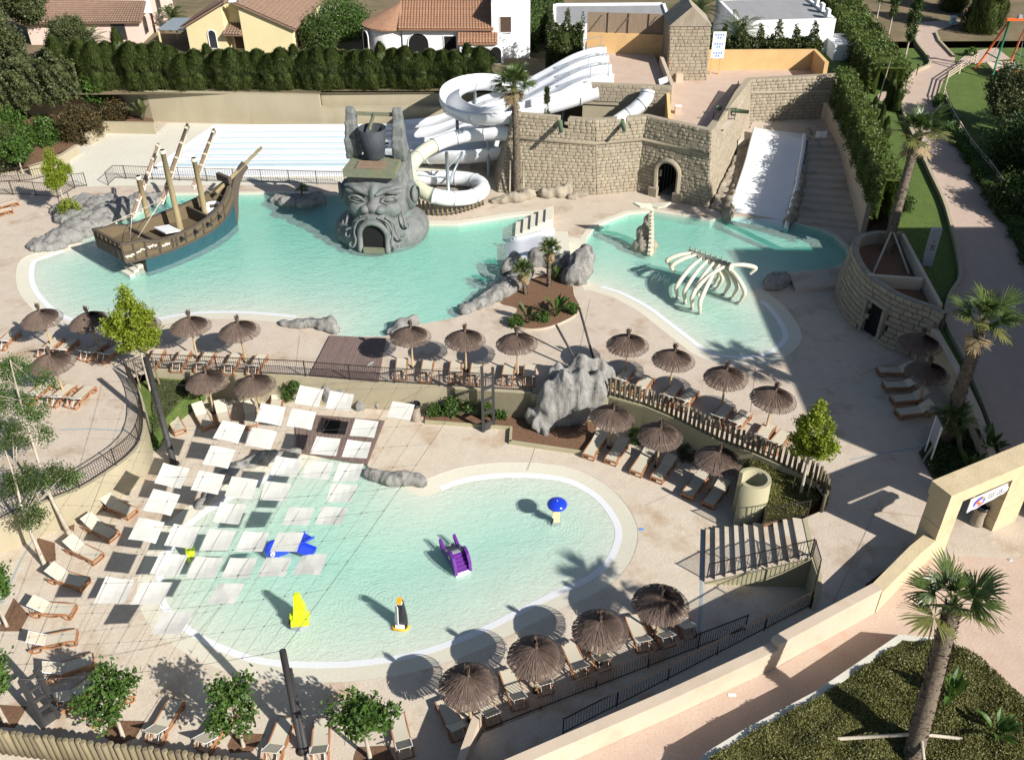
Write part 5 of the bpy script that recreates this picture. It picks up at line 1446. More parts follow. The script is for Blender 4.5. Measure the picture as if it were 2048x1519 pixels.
# stake fences
def stakes(name, label, pl, h, r, pitch, m, lean=(0, 0), zf=None):
 o = thing(name, label, 'fence', tuple(pl[0]))
 L = [0]
 for a, b in zip(pl, pl[1:]): L.append(L[-1] + (Vector(b) - Vector(a)).length)
 n = int(L[-1] / pitch); me = MB().lathe([(r * 1.02, 0), (r, h * .5), (r * .95, h - .02), (r * .7, h)], (0, 0, 0), 9).build('stake', m, o, rel=False)
 org = ORG[o.name]; j = 0
 for i in range(n + 1):
  s = L[-1] * i / n
  while j < len(pl) - 2 and s > L[j + 1]: j += 1
  p = Vector(pl[j]).lerp(Vector(pl[j + 1]), (s - L[j]) / (L[j + 1] - L[j]))
  q = me if i == 0 else mesh_copy(me, o)
  q.location = p - org; q.rotation_euler = (rnd.uniform(-.03, .03) + lean[0], rnd.uniform(-.03, .03) + lean[1], rnd.uniform(0, 6))
  q.scale = (1, 1, rnd.uniform(.96, 1.04))
 mb = MB()
 return o
stakes('stake_fence', 'curved fence of short round stakes around the foot of the spiral slide', crom([P(808, 396), P(822.6, 418.7), P(841, 427), P(872, 431), P(906, 429), P(940, 420), P(966, 410)], 4), 1.15, .10, .36, M['stake'])
sf = [(x, y, .14) for x, y in offs(top_wall[8:], -.15)] + [P(1650, 990, .03), P(1651, 1008, .03), P(1643, 1022, .03)]
stakes('stake_fence', 'long fence of dark round stakes on the olive wall curving round at its right end', sf, 1.12, .085, .285, M['log'])
stakes('stake_fence', 'fence of stout round logs cut off by the bottom left corner of the picture', [P(-40, 1456, ZL + 1.45) - Vector((0, 0, 1.45)), P(100, 1477, ZL + 1.35) - Vector((0, 0, 1.35)), P(250, 1494, ZL + 1.35) - Vector((0, 0, 1.35)), P(400, 1512, ZL + 1.35) - Vector((0, 0, 1.35)), P(560, 1532, ZL + 1.35) - Vector((0, 0, 1.35))], 1.45, .125, .265, M['stake'])
# masts, pylons, cable net and sails
tipL, tipB = P(291, 714, 4.45), P(565, 1300, 2.8)
o = thing('sail_mast', 'tall thick charcoal mast leaning at the left behind the lime green tree', 'mast', tuple(P(348, 928, ZL)))
MB().tube([P(348, 928, ZL), tipL], [.17, .15], 14).build('pole', M['mast'], o)
MB().lathe([(.30, 0), (.30, .03), (.16, .04)], tuple(P(348, 928, ZL)), 14).build('base_plate', M['iron'], o)
o = thing('sail_mast', 'charcoal mast with a shorter strut at the bottom between two loungers', 'mast', tuple(P(605, 1500, ZL)))
MB().tube([P(605, 1500, ZL), tipB], [.15, .13], 14).build('pole', M['mast'], o)
MB().tube([P(612, 1503, ZL), P(579, 1338, 1.9)], .11, 12).build('strut', M['mast'], o)
MB().lathe([(.26, 0), (.26, .03), (.14, .04)], tuple(P(605, 1500, ZL)), 14).build('base_plate', M['iron'], o)
def pylon(label, b0, b1, h0, h1, rungs):
 b0, b1 = Vector(b0), Vector(b1)
 o = thing('ladder_pylon', label, 'pylon', tuple(b0))
 up = Vector((0, 0, 1))
 MB().box(b0 + up * h0 / 2, (.16, .22, h0)).build('post', M['mast'], o)
 MB().box(b1 + up * h1 / 2, (.16, .22, h1)).build('post', M['mast'], o)
 rg = None
 for i in range(rungs):
  z = h1 * (i + .55) / rungs
  MB().bar(b0 + up * z, b1 + up * z, .12, .14).build('rung', M['mast'], o)
 MB().box((b0 + b1) / 2 + up * .25, ((b1 - b0).length * .9, .1, .5), rz=math.atan2((b1 - b0).y, (b1 - b0).x)).build('plate', M['mast'], o)
 return b0 + up * h0
tipR = pylon('ladder-like charcoal pylon standing in front of the ivy wall', P(967, 862, ZL), P(984, 858, ZL) + Vector((.1, .25, 0)), 4.45, 4.1, 5)
tipC = pylon('ladder-like charcoal pylon at the lower left behind the log fence', P(88, 1452, ZL), P(113, 1441, ZL) + Vector((0, .2, 0)), 3.05, 3.1, 5)
cTL, cTR, cBR, cBL = tipL - Vector((0, 0, .25)), tipR, tipB, tipC
def surf(u, v):
 a = cTL.lerp(cTR, u); b = cBL.lerp(cBR, u); p = a.lerp(b, v)
 p.z -= .35 * 4 * u * (1 - u) * 1 + .25 * 4 * v * (1 - v); return p
def proj(p):
 d = p - CAMPOS; z = d.dot(_F); return 1024 + CF * d.dot(_R) / z, 759.5 - CF * d.dot(_U) / z
def on_net(px, py):
 u, v = .5, .5
 for _ in range(25):
  x, y = proj(surf(u, v)); e = 1e-3
  xu, yu = proj(surf(u + e, v)); xv, yv = proj(surf(u, v + e))
  a, b, c, d = (xu - x) / e, (xv - x) / e, (yu - y) / e, (yv - y) / e; det = a * d - b * c
  if abs(det) < 1e-9: break
  dx, dy = px - x, py - y
  u += (d * dx - b * dy) / det; v += (-c * dx + a * dy) / det
  u = max(-.6, min(1.6, u)); v = max(-.6, min(1.6, v))
 return surf(u, v)
SAILS = [
 [[(1310,88),(1453,112),(1422,220),(1277,197)],[(1490,120),(1634,143),(1607,243),(1463,227)],[(1862,183),(1994,205),(1968,298),(1826,281)]],
 [[(1080,195),(1228,222),(1195,333),(1042,305)],[(1262,227),(1408,250),(1377,357),(1228,332)],[(1640,288),(1779,303),(1752,403),(1605,390)]],
 [[(850,297),(988,328),(940,437),(790,405)],[(1028,338),(1175,365),(1135,473),(980,450)],[(1410,392),(1553,407),(1525,511),(1368,497)],[(1593,411),(1737,428),(1708,525),(1558,516)]],
 [[(780,445),(928,475),(880,587),(728,560)],[(1170,510),(1323,527),(1283,635),(1130,622)],[(1352,540),(1512,548),(1478,653),(1322,640)],[(1545,550),(1692,556),(1655,658),(1503,662)]],
 [[(497,550),(655,583),(600,705),(443,672)],[(710,595),(865,623),(820,741),(658,712)],[(905,630),(1063,653),(1020,772),(860,750)],[(1105,658),(1260,675),(1220,780),(1070,772)],[(1500,672),(1655,680),(1615,787),(1465,783)]],
 [[(437,705),(598,741),(540,867),(375,835)],[(838,783),(993,798),(945,918),(790,902)],[(1245,815),(1398,820),(1360,925),(1205,922)],[(1440,808),(1597,815),(1560,917),(1400,920)]],
 [[(352,876),(505,905),(450,1033),(285,1005)],[(560,912),(720,930),(665,1060),(500,1042)],[(770,942),(930,957),(880,1075),(712,1072)],[(975,957),(1130,965),(1085,1080),(925,1078)],[(1180,965),(1335,965),(1290,1080),(1130,1083)]],
 [[(480,1080),(645,1100),(585,1230),(415,1210)],[(690,1107),(855,1115),(800,1235),(628,1235)],[(895,1115),(1057,1117),(1008,1235),(840,1237)],[(1110,1115),(1262,1115),(1220,1228),(1052,1230)],[(1320,1105),(1475,1090),(1430,1220),(1265,1218)]],
 [[(155,1225),(325,1248),(260,1387),(80,1388)],[(375,1255),(552,1262),(485,1390),(300,1395)],[(830,1270),(980,1270),(920,1390),(750,1395)]],
 [[(494,1435),(679,1435),(599,1566),(417,1572)]]]
rown = ['top', 'second', 'third', 'fourth', 'fifth', 'sixth', 'seventh', 'eighth', 'ninth', 'last']
cn = ['first', 'second', 'third', 'fourth', 'fifth']
for ri, row in enumerate(SAILS):
 for ci, q in enumerate(row):
  c = [on_net(160 + x / 2.978, 740 + y / 2.978) for x, y in q]
  cen = sum(c, Vector()) / 4; n = (c[1] - c[0]).cross(c[2] - c[0]).normalized()
  if n.z < 0: n = -n
  lab = ('the only white square sail in the last, nearest row of the cable net' if ri == 9 else 'white square shade sail, %s from the left in the %s row of the net' % (cn[ci], rown[ri]))
  o = thing('shade_sail', lab, 'shade sail', tuple(cen), group='square shade sails hung in the cable net')
  K = 4; vs = []; tw = rnd.uniform(-.30, .42); cr = 1 if rnd.random() < .5 else -1
  for i in range(K + 1):
   for j in range(K + 1):
    u, v = i / K, j / K
    p = c[0].lerp(c[1], u).lerp(c[3].lerp(c[2], u), v)
    sag = (1 - (2 * u - 1) ** 2) * (1 - (2 * v - 1) ** 2)
    dg = abs(u - v) if cr > 0 else abs(u + v - 1)
    p = p + n * (-.05 * sag + tw * .35 * (1 - dg) * 4 * u * (1 - u) * .6); 
    pull = .02 * ((1 - (2 * u - 1) ** 2) * abs(2 * v - 1)); p = p.lerp(cen, pull)
    vs.append(p)
  fs = [(i * (K + 1) + j, (i + 1) * (K + 1) + j, (i + 1) * (K + 1) + j + 1, i * (K + 1) + j + 1) for i in range(K) for j in range(K)]
  MB().add(vs, fs, False).build('canvas', M['canvas'], o)
  st_ = MB()
  a, b = (c[0], c[2]) if cr > 0 else (c[1], c[3])
  cents = [(p - cen).normalized() for p in c]
  MB().tube([a + (a - cen).normalized() * .12 - n * .05, cen - n * .14, b + (b - cen).normalized() * .12 - n * .05], .006, 4).build('stay_cord', M['cable'], o)
  a, b = (c[1], c[3]) if cr > 0 else (c[0], c[2])
  MB().tube([a + (a - cen).normalized() * .12 - n * .05, cen - n * .15, b + (b - cen).normalized() * .12 - n * .05], .006, 4).build('stay_cord', M['cable'], o)
o = thing('cable_net', 'big square net of thin steel cables stretched between the charcoal masts', 'cable net', tuple(cTL))
NU, NV = 13, 12
for i in range(NU + 1):
 MB().tube([surf(i / NU, k / 10) for k in range(11)], .006 if 0 < i < NU else .011, 4).build('cable', M['cable'], o)
for i in range(NV + 1):
 MB().tube([surf(k / 10, i / NV) for k in range(11)], .006 if 0 < i < NV else .011, 4).build('cable', M['cable'], o)
mb = MB()
kn = None; org = ORG[o.name]
for i in range(NU + 1):
 for k in range(NV + 1):
  if kn is None: kn = MB().ell((0, 0, 0), (.035, .035, .02), 6, 3).build('clamp', M['cable'], o, rel=False); q = kn
  else: q = mesh_copy(kn, o)
  q.location = surf(i / NU, k / NV) - org
# drum, planter at the stair head, bridge
dc = P(1493, 1040, ZL)
o = thing('beige_drum', 'tall hollow beige drum with an open slot at the head of the stairs', 'shower drum', tuple(dc))
a0_, a1_ = R(205), R(505)
mb = MB(); n = 40; vs = []
for i in range(n + 1):
 a = a0_ + (a1_ - a0_) * i / n - math.pi * .0
 for r, z in ((.86, 0), (.80, 2.86), (.62, 2.86), (.62, .0)):
  vs.append((dc.x + math.cos(a) * r, dc.y + math.sin(a) * r, dc.z + z))
mb.add(vs, [(i * 4 + k, i * 4 + 4 + k, i * 4 + 5 + k, i * 4 + k + 1)[::-1] for i in range(n) for k in range(3)], True)
mb.add([vs[0], vs[1], vs[2], vs[3]], [(0, 1, 2, 3)]); mb.add(vs[-4:], [(3, 2, 1, 0)])
mb.sm = [False if i % 3 == 1 else s for i, s in enumerate(mb.sm)]
mb.build('drum_wall', M['olive'], o)
MB().lathe([(.001, 1.9), (.62, 1.9)], tuple(dc), 20, cap=False).build('inner_floor', M['olive'], o)
pq = W2([(1500, 918), (1577, 946), (1626, 972), (1640, 1000), (1604, 1034), (1528, 1046), (1532, 985), (1480, 935)], -.3)
MB().prism(pq, ZL, -.35).build('planter_fill', M['soil'], kind='structure')
def bridge():
 o = thing('boardwalk', 'small brown plank bridge between the far parasols crossed by a parasol shadow', 'boardwalk', tuple(P(700, 710, .05)))
 a, b = P(660, 670, .12), P(772, 676, .12); c, d = P(618, 752, .10), P(757, 765, .10)
 n = 26; org = ORG[o.name]
 for i in range(n):
  t0, t1 = i / n + .0015, (i + 1) / n - .002
  p0, p1 = a.lerp(b, t0), a.lerp(b, t1); q0, q1 = c.lerp(d, t0), c.lerp(d, t1)
  pl = [(p0.x, p0.y), (q0.x, q0.y), (q1.x, q1.y), (p1.x, p1.y)]
  MB().prism(pl, .02, .11 + rnd.uniform(-.004, .004)).build('plank', M['deckwood'], o)
bridge()
o = thing('timber_deck', 'small dark timber deck with a black opening beside the upper shade sails', 'deck', tuple(P(690, 890, ZL)))
a, b, c, d = P(590, 828, ZL), P(770, 843, ZL), P(735, 930, ZL), P(593, 905, ZL)
n = 22
for i in range(n):
 t0, t1 = i / n + .002, (i + 1) / n - .002
 p0, p1 = a.lerp(b, t0), a.lerp(b, t1); q0, q1 = d.lerp(c, t0), d.lerp(c, t1)
 MB().prism([(p0.x, p0.y), (q0.x, q0.y), (q1.x, q1.y), (p1.x, p1.y)], ZL, ZL + .10 + rnd.uniform(-.004, .004)).build('plank', M['deckwood'], o)
MB().prism(W2([(652, 840), (697, 843), (690, 868), (645, 866)], ZL + .12), ZL + .05, ZL + .125).build('opening', M['dark'], o)
# rocks (blobs merged, remeshed and weathered)
def blobby(name, mb, m, parent, vox=.12, disp=.12, dscale=.9, vert=.0, smooth=2, seed=0, keepz=None):
 me = bpy.data.meshes.new('tmp'); me.from_pydata(mb.v, [], mb.f)
 ob = bpy.data.objects.new('tmp', me); COL.objects.link(ob)
 md = ob.modifiers.new('r', 'REMESH'); md.mode = 'VOXEL'; md.voxel_size = vox
 if smooth:
  s = ob.modifiers.new('s', 'SMOOTH'); s.iterations = smooth; s.factor = .5
 dg = bpy.context.evaluated_depsgraph_get(); ev = ob.evaluated_get(dg); m2 = bpy.data.meshes.new_from_object(ev)
 bpy.data.objects.remove(ob); bpy.data.meshes.remove(me)
 n = len(m2.vertices); co = np.empty(n * 3, np.float32); m2.vertices.foreach_get('co', co); co = co.reshape(-1, 3)
 no = np.empty(n * 3, np.float32); m2.vertex_normals.foreach_get('vector', no); no = no.reshape(-1, 3)
 off = Vector((seed * 7.1, seed * 3.3, 0)); d = np.empty(n)
 for i in range(n):
  p = Vector(co[i]) + off
  a = noise.fractal(p * dscale, 1, 2, 4)
  v = 0
  if vert: v = -abs(noise.noise(Vector((p.x * 1.6 * dscale, p.y * 1.6 * dscale, p.z * .3)))) * vert
  d[i] = a * disp + v
 co += no * d[:, None]
 if parent is not None: co -= np.array(ORG[parent.name], dtype=np.float32)
 m2.vertices.foreach_set('co', co.ravel()); m2.polygons.foreach_set('use_smooth', np.ones(len(m2.polygons), bool))
 m2.materials.clear(); m2.materials.append(m); m2.update(); m2.name = name
 return link_mesh(name, m2, parent)
def rock(label, pts, m='rock', vox=.13, disp=.16, vert=.22, z0=0, seed=1, name='boulder', cat='rock', chain=0):
 if chain:
  q2 = []
  for a, b in zip(pts, pts[1:]):
   for k in range(chain + 1): t = k / (chain + 1); q2.append(tuple(u + (w - u) * t for u, w in zip(a, b)))
  pts = q2 + [pts[-1]]
 mb = MB()
 for q in pts:
  px, py, dz, rx, ry, rz_ = q[:6]
  c = P(px, py, z0); mb.ell((c.x, c.y, z0 + dz), (rx, ry, rz_), 14, 9, rz=q[6] if len(q) > 6 else 0)
 o = blobby(name, mb, M[m], None, vox, disp, 1.1, vert, 1, seed)
 return tag(o, label, cat)
rock('long low pale rock bank curving round the left end of the lagoon', [(95, 492, .1, 1.5, 1.1, .55), (130, 478, .2, 1.5, 1.2, .7), (160, 462, .2, 1.6, 1.3, .8), (190, 446, .2, 1.7, 1.4, .8), (222, 432, .2, 1.6, 1.3, .8), (150, 436, .1, 1.6, 1.4, .7), (128, 420, .0, 1.2, 1.2, .6), (165, 405, .0, 1.2, 1.2, .6), (205, 408, .0, 1.5, 1.4, .7), (250, 418, .1, 1.5, 1.2, .8), (285, 405, .1, 1.4, 1.1, .75), (312, 398, .0, 1.0, .8, .6)], seed=1)
rock('flat rock ring with a small palm in it behind the ship bow', [(560, 400, .05, .9, .7, .55), (595, 398, .0, .9, .6, .5), (630, 398, .05, .9, .7, .55), (575, 408, .1, .9, .6, .55), (610, 410, .1, .9, .6, .55), (640, 404, .0, .5, .5, .45)], m='rock', seed=2)
rock('low rock spit at the end of the white overflow band', [(572, 649, .05, .5, .35, .3), (605, 651, .08, .5, .4, .38), (630, 652, .15, .6, .5, .5), (657, 654, .2, .65, .6, .6), (670, 660, .1, .4, .5, .5)], seed=3, chain=1)
rock('low rock right of the plank bridge at the water edge', [(785, 664, .05, .5, .5, .4), (805, 655, .12, .6, .5, .5), (822, 648, .15, .55, .45, .5), (795, 672, .0, .4, .4, .35)], seed=4)
rock('long rock ridge between the lagoon and the bed of small palms', [(930, 622, .05, .6, .5, .4), (955, 612, .15, .8, .5, .5), (985, 598, .2, .9, .6, .6), (1012, 582, .25, .9, .6, .65), (1035, 565, .3, .9, .6, .7), (1050, 552, .3, .7, .6, .7), (1015, 548, .3, .6, .5, .7), (1030, 540, .5, .6, .5, .9)], seed=5, chain=1)
rock('tall rounded boulders between the two pools', [(1078, 528, .4, .9, .6, 1.0), (1105, 530, .35, .9, .6, .9), (1128, 540, .4, .8, .6, .9), (1150, 565, .4, .9, .7, 1.0), (1160, 552, .7, .9, .8, 1.5), (1168, 545, 1.0, .75, .7, 1.2), (1135, 560, .3, .6, .5, .7)], seed=6)
rock('dark shaded boulder on the right edge of the bone pool', [(1552, 570, .3, .85, .7, .75), (1545, 578, .2, .6, .5, .5), (1565, 562, .3, .5, .5, .5)], seed=7)
rock('low tan boulder left of the fort palm, second from the stakes', [(1000, 405, .15, .9, .5, .45), (1030, 402, .2, .9, .5, .55), (1055, 395, .25, .8, .5, .6)], m='rocktan', seed=8)
rock('pale cracked boulder in front of the left fort wall', [(1095, 393, .25, .8, .6, .6), (1115, 392, .25, .8, .5, .6), (1135, 388, .35, .5, .45, .7), (1130, 383, .5, .35, .3, .6)], m='rocktan', seed=9)
rock('flat tan boulder at the foot of the fort near its first corner', [(1160, 392, .08, .8, .45, .3), (1145, 396, .08, .6, .4, .3)], m='rocktan', seed=10)
rock('low smooth rock on the rim of the children pool', [(738, 948, .1, .35, .35, .35), (760, 955, .15, .5, .4, .45), (785, 962, .18, .5, .4, .45), (812, 964, .2, .5, .42, .5), (832, 964, .22, .4, .4, .5), (845, 968, .1, .25, .3, .4)], z0=ZL, vox=.09, disp=.1, vert=.12, seed=11, chain=1)
rock('flat rock ridge under the middle shade sails', [(590, 905, .05, .4, .3, .3), (535, 918, .15, .6, .4, .45), (475, 935, .05, .55, .4, .35), (440, 960, .02, .5, .4, .28), (420, 985, 0, .4, .35, .22), (398, 1010, 0, .38, .35, .24)], z0=ZL, vox=.09, disp=.1, vert=.12, seed=12, chain=2)
rock('tall grey rock beside the splash basin above the upper sails', [(735, 800, .5, .55, .6, .9), (742, 790, 1.0, .5, .6, 1.0), (745, 780, 1.4, .5, .7, .7), (752, 812, .3, .6, .5, .6), (720, 815, .2, .4, .4, .4)], z0=ZL, vox=.09, disp=.12, vert=.25, seed=13)
rock('rock wall of the small cascade beneath the plank bridge', [(608, 790, .6, .5, .6, 1.0), (630, 800, .7, .7, .5, 1.0), (660, 805, .8, .7, .5, .95), (690, 806, .7, .6, .5, 1.0), (715, 806, .6, .5, .5, .9), (600, 775, 1.3, .4, .4, .5)], z0=ZL, vox=.09, disp=.12, vert=.25, seed=14)
rock('tall streaked grey waterfall rock at the centre by the stake fence', [(1062, 850, .6, .35, .4, .8), (1075, 862, .5, .5, .4, .7), (1095, 850, 1.3, .7, .7, 1.9), (1125, 848, 1.6, .8, .7, 2.3), (1155, 845, 1.6, .8, .7, 2.4), (1190, 838, 1.4, .7, .7, 2.2), (1110, 830, 2.0, .8, .7, 1.9), (1160, 820, 2.4, 1.0, .7, 1.7), (1195, 815, 2.1, .8, .6, 1.6), (1215, 815, 1.5, .5, .5, 1.5), (1085, 868, .2, .5, .35, .5)], z0=ZL, vox=.10, disp=.09, vert=.36, seed=15)
mb = MB(); _q = [(15.55, 66.9), (17.0, 65.5), (17.9, 67.9), (21.1, 76.7), (21.2, 79.4)]; _z = lambda x, y: .25 + max(0, (y - 66.5)) * .175
mb.prism(_q, -.4, _z, True, True); tag(blobby('rock_slope', mb, M['rocktan'], None, .13, .16, 1.2, .15, 1, 50), 'sloping rough rock apron between the fort wall and the wide white slide', 'rock')
rock('rough rock edging along the left edge of the wide white slide', [(1452, 432, .1, .6, .7, .6), (1462, 404, .3, .4, .8, .6), (1474, 372, .6, .35, .9, .7), (1487, 337, .9, .35, .9, .8), (1497, 302, 1.3, .35, .9, .8)], m='rocktan', seed=16, vox=.14, chain=2, disp=.22)
rock('rough rock filling between the wide slide and the shallow steps', [(1578, 445, .2, .45, .5, .6), (1590, 415, .5, .45, .9, .8), (1598, 385, .8, .45, 1.0, .9), (1604, 350, 1.2, .45, 1.0, 1.0), (1608, 315, 1.7, .42, 1.0, .9)], m='rocktan', seed=17, chain=2)
MB().prism(W2([(1575, 552), (1690, 540), (1700, 575), (1590, 585)]), .0, .28).build('raised_ledge', M['plaza'], kind='structure')
o = thing('bed_kerb', 'low beige kerb round the soil bed at the foot of the waterfall rock', 'kerb', tuple(P(1060, 885, ZL)))
for i, (a, b) in enumerate((((1020, 858), (1018, 888)), ((1018, 888), (1180, 912)))): wall_mb(W2([a, b], ZL), .14, ZL, ZL + .22, side=1).build('kerb_stone', M['olive'], o)
o = thing('bed_kerb', 'low beige kerb in front of the ivy on the retaining wall', 'kerb', tuple(P(930, 862, ZL)))
wall_mb(W2([(850, 847), (1024, 860)], ZL), .12, ZL, ZL + .2, side=1).build('kerb_stone', M['olive'], o)
sheet('ivy_bed', W2([(850, 845), (1024, 858), (1062, 800), (853, 800)], ZL), [], ZL + .10, M['soil'])
sheet('rock_bed', W2([(1024, 858), (1020, 886), (1180, 908), (1200, 830), (1062, 800)], ZL), [], ZL + .09, M['soil'])
sheet('palm_bed', [(v.x, v.y) for v in crom([P(*q) for q in [(1015, 645), (1035, 618), (1000, 605), (1030, 580), (1060, 560), (1100, 548), (1140, 562), (1148, 590), (1158, 612), (1150, 632), (1100, 655), (1050, 660)]], 4, closed=True)], [], .012, M['soil'])
strip = crom([P(*q) for q in [(1013, 645), (1050, 660), (1100, 656), (1150, 633), (1160, 612)]], 5)
o = thing('bed_kerb', 'thin curved kerb along the bed of small palms between the pools', 'kerb', tuple(strip[0])); wall_mb([(v.x, v.y) for v in strip], .10, 0, .09).build('kerb_stone', M['sandwall'], o)
for i, q in enumerate([[(0, 1250), (28, 1195), (58, 1230), (40, 1262), (0, 1262)], [(-30, 1450), (-10, 1408), (55, 1412), (30, 1455)], [(205, 1470), (225, 1440), (290, 1441), (272, 1474), (235, 1490)], [(455, 1490), (468, 1464), (530, 1467), (505, 1502), (460, 1505)], [(708, 1510), (715, 1493), (775, 1490), (790, 1519), (705, 1530)], [(70, 1100), (75, 1075), (110, 1085), (112, 1120), (85, 1130)], [(107, 1040), (118, 1020), (150, 1040), (148, 1062)]]):
 sheet('tree_pit', W2(q, ZL), [], ZL + .012, M['soil'])
# small white slide and steps into the lagoon
o = thing('small_white_slide', 'short wide white wave slide running into the lagoon beside the small palms', 'slide', tuple(P(1060, 500, 0)))
a = [P(1108, 462, .95), P(1085, 466, .9), P(1055, 474, .55), P(1030, 479, .3), P(1012, 482, -.15)]
b = [P(1112, 505, .95), P(1090, 508, .9), P(1060, 515, .55), P(1033, 520, .3), P(1013, 524, -.15)]
a, b = crom(a, 4), crom(b, 4); n = len(a); K = 6
vs = [x.lerp(y, k / K) for x, y in zip(a, b) for k in range(K + 1)]
MB().add(vs, [(i * (K + 1) + k, i * (K + 1) + k + 1, (i + 1) * (K + 1) + k + 1, (i + 1) * (K + 1) + k) for i in range(n - 1) for k in range(K)], True).build('slide_bed', M['white'], o)
for s in (a, b): MB().sweep(s, [(-.09, -1.2), (-.09, .22), (.09, .22), (.09, -1.2)], closedprof=True, cap=True).build('side_rail', M['white'], o)
MB().prism([tuple(a[0].xy), tuple(b[0].xy), (b[0].x + 1.0, b[0].y), (a[0].x + 1.0, a[0].y)], 0, .93).build('start_block', M['cream'], o)
o = thing('pool_steps', 'four cream concrete steps cut beside the small white slide', 'steps', tuple(P(1065, 450, 0)))
for i in range(5):
 x0 = 1030 + i * 15
 a_, b_ = P(x0, 473 - i * 3.2, 0), P(x0 + 2, 447 - i * 3.4, 0); c_, d_ = P(x0 + 15, 470 - i * 3.2, 0), P(x0 + 17, 444 - i * 3.4, 0)
 MB().prism([tuple(a_.xy), tuple(c_.xy), tuple(d_.xy), tuple(b_.xy)], -.5, .12 + i * .17).build('step', M['cream'], o)
# pirate ship
hx = Vector((.64, .77, 0)).normalized(); px_ = Vector((-hx.y, hx.x, 0)); so = Vector((-26.3, 58.4, 0))
def S(x, y, z): return so + hx * x + px_ * y + Vector((0, 0, z))   # x forward, y port
ship = thing('pirate_ship', 'wooden play pirate ship with three bare masts standing in the lagoon', 'ship', tuple(so))
st_x = [-1.9, -1.2, -.4, .6, 2, 3.6, 5.2, 6.6, 7.6, 8.3]
st_w = [1.75, 1.8, 1.85, 1.9, 1.92, 1.85, 1.6, 1.15, .62, .14]        # half beam at rail
st_rail = [2.75, 2.6, 2.5, 2.05, 1.95, 2.0, 2.15, 2.5, 2.95, 3.5]
st_wl = [0, 0, 1.45, 1.6, 1.68, 1.6, 1.35, .9, .42, .06]
def hull(side, lo, hi, name, m, thick=.09, i0=0, i1=None, dx=0):
 i1 = i1 or len(st_x); vs = []
 for i in range(i0, i1):
  for z in (lo(i), (lo(i) + hi(i)) / 2, hi(i)):
   t = max(0, min(1, z / max(.5, st_rail[i]))); w0 = st_wl[i] if st_wl[i] else .9 * st_w[i]
   w = w0 + (st_w[i] - w0) * t
   vs.append(S(st_x[i] + dx, side * w, z)); vs.append(S(st_x[i] + dx, side * max(0.02, w - thick), z))
 n = i1 - i0; fs = []
 for i in range(n - 1):
  for k in (0, 2):
   a = i * 6 + k; fs += [(a, a + 6, a + 8, a + 2), (a + 1, a + 3, a + 9, a + 7)]
  a = i * 6 + 4; fs.append((a, a + 6, a + 7, a + 1)); a = i * 6; fs.append((a, a + 1, a + 7, a + 6))
 fs.append((0, 2, 3, 1)); fs.append((2, 4, 5, 3))
 return MB().add(vs, fs).build(name, m, ship)
belt = lambda i: [1.35, 1.2, 1.05, 1.0, .95, .95, 1.0, 1.2, 1.5, 1.9][i]
for s in (1, -1):
 hull(s, lambda i: -.8, lambda i: belt(i) - .02, 'lower_hull', M['hullblue'], i0=2)
 hull(s, lambda i: belt(i), lambda i: st_rail[i], 'bulwark', M['hullwood'], thick=.12)
 pts = [S(st_x[i], s * (st_w[i] - .02), st_rail[i] + .04) for i in range(len(st_x))]
 MB().sweep(crom(pts, 3), [(-.1, -.07), (.1, -.07), (.1, .07), (-.1, .07)], closedprof=True, cap=True).build('gunwale', M['darkwood'], ship)
 def side_pt(i, z):
  w0 = st_wl[i] if st_wl[i] else .9 * st_w[i]; t = z / st_rail[i]; return w0 + (st_w[i] - w0) * t
 for f in (0.02, .55):
  pts = [S(st_x[i], s * (side_pt(i, belt(i) + (st_rail[i] - belt(i)) * f) + .03), belt(i) + (st_rail[i] - belt(i)) * f) for i in range(len(st_x))]
  MB().sweep(crom(pts, 2), [(-.04, -.06), (.05, -.06), (.05, .06), (-.04, .06)], closedprof=True, cap=True).build('wale', M['darkwood'], ship)
def at_side(x, z, s=-1, out=.04):
 for i in range(len(st_x) - 1):
  if x <= st_x[i + 1]:
   t = (x - st_x[i]) / (st_x[i + 1] - st_x[i]); r = st_rail[i] + (st_rail[i + 1] - st_rail[i]) * t
   w0a = st_wl[i] or .9 * st_w[i]; w0b = st_wl[i + 1] or .9 * st_w[i + 1]
   w0 = w0a + (w0b - w0a) * t; w1 = st_w[i] + (st_w[i + 1] - st_w[i]) * t
   return S(x, s * (w0 + (w1 - w0) * z / r + out), z), r
for x in (-1.15, -.3, .7, 1.7, 2.0, 2.8, 3.6, 4.4, 5.2, 6.0, 6.7):
 a, r = at_side(x, 1.15 if x < 5 else 1.35); b, r = at_side(x, 1.9 if x > .5 else 2.4)
 b, _ = at_side(x, r - .05); MB().bar(a, b, .11, .09).build('frame_timber', M['darkwood'], ship)
for k, x in enumerate((2.4, 3.6, 4.8, 6.0)):
 p, r = at_side(x, 1.62 + .06 * k, out=.02); q, _ = at_side(x, 1.62 + .06 * k, out=.34)
 cn_ = MB().tube([p, q], .13, 10).build('gun', M['black'], ship); cn_['label'] = 'short black gun port in the ship side'
for k, x in enumerate((-1.5, -.7, .15, 1.15)):
 z = 1.75 if k == 0 else (1.85 if k < 3 else 1.6); mb = MB(); rr = random.Random(k)
 for j in range(9):
  t = j / 8; p, r = at_side(x - .28 + .56 * t, z + .14 * (rr.random() - .5), out=.05)
  mb.ell(p, (.06 + .04 * rr.random(), .05, .05 + .05 * rr.random()), 6, 4)
 mb.build('carved_ornament', M['rope'], ship, kind='stuff')
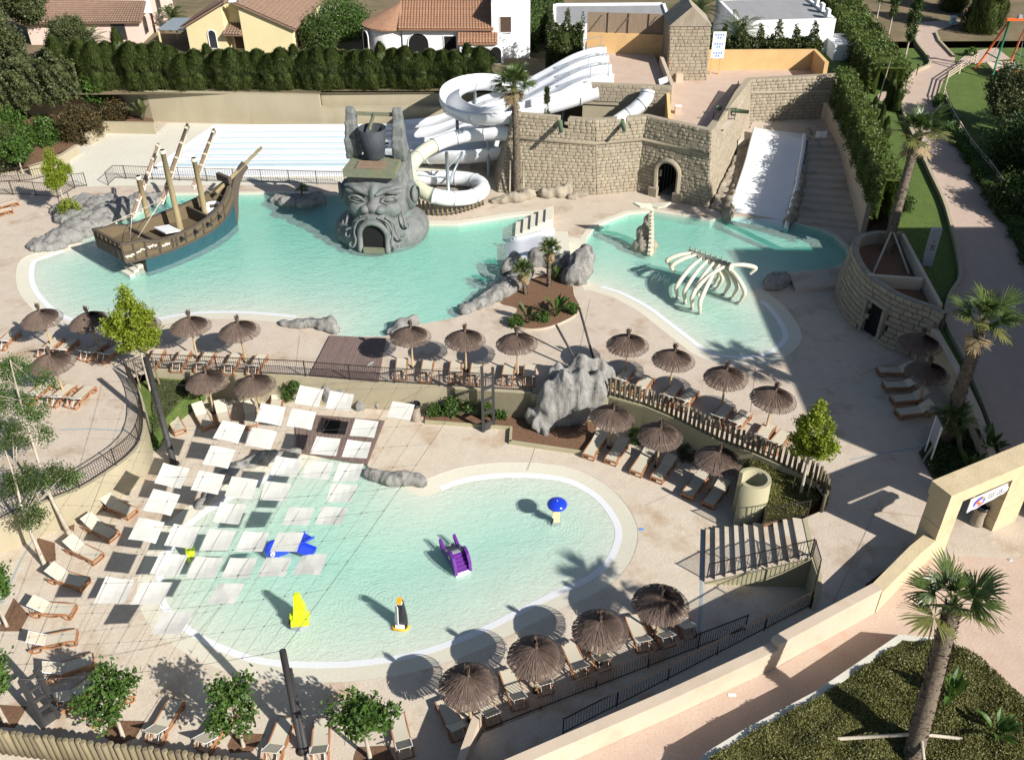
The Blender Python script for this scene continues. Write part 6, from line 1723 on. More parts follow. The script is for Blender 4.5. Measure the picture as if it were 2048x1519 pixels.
def deck(i0, i1, z, nm, x1=None):
 pl = [(st_x[i], (side_w(i, z) - .1)) for i in range(i0, i1)]
 pts = [S(x, -w, z) for x, w in pl] + [S(x, w, z) for x, w in pl[::-1]]
 MB().prism([(p.x, p.y) for p in pts], z - .1, z).build(nm, M['hullwood'], ship)
def side_w(i, z):
 w0 = st_wl[i] or .9 * st_w[i]; return max(.05, w0 + (st_w[i] - w0) * z / st_rail[i])
deck(0, 4, 1.75, 'quarter_deck'); deck(3, 8, 1.15, 'main_deck'); deck(7, 10, 1.9, 'fore_deck')
mb = MB().prism([tuple(S(-1.95, y, 0).xy) for y in (-1.75, 1.75)] + [tuple(S(-1.83, y, 0).xy) for y in (1.75, -1.75)], 1.45, 2.3); mb.build('stern_rail_board', M['darkwood'], ship)
MB().prism([tuple(S(-1.98, y, 0).xy) for y in (-1.8, 1.8)] + [tuple(S(-1.78, y, 0).xy) for y in (1.8, -1.8)], 2.70, 2.84).build('stern_cap', M['darkwood'], ship)
for y in (-1.7, -1.1, -.55, 0, .55, 1.1, 1.7): MB().bar(S(-1.88, y, 2.25), S(-1.88, y, 2.75), .12, .10).build('stern_baluster', M['darkwood'], ship)
MB().add([S(-1.9, -1.6, 1.45), S(-1.9, 1.6, 1.45), S(-.35, 1.35, .75), S(-.35, -1.35, .75)], [(0, 1, 2, 3)]).build('counter', M['hullwood'], ship)
for y in (-1.2, -.4, .4, 1.2): MB().bar(S(-1.92, y, 1.5), S(-1.92, y, 2.25), .08, .08).build('stern_post', M['darkwood'], ship)
MB().add([S(-.38, -1.45, -.6), S(-.38, 1.45, -.6), S(-.38, 1.5, .95), S(-.38, -1.5, .95)], [(3, 2, 1, 0)]).build('transom', M['darkwood'], ship)
MB().add([S(-.41, -.95, -.2), S(-.41, .95, -.2), S(-.41, .95, .72), S(-.41, -.95, .72)], [(3, 2, 1, 0)]).build('transom_opening', M['dark'], ship)
for k in range(3): MB().prism([tuple(S(x, y, 0).xy) for x, y in ((-.4 - (3 - k) * .38, -1.0), (-.4 - (3 - k) * .38, .2), (-.4, .2), (-.4, -1.0))], -.6, -.12 + .2 * k + .1).build('entry_step', M['creamfloor'], ship)
MB().prism([tuple(S(.62, y, 0).xy) for y in (-1.75, 1.75)] + [tuple(S(.78, y, 0).xy) for y in (1.75, -1.75)], 1.1, 2.0).build('bulkhead', M['darkwood'], ship)
MB().prism([tuple(S(5.15, y, 0).xy) for y in (-1.3, 1.3)] + [tuple(S(5.32, y, 0).xy) for y in (1.3, -1.3)], 1.1, 2.1).build('bulkhead', M['darkwood'], ship)
c = S(6.55, .05, 1.15); MB().lathe([(.6, 0), (.66, .95), (.6, .97), (.55, .1), (.001, .1)], tuple(c), 20, cap=False).build('white_tub', M['whitemetal'], ship)
c = S(2.6, .1, 1.15); MB().box(c + Vector((0, 0, .45)), (1.2, 1.5, .08), rz=math.atan2(hx.y, hx.x), ry=.2).build('slide_chute', M['white'], ship)
stem = crom([S(7.6, 0, -.7), S(8.1, 0, .6), S(8.35, 0, 1.8), S(8.7, 0, 2.9), S(9.3, 0, 3.75), S(9.9, 0, 4.2)], 4)
MB().sweep(stem, [(-.12, -.35), (.12, -.35), (.12, .3), (-.12, .3)], closedprof=True, cap=True).build('stem_post', M['darkwood'], ship)
MB().tube([S(7.0, 0, 2.9), S(11.6, 0, 5.0)], [.16, .11], 10).build('bowsprit', M['spar'], ship)
MB().box(S(7.9, 0, 3.75), (.28, 1.5, .5), rz=math.atan2(hx.y, hx.x)).build('cathead_beam', M['darkwood'], ship)
mast_x = []
def sx_of(px, py, z): q = P(px, py, z) - so; return q.dot(hx), q.dot(px_)
for (bx, by, tx, ty, yl, yt, nm) in (((300), 448, 273, 352, (262, 436, 3.0), (317, 287, 7.2), 'stern'), (362, 462, 325, 300, (322, 404, 3.6), (375, 247, 9.0), 'main'), (413, 437, 392, 316, (385, 375, 4.0), (428, 257, 8.3), 'fore')):
 b = P(bx, by, 1.2); lo, hi = .5, 9
 for _ in range(40):
  m_ = (lo + hi) / 2
  if proj(Vector((b.x, b.y, 1.2 + m_)))[1] > ty: lo = m_
  else: hi = m_
 H = lo; top = Vector((b.x, b.y, 1.2 + H))
 MB().tube([b, top], [.22, .17], 12).build('mast', M['spar'], ship)
 MB().lathe([(.19, 0), (.2, .05), (.2, .22), (.17, .25)], (top.x, top.y, top.z - .25), 12).build('mast_band', M['rope'], ship)
 ya, yb = P(*yl[:2], yl[2]), P(*yt[:2], yt[2])
 t = .55; cr = ya.lerp(yb, t)
 ya = P(yl[0], yl[1], 1.2 + H * .35); yb = P(yt[0], yt[1], 1.2 + H * 1.28)
 MB().tube([ya, ya.lerp(yb, .5), yb], [.10, .14, .09], 10).build('yard', M['sparred'], ship)
 for k in range(6): q = ya.lerp(yb, .04 + k * .184); d_ = (yb - ya).normalized() * .06; MB().tube([q - d_, q + d_], .155, 10).build('yard_lashing', M['rope'], ship)
 MB().tube([ya.lerp(yb, i / 8) + Vector((.12, -.05, -.12 - .05 * (i % 2))) for i in range(9)], .055, 6).build('furled_cloth', M['rope'], ship)
 for sgn in (-1, 1):
  d_ = {'stern': -1.2, 'main': -.6, 'fore': 7.2}[nm]; yw = {'stern': 1.7, 'main': 1.7, 'fore': .7}[nm]
  MB().tube([ya.lerp(yb, .03), S(d_, sgn * yw, 2.75)], .02, 5).build('rope', M['rope'], ship)
# stone head fountain
hc = Vector((-9.6, 62.9, 0)); stt = thing('stone_head_fountain', 'huge grey stone head with open mouth, winged hat frame and tipping bucket in the lagoon', 'statue', tuple(hc))
hm = Matrix.Rotation(R(-6), 4, 'Z')
def Hh(x, y, z): return hc + hm @ Vector((x, y, z))
mb = MB()
E_ = lambda x, y, z, a, b, c: mb.ell(Hh(x, y, z), (a, b, c), 16, 10, rz=R(-6))
E_(-.2, .1, .3, 3.4, 2.9, 1.7); E_(1.5, .2, .5, 2.0, 2.4, 1.5); E_(-1.7, 0, .4, 1.9, 2.3, 1.4)
E_(0, .1, 2.9, 2.35, 2.2, 2.7); E_(0, -.9, 1.6, 1.75, 1.9, 1.9); E_(.95, -1.6, 2.8, 1.0, .75, .75); E_(-.95, -1.6, 2.8, 1.0, .75, .75)
E_(0, -2.15, 3.1, .55, .5, .42); E_(0, -1.7, 3.7, .4, .5, .8); E_(0, .3, 4.2, 2.2, 1.9, 1.4); E_(0, -1.9, 2.2, 1.3, .8, .6)
E_(1.2, -1.55, 4.15, .95, .5, .28); E_(-1.2, -1.55, 4.15, .95, .5, .28)
E_(2.3, .0, 3.2, .6, .9, 1.1); E_(-2.3, 0, 3.2, .6, .9, 1.1)
mb.box(Hh(0, .4, 4.9), (3.9, 3.4, .9), rz=R(-6))
blobby('head_body', mb, M['statue'], stt, .11, .05, 1.0, 0, 3, 21)
for s in (-1, 1):
 MB().ell(Hh(s * 1.15, -1.93, 3.68), (.44, .22, .24), 14, 9, rz=R(-6 + s * 12)).build('eye', M['statue'], stt)
 MB().tube([Hh(s * .62, -2.05, 3.52), Hh(s * 1.0, -2.2, 3.92), Hh(s * 1.5, -2.0, 3.9), Hh(s * 1.75, -1.75, 3.6)], .09, 8).build('eyelid', M['statue'], stt)
 MB().tube([Hh(s * .6, -2.05, 3.5), Hh(s * 1.05, -2.16, 3.38), Hh(s * 1.7, -1.8, 3.5)], .07, 8).build('eyelid', M['statue'], stt)
 MB().tube([Hh(s * .3, -2.1, 4.0), Hh(s * .9, -2.1, 4.35), Hh(s * 1.7, -1.7, 4.5), Hh(s * 2.1, -1.2, 4.3)], [.12, .2, .17, .08], 8).build('eyebrow', M['statue'], stt)
 mb = MB().lathe([(.001, .10), (.25, .06), (.42, .12), (.62, .30), (.60, .42), (.5, .45)], (0, 0, 0), 18, cap=False)
 rt_ = hm @ Matrix.Rotation(R(s * 70), 4, 'Z') @ Matrix.Rotation(R(90), 4, 'X')
 mb.v = [tuple(hc + rt_ @ Vector((a * .8, b * 1.1, c)) + hm.to_3x3() @ Vector((s * 2.45, -.35, 3.5))) for a, b, c in mb.v]
 mb.build('ear', M['statue'], stt)
 pts = crom([Hh(s * .35, -2.6, 2.5), Hh(s * 1.1, -2.7, 2.2), Hh(s * 1.4, -2.75, 1.4), Hh(s * 1.3, -2.9, .8), Hh(s * 1.5, -3.0, .35), Hh(s * 1.75, -2.9, .3), Hh(s * 1.8, -2.8, .5), Hh(s * 1.65, -2.8, .55)], 4)
 MB().tube(pts, .085, 8).build('whisker', M['statue'], stt)
 pts = crom([Hh(s * .9, -2.5, 2.5), Hh(s * 1.45, -2.4, 2.0), Hh(s * 1.65, -2.5, 1.3), Hh(s * 1.9, -2.55, .9), Hh(s * 2.15, -2.4, .85), Hh(s * 2.15, -2.3, 1.1)], 4)
 MB().tube(pts, .075, 8).build('whisker', M['statue'], stt)
 pts = crom([Hh(s * 1.9, -1.6, 2.6), Hh(s * 2.1, -1.8, 2.0), Hh(s * 2.2, -1.95, 1.6), Hh(s * 2.45, -1.9, 1.55), Hh(s * 2.4, -1.8, 1.8)], 4)
 MB().tube(pts, .085, 8).build('whisker', M['statue'], stt)
 MB().ell(Hh(s * .55, -2.35, 2.98), (.38, .33, .32), 12, 8).build('nostril', M['statue'], stt)
pts = [Hh(math.cos(t) * 1.0, -2.82 - .12 * math.sin(t), 1.2 + math.sin(t) * 1.05) for t in [math.pi * k / 12 for k in range(13)]]
MB().tube([Hh(1.0, -2.95, 0)] + pts + [Hh(-1.0, -2.95, 0)], .20, 10).build('lip', M['statue'], stt)
mb = MB(); v = [Hh(.95, -2.9, 0)] + [Hh(math.cos(t) * .95, -2.86, 1.2 + math.sin(t) * 1.0) for t in [math.pi * k / 12 for k in range(13)]] + [Hh(-.95, -2.9, 0)]
mb.add(v, [tuple(range(len(v)))]); mb.build('mouth', M['dark'], stt)
mb = MB().box(Hh(0, -2.95, .12), (1.5, .5, .35), rz=R(-6)); mb.build('tongue', M['statuetop'], stt)
MB().prism([tuple(Hh(x, y, 0).xy) for x, y in ((-2.0, -1.9), (1.75, -1.9), (1.7, .6), (-1.85, .6))], 5.2, 5.75).build('hat_slab', M['statuetop'], stt)
for k in range(4): MB().box(Hh(-.1, -1.6 + k * .34, 5.83), (2.0, .12, .12), rz=R(-6)).build('slat', M['sparred'], stt)
for s in (-1, 1):
 x = s * 1.75 - .1
 prof = [(-.6, 5.6), (-.9, 6.6), (-.85, 7.2), (-.6, 7.3), (-.6, 8.2), (-.35, 8.35), (-.3, 9.0), (0, 9.35), (.3, 9.1), (.35, 8.0), (.6, 7.4), (.7, 6.2), (1.1, 5.6)]
 n = len(prof); wz = lambda z: .50 - .045 * (z - 5.6)
 v = [Hh(x - s * .06 - wz(z), y + .9, z) for y, z in prof] + [Hh(x - s * .06 + wz(z), y + .9, z) for y, z in prof]
 mb = MB().add(v, [tuple(range(n))[::-1], tuple(range(n, 2 * n))] + [(i, (i + 1) % n, n + (i + 1) % n, n + i) for i in range(n)])
 blobby('wing_slab', mb, M['statue'], stt, .10, .05, 1.6, .06, 2, 30 + s)
 MB().tube([Hh(x + s * .3, 1.6, 3.5), Hh(x + s * .2, 1.6, 6.0)], .3, 8).build('hat_buttress', M['statue'], stt)
MB().bar(Hh(-1.85, .95, 8.75), Hh(1.6, .95, 8.75), .22, .22).build('cross_beam', M['statuetop'], stt)
MB().tube([Hh(-.1, .9, 8.8), Hh(-.35, .3, 8.0), Hh(-.35, .35, 7.9)], .12, 8).build('spout', M['statuetop'], stt)
bk = Hh(-.15, .15, 5.95)
MB().lathe([(.72, 0), (.82, .6), (1.0, 2.1), (.93, 2.1), (.78, 1.1), (.001, 1.05)], tuple(bk), 22, cap=False).build('bucket', M['signgrey'] if False else mat('bucket_wood', (.055, .065, .075), (.03, .035, .04), scale=5, rough=.6, stretch=(3, 3, .2), bump=.5, bscale=14), stt)
MB().lathe([(.001, 1.35), (.81, 1.35)], tuple(bk), 22, cap=False).build('bucket_bottom', M['rocktan'], stt)
MB().tube([bk + Vector((-1.0, .1, 1.0)), bk + Vector((1.1, -.1, 1.0))], .07, 8).build('bucket_axle', M['iron'], stt)
# whale bones
ribs = thing('whale_ribs', 'white climbing frame of curved whale ribs hanging from a bony spine in the pool', 'rib cage', tuple(P(1420, 560, 0)))
s0, s1 = P(1378, 503, 2.0), P(1462, 534, 2.15)
sd = (s1 - s0).normalized(); sp = Vector((-sd.y, sd.x, 0))
MB().tube([s0, s0.lerp(s1, .5) + Vector((0, 0, .05)), s1], [.14, .19, .26], 12).build('spine', M['bonedark'], ribs)
MB().lathe([(.001, 0), (.24, 0)], (0, 0, 0), 16, cap=False)
MB().tube([s1, s1 + sd * .06], .27, 14).build('spine_end', M['bone'], ribs)
for i in range(8):
 p = s0.lerp(s1, (i + .2) / 8); MB().box(p + Vector((0, 0, .28)), (.09, .14, .30), taper=.6, rz=math.atan2(sd.y, sd.x)).build('vertebra_fin', M['bonedark'], ribs)
 MB().tube([p + sp * -.3, p + sp * .3], .09, 6).build('vertebra_wing', M['bonedark'], ribs)
footsL = [(1345, 522, 1.5), (1356, 600, 0), (1371, 607, 0), (1385, 619, 0), (1398, 628, 0), (1396, 592, 1.0)]
foots = {-1: [(1342, 530, 1.2), (1350, 545, .9), (1356, 597, -.1), (1371, 607, -.1), (1385, 618, -.1), (1400, 627, -.1), (1398, 592, .7)],
         1: [(1418, 566, -.1), (1426, 572, -.1), (1432, 579, -.1), (1446, 590, -.1), (1462, 598, -.1), (1477, 607, -.1), (1500, 548, 1.25)]}
for sgn in (-1, 1):
 for i in range(7):
  p = s0.lerp(s1, (i + .6) / 7.4); q = P(*foots[sgn][i])
  outv = (q - p); outv.z = 0
  w = outv.length or .1; o2 = outv / w
  dz = p.z - q.z
  pts = crom([p, p + o2 * (w * .55 + .15) + Vector((0, 0, -.12 * dz)), p + o2 * (w + .28) + Vector((0, 0, -.48 * dz)), p + o2 * (w + .22) + Vector((0, 0, -.75 * dz)), q], 4)
  n = len(pts); rs = [.065 + .09 * math.sin(math.pi * min(1, k / (n - 1) * .9 + .1)) for k in range(n)]
  MB().tube(pts, rs, 9).build('rib', M['bone'], ribs)
  if q.z < 0: MB().lathe([(.17, 0), (.17, .05), (.06, .07)], (q.x, q.y, q.z + .03), 12).build('foot_plate', M['grey'], ribs)
tail = thing('whale_tail', 'white whale tail spine with flukes rising out of a small rock in the pool', 'tail', tuple(P(1290, 500, 0)))
mb = MB(); E2 = lambda px, py, z, a, b, c: mb.ell((*P(px, py, 0).xy, z), (a, b, c), 12, 8)
E2(1290, 498, .2, .95, .7, .8); E2(1288, 492, .9, .65, .5, 1.0); E2(1293, 488, 1.5, .45, .4, .9)
blobby('tail_rock', mb, M['rocktan'], tail, .10, .12, 1.4, .2, 1, 33)
sp_ = crom([Vector((*P(1300, 508, 0).xy, .1)), Vector((*P(1300, 503, 0).xy, .9)), Vector((*P(1299, 498, 0).xy, 1.7)), Vector((*P(1297, 496, 0).xy, 2.4)), Vector((*P(1297, 490, 0).xy, 3.0))], 4)
for i in range(12):
 k = i * (len(sp_) - 1) / 12; p = sp_[int(k)].lerp(sp_[min(len(sp_) - 1, int(k) + 1)], k % 1); s_ = 1 - i * .035
 MB().box(p + Vector((0, -.12, 0)), (.42 * s_, .28, .20), rx=.25).build('vertebra', M['bone'], tail)
 MB().box(p + Vector((0, -.29, .02)), (.14 * s_, .14, .12)).build('vertebra_spine', M['bone'], tail)
t0 = sp_[-1]
for s in (-1, 1):
 pr = [(0, -.12, 0), (.35, -.30, .02), (.9, -.28, .10), (1.35, .12, .22), (1.05, .16, .18), (.55, .18, .1), (.12, .32, .02), (0, .3, 0)]
 v = [t0 + Vector((s * a, b, c + .12)) for a, b, c in pr] + [t0 + Vector((s * a, b, c - .02)) for a, b, c in pr]; n = len(pr)
 MB().add(v, [tuple(range(n)), tuple(range(2 * n - 1, n - 1, -1))] + [(i, n + i, n + (i + 1) % n, (i + 1) % n) for i in range(n)]).build('fluke', M['bone'], tail)
# water toys
ZW = ZL - .10
def B(px, py, z=ZW): return P(px, py, z)
q = B(1113, 1043); o = thing('mushroom_fountain', 'blue dome topped water toy on a stepped cream post', 'water toy', tuple(q))
MB().box(q + Vector((0, 0, .0)), (.42, .42, .2)).build('foot', M['grey'], o)
MB().box(q + Vector((0, .0, .45)), (.34, .30, .9), taper=.8).build('post', M['creamplastic'], o)
MB().box(q + Vector((-.08, -.06, .62)), (.30, .34, .3)).build('post_collar', M['creamplastic'], o)
MB().lathe([(.12, .85), (.16, 1.1), (.50, 1.16), (.52, 1.24), (.40, 1.36), (.2, 1.43), (.001, 1.45)], tuple(q), 26, cap=False).build('dome', M['blue'], o)
MB().ell(q + Vector((.0, 0, 1.46)), (.03, .03, .02), 8, 5).build('nozzle', M['whitemetal'], o)
def toyframe(name, label, px, py, ang):
 q = B(px, py); o = thing(name, label, 'water toy', tuple(q)); m_ = Matrix.Rotation(R(ang), 3, 'Z')
 return o, (lambda x, y, z: q + m_ @ Vector((x, y, z))), R(ang)
o, T, an = toyframe('toy_slide', 'purple toy slide with high curved sides, ribbed steps and a white base in the water', 915, 1125, 25)
MB().prism([tuple(T(x, y, 0).xy) for x, y in ((-.38, -.75), (.38, -.75), (.36, 1.0), (-.36, 1.0))], ZW - .35, ZW + .10).build('base', M['whitemetal'], o)
for s in (-1, 1):
 prof = [(-.8, .05), (-.72, .55), (-.5, .92), (-.2, 1.02), (.05, .95), (.35, .62), (.8, .38), (1.15, .55), (1.3, .62), (1.28, .4), (.95, .08)]
 n = len(prof); x0, x1 = s * .30, s * .44
 v = [T(x0, y, z) for y, z in prof] + [T(x1, y, z) for y, z in prof]
 MB().add(v, [tuple(range(n)), tuple(range(2 * n - 1, n - 1, -1))] + [(i, n + i, n + (i + 1) % n, (i + 1) % n) for i in range(n)]).build('side_panel', M['purple'], o)
 MB().lathe([(.001, 0), (.09, 0)], (0, 0, 0), 12, cap=False)
 e = T(s * .445, -.1, .66); pts = [e + Matrix.Rotation(an, 3, 'Z') @ Vector((0, math.cos(t) * .07, math.sin(t) * .09)) for t in [2 * math.pi * k / 10 for k in range(10)]]
 MB().tube(pts, .018, 5, closed=True).build('eye_ring', M['whitemetal'], o)
for k in range(5):
 z = .16 + k * .15; y = -.72 + k * .13
 MB().prism([tuple(T(x, yy, 0).xy) for x, yy in ((-.30, y), (.30, y), (.30, y + .16), (-.30, y + .16))], ZW - .1, ZW + z).build('step', M['purple'], o)
pts = [T(0, -.08, .78), T(0, .2, .72), T(0, .55, .35), T(0, .9, .16), T(0, 1.2, .14)]
MB().sweep(crom(pts, 3), [(-.29, .03), (-.2, 0), (.2, 0), (.29, .03), (.29, -.04), (-.29, -.04)], closedprof=True, cap=True).build('chute', M['grey'], o)
o, T, an = toyframe('toy_fountain', 'lime green upright water toy on a grey base, nearest the bottom edge of the pool', 601, 1252, 6)
MB().prism([tuple(T(x, y, 0).xy) for x, y in ((-.42, -.1), (.0, -.25), (.42, -.05), (.42, .55), (-.42, .55))], ZW - .2, ZW + .16).build('base', M['grey'], o)
prof = [(-.30, -.12), (.32, -.12), (.34, .35), (-.30, .35)]
mb = MB(); lv = [(.16, 1, 0, 0), (.42, .95, 0, .05), (.45, .75, .02, .06), (.9, .62, .04, .12), (1.25, .42, .02, .18), (1.5, .36, 0, .22), (1.58, .22, 0, .24)]
vs = []
for z, k, dx, dy in lv:
 for a, b in prof: vs.append(T(a * k * 1.3 + dx, ((b - .1) * k + .1 + dy) * 1.25, z * 1.08))
mb.add(vs, [(i * 4 + k, i * 4 + (k + 1) % 4, i * 4 + 4 + (k + 1) % 4, i * 4 + 4 + k) for i in range(len(lv) - 1) for k in range(4)] + [(len(vs) - 4, len(vs) - 3, len(vs) - 2, len(vs) - 1)])
ob = mb.build('body', M['lime'], o)
MB().box(T(-.34, .2, .4), (.14, .3, .5), rz=an).build('side_fin', M['lime'], o)
MB().box(T(-.42, .1, .18), (.12, .4, .34), rz=an).build('side_weight', M['black'], o)
o, T, an = toyframe('toy_penguin', 'black and white penguin shaped water toy with a yellow beak and feet', 803, 1248, -8)
vs = []; lv = [(.05, .30, .28), (.5, .28, .24), (1.0, .21, .19), (1.35, .15, .15), (1.5, .12, .13)]
for z, a, b in lv:
 for k in range(12):
  t = 2 * math.pi * k / 12; vs.append(T(math.cos(t) * a + .02 * z, math.sin(t) * b + .05 + z * .04, z))
MB().add(vs, [(i * 12 + k, i * 12 + (k + 1) % 12, i * 12 + 12 + (k + 1) % 12, i * 12 + 12 + k) for i in range(4) for k in range(12)] + [tuple(range(48, 60))], True).build('body', M['black'], o)
MB().add([T(-.30, .0, .05), T(-.05, -.29, .05), T(-.02, -.17, 1.32), T(-.16, .0, 1.32), T(-.33, .02, .05), T(-.07, -.33, .05), T(-.04, -.2, 1.32), T(-.19, .0, 1.32)], [(0, 1, 2, 3), (7, 6, 5, 4), (4, 5, 1, 0), (5, 6, 2, 1), (6, 7, 3, 2), (7, 4, 0, 3)]).build('white_belly', M['whitemetal'], o)
MB().box(T(0, -.26, .14), (.4, .12, .2), rz=an).build('white_foot_panel', M['whitemetal'], o)
MB().tube([T(-.34, -.12, .03), T(-.28, -.34, .03), T(.3, -.32, .03), T(.36, -.05, .03)], .06, 8).build('foot_ring', M['yellow'], o)
MB().box(T(.02, .0, 1.58), (.2, .26, .18), rz=an).build('beak_cap', M['yellow'], o)
MB().box(T(.02, .02, 1.46), (.25, .25, .05), rz=an).build('white_collar', M['whitemetal'], o)
o, T, an = toyframe('toy_whale_slide', 'blue whale shaped toy slide half hidden under the shade sails', 575, 1105, 35)
mb = MB().ell(T(-.55, .25, .35), (.5, .42, .55), 14, 9, rz=an); mb.ell(T(-.1, .1, .25), (.6, .3, .32), 14, 9, rz=an)
blobby('body', mb, M['blue'], o, .06, .0, 1, 0, 3, 40)
for k, (a, b) in enumerate((((.1, -.15), (1.35, .35)), ((.1, .1), (1.0, -.9)))):
 pts = [T(a[0], a[1], .5), T((a[0] + b[0]) / 2, (a[1] + b[1]) / 2, .32), T(b[0], b[1], .12)]
 MB().sweep(crom(pts, 3), [(-.32, .14), (-.26, 0), (.26, 0), (.32, .14), (.34, .1), (.3, -.05), (-.3, -.05), (-.34, .1)], closedprof=True, cap=True).build('chute', M['blue'], o)
e = T(-.75, -.12, .45); MB().ell(e, (.13, .05, .15), 12, 8, rz=an).build('eye', M['whitemetal'], o); MB().ell(e + Vector((-.01, -.04, 0)), (.05, .03, .06), 8, 6).build('pupil', M['black'], o)
o, T, an = toyframe('toy_arch', 'small lime green toy with a curved arm peeking out between the sails', 385, 1112, 10)
MB().tube(crom([T(-.15, -.3, 0), T(-.12, -.1, .6), T(.05, .2, 1.1), T(.3, .35, 1.15)], 4), [.10] * 13, 10).build('arm', M['lime'], o)
MB().ell(T(0, 0, .45), (.2, .25, .5), 12, 8).build('body', M['lime'], o)
MB().box(T(0, 0, .02), (.6, .5, .12), rz=an).build('base', M['grey'], o)
def plate(px, py, z, label, m='signgrey', s=(.22, .14)):
 p = P(px, py, z); o = thing('floor_plate', label, 'plate', (p.x, p.y, z)); MB().box((p.x, p.y, z + .012), (s[0], s[1], .02)).build('lid', M[m], o)
plate(1283, 1058, ZL, 'small blue grey floor plate right of the children pool', 'signblue')
plate(1464, 1389, .006, 'small white plate on the pink path by the long sand coloured wall', 'whitemetal', (.3, .12))
for i, (x, y) in enumerate(((515, 469), (587, 487), (540, 451))):
 dd_ = float(seg_dist(np.array([P(x, y, -.5).x]), np.array([P(x, y, -.5).y]), spl(poolA_beach, 0))[0]); zf_ = -.112 - min(.8, (dd_ - 1.25) * .055) + .02
 p = P(x, y, zf_); o = thing('drain_grille', ['dark square drain grille in the lagoon floor, left one', 'dark square drain grille in the lagoon floor, right one', 'dark square drain grille in the lagoon floor, far one'][i], 'drain', tuple(p))
 MB().box(p, (.38, .38, .03), rz=.4).build('grille_plate', M['signgrey'], o)
p = P(2020, 1119, .006); o = thing('ground_lamp', 'round white ground lamp in the pink paving by the gate', 'lamp', tuple(p)); MB().lathe([(.09, 0), (.09, .02), (.05, .025)], tuple(p), 14).build('rim', M['whitemetal'], o); MB().lathe([(.045, .026), (.0001, .03)], tuple(p), 10, cap=False).build('lens', M['black'], o)
o = thing('notice_stand', 'tall white double leg notice frame in the shade by the planted bed', 'notice board', tuple(P(1850, 905, 0)))
a, b = P(1848, 908, 0), P(1858, 930, 0)
for q in (a, b): MB().bar(q, q + Vector((0, 0, 2.5)), .06).build('leg', M['whitemetal'], o)
MB().add([a + Vector((0, 0, 1.1)), b + Vector((0, 0, 1.1)), b + Vector((0, 0, 2.5)), a + Vector((0, 0, 2.5)), a + Vector((.03, 0, 1.1)), b + Vector((.03, 0, 1.1)), b + Vector((.03, 0, 2.5)), a + Vector((.03, 0, 2.5))], [(0, 1, 2, 3), (7, 6, 5, 4), (3, 2, 6, 7), (0, 4, 5, 1), (0, 3, 7, 4), (1, 5, 6, 2)]).build('panel', M['signgrey'], o)
o = thing('notice_board', 'pair of small white notices on a post at the top of the wide slide', 'sign', tuple(P(1637, 295, 2.1)))
p = P(1637, 295, 2.1); MB().bar(p, p + Vector((0, 0, 1.0)), .07).build('post', M['steel'], o)
for s in (-1, 1): MB().box(p + Vector((s * .24, -.04, 1.15)), (.42, .04, .55)).build('panel', M['whitemetal'], o)
o = thing('info_pillar', 'tall slim grey pillar with dark lettering on the shaded lawn', 'pillar', tuple(G(1853, 530)))
p = G(1853, 530); MB().box(p + Vector((0, 0, 1.3)), (.62, .25, 2.6), rz=R(-8)).build('slab', M['signgrey'], o)
mb = MB(); rr = random.Random(9)
for k, (dz, w) in enumerate(((1.75, .12), (1.45, .26), (1.35, .22), (1.2, .3))): MB().box(p + Vector((-.02, -.135, dz)), (w, .01, .05), rz=R(-8)).build('lettering', M['iron'], o)
# foliage tools
npr = np.random.default_rng(11)
def leaf_np(C, size, aspect=.55, flat=.0, out=None, outw=.0, jit=.35):
 n = len(C)
 nr = npr.normal(size=(n, 3)); nr /= np.linalg.norm(nr, axis=1)[:, None] + 1e-9
 if flat: nr[:, 2] += flat
 if out is not None: nr += out * outw
 nr /= np.linalg.norm(nr, axis=1)[:, None] + 1e-9
 a = npr.normal(size=(n, 3)); a -= nr * (a * nr).sum(1)[:, None]; a /= np.linalg.norm(a, axis=1)[:, None] + 1e-9
 b = np.cross(nr, a); s = size * (1 + jit * (npr.random(n) * 2 - 1))[:, None]
 V = np.stack([C - a * s, C - b * s * aspect + nr * s * .15, C + a * s, C + b * s * aspect + nr * s * .15], 1).reshape(-1, 3)
 F = np.arange(4 * n).reshape(-1, 4)
 return V, F
def blob_pts(n, blobs, clump=.28, nclump=60, shell=.6):
 w = np.array([b[3] * b[4] * b[5] for b in blobs]) ** .67; w = w / w.sum()
 k = npr.choice(len(blobs), nclump, p=w); B = np.array(blobs)[k]
 d = npr.normal(size=(nclump, 3)); d /= np.linalg.norm(d, axis=1)[:, None]
 r = shell + (1 - shell) * npr.random(nclump) ** .5
 cc = B[:, :3] + d * B[:, 3:6] * r[:, None]
 i = npr.integers(0, nclump, n)
 P_ = cc[i] + npr.normal(size=(n, 3)) * clump
 return P_, cc
def foliage(name, n, blobs, size, m, parent, clump=.28, nclump=60, shell=.6, flat=.4, aspect=.55):
 C, cc = blob_pts(n, blobs, clump, nclump, shell)
 V, F = leaf_np(C, size, aspect, flat)
 mesh_np(name, V, F, m, parent)
 return cc
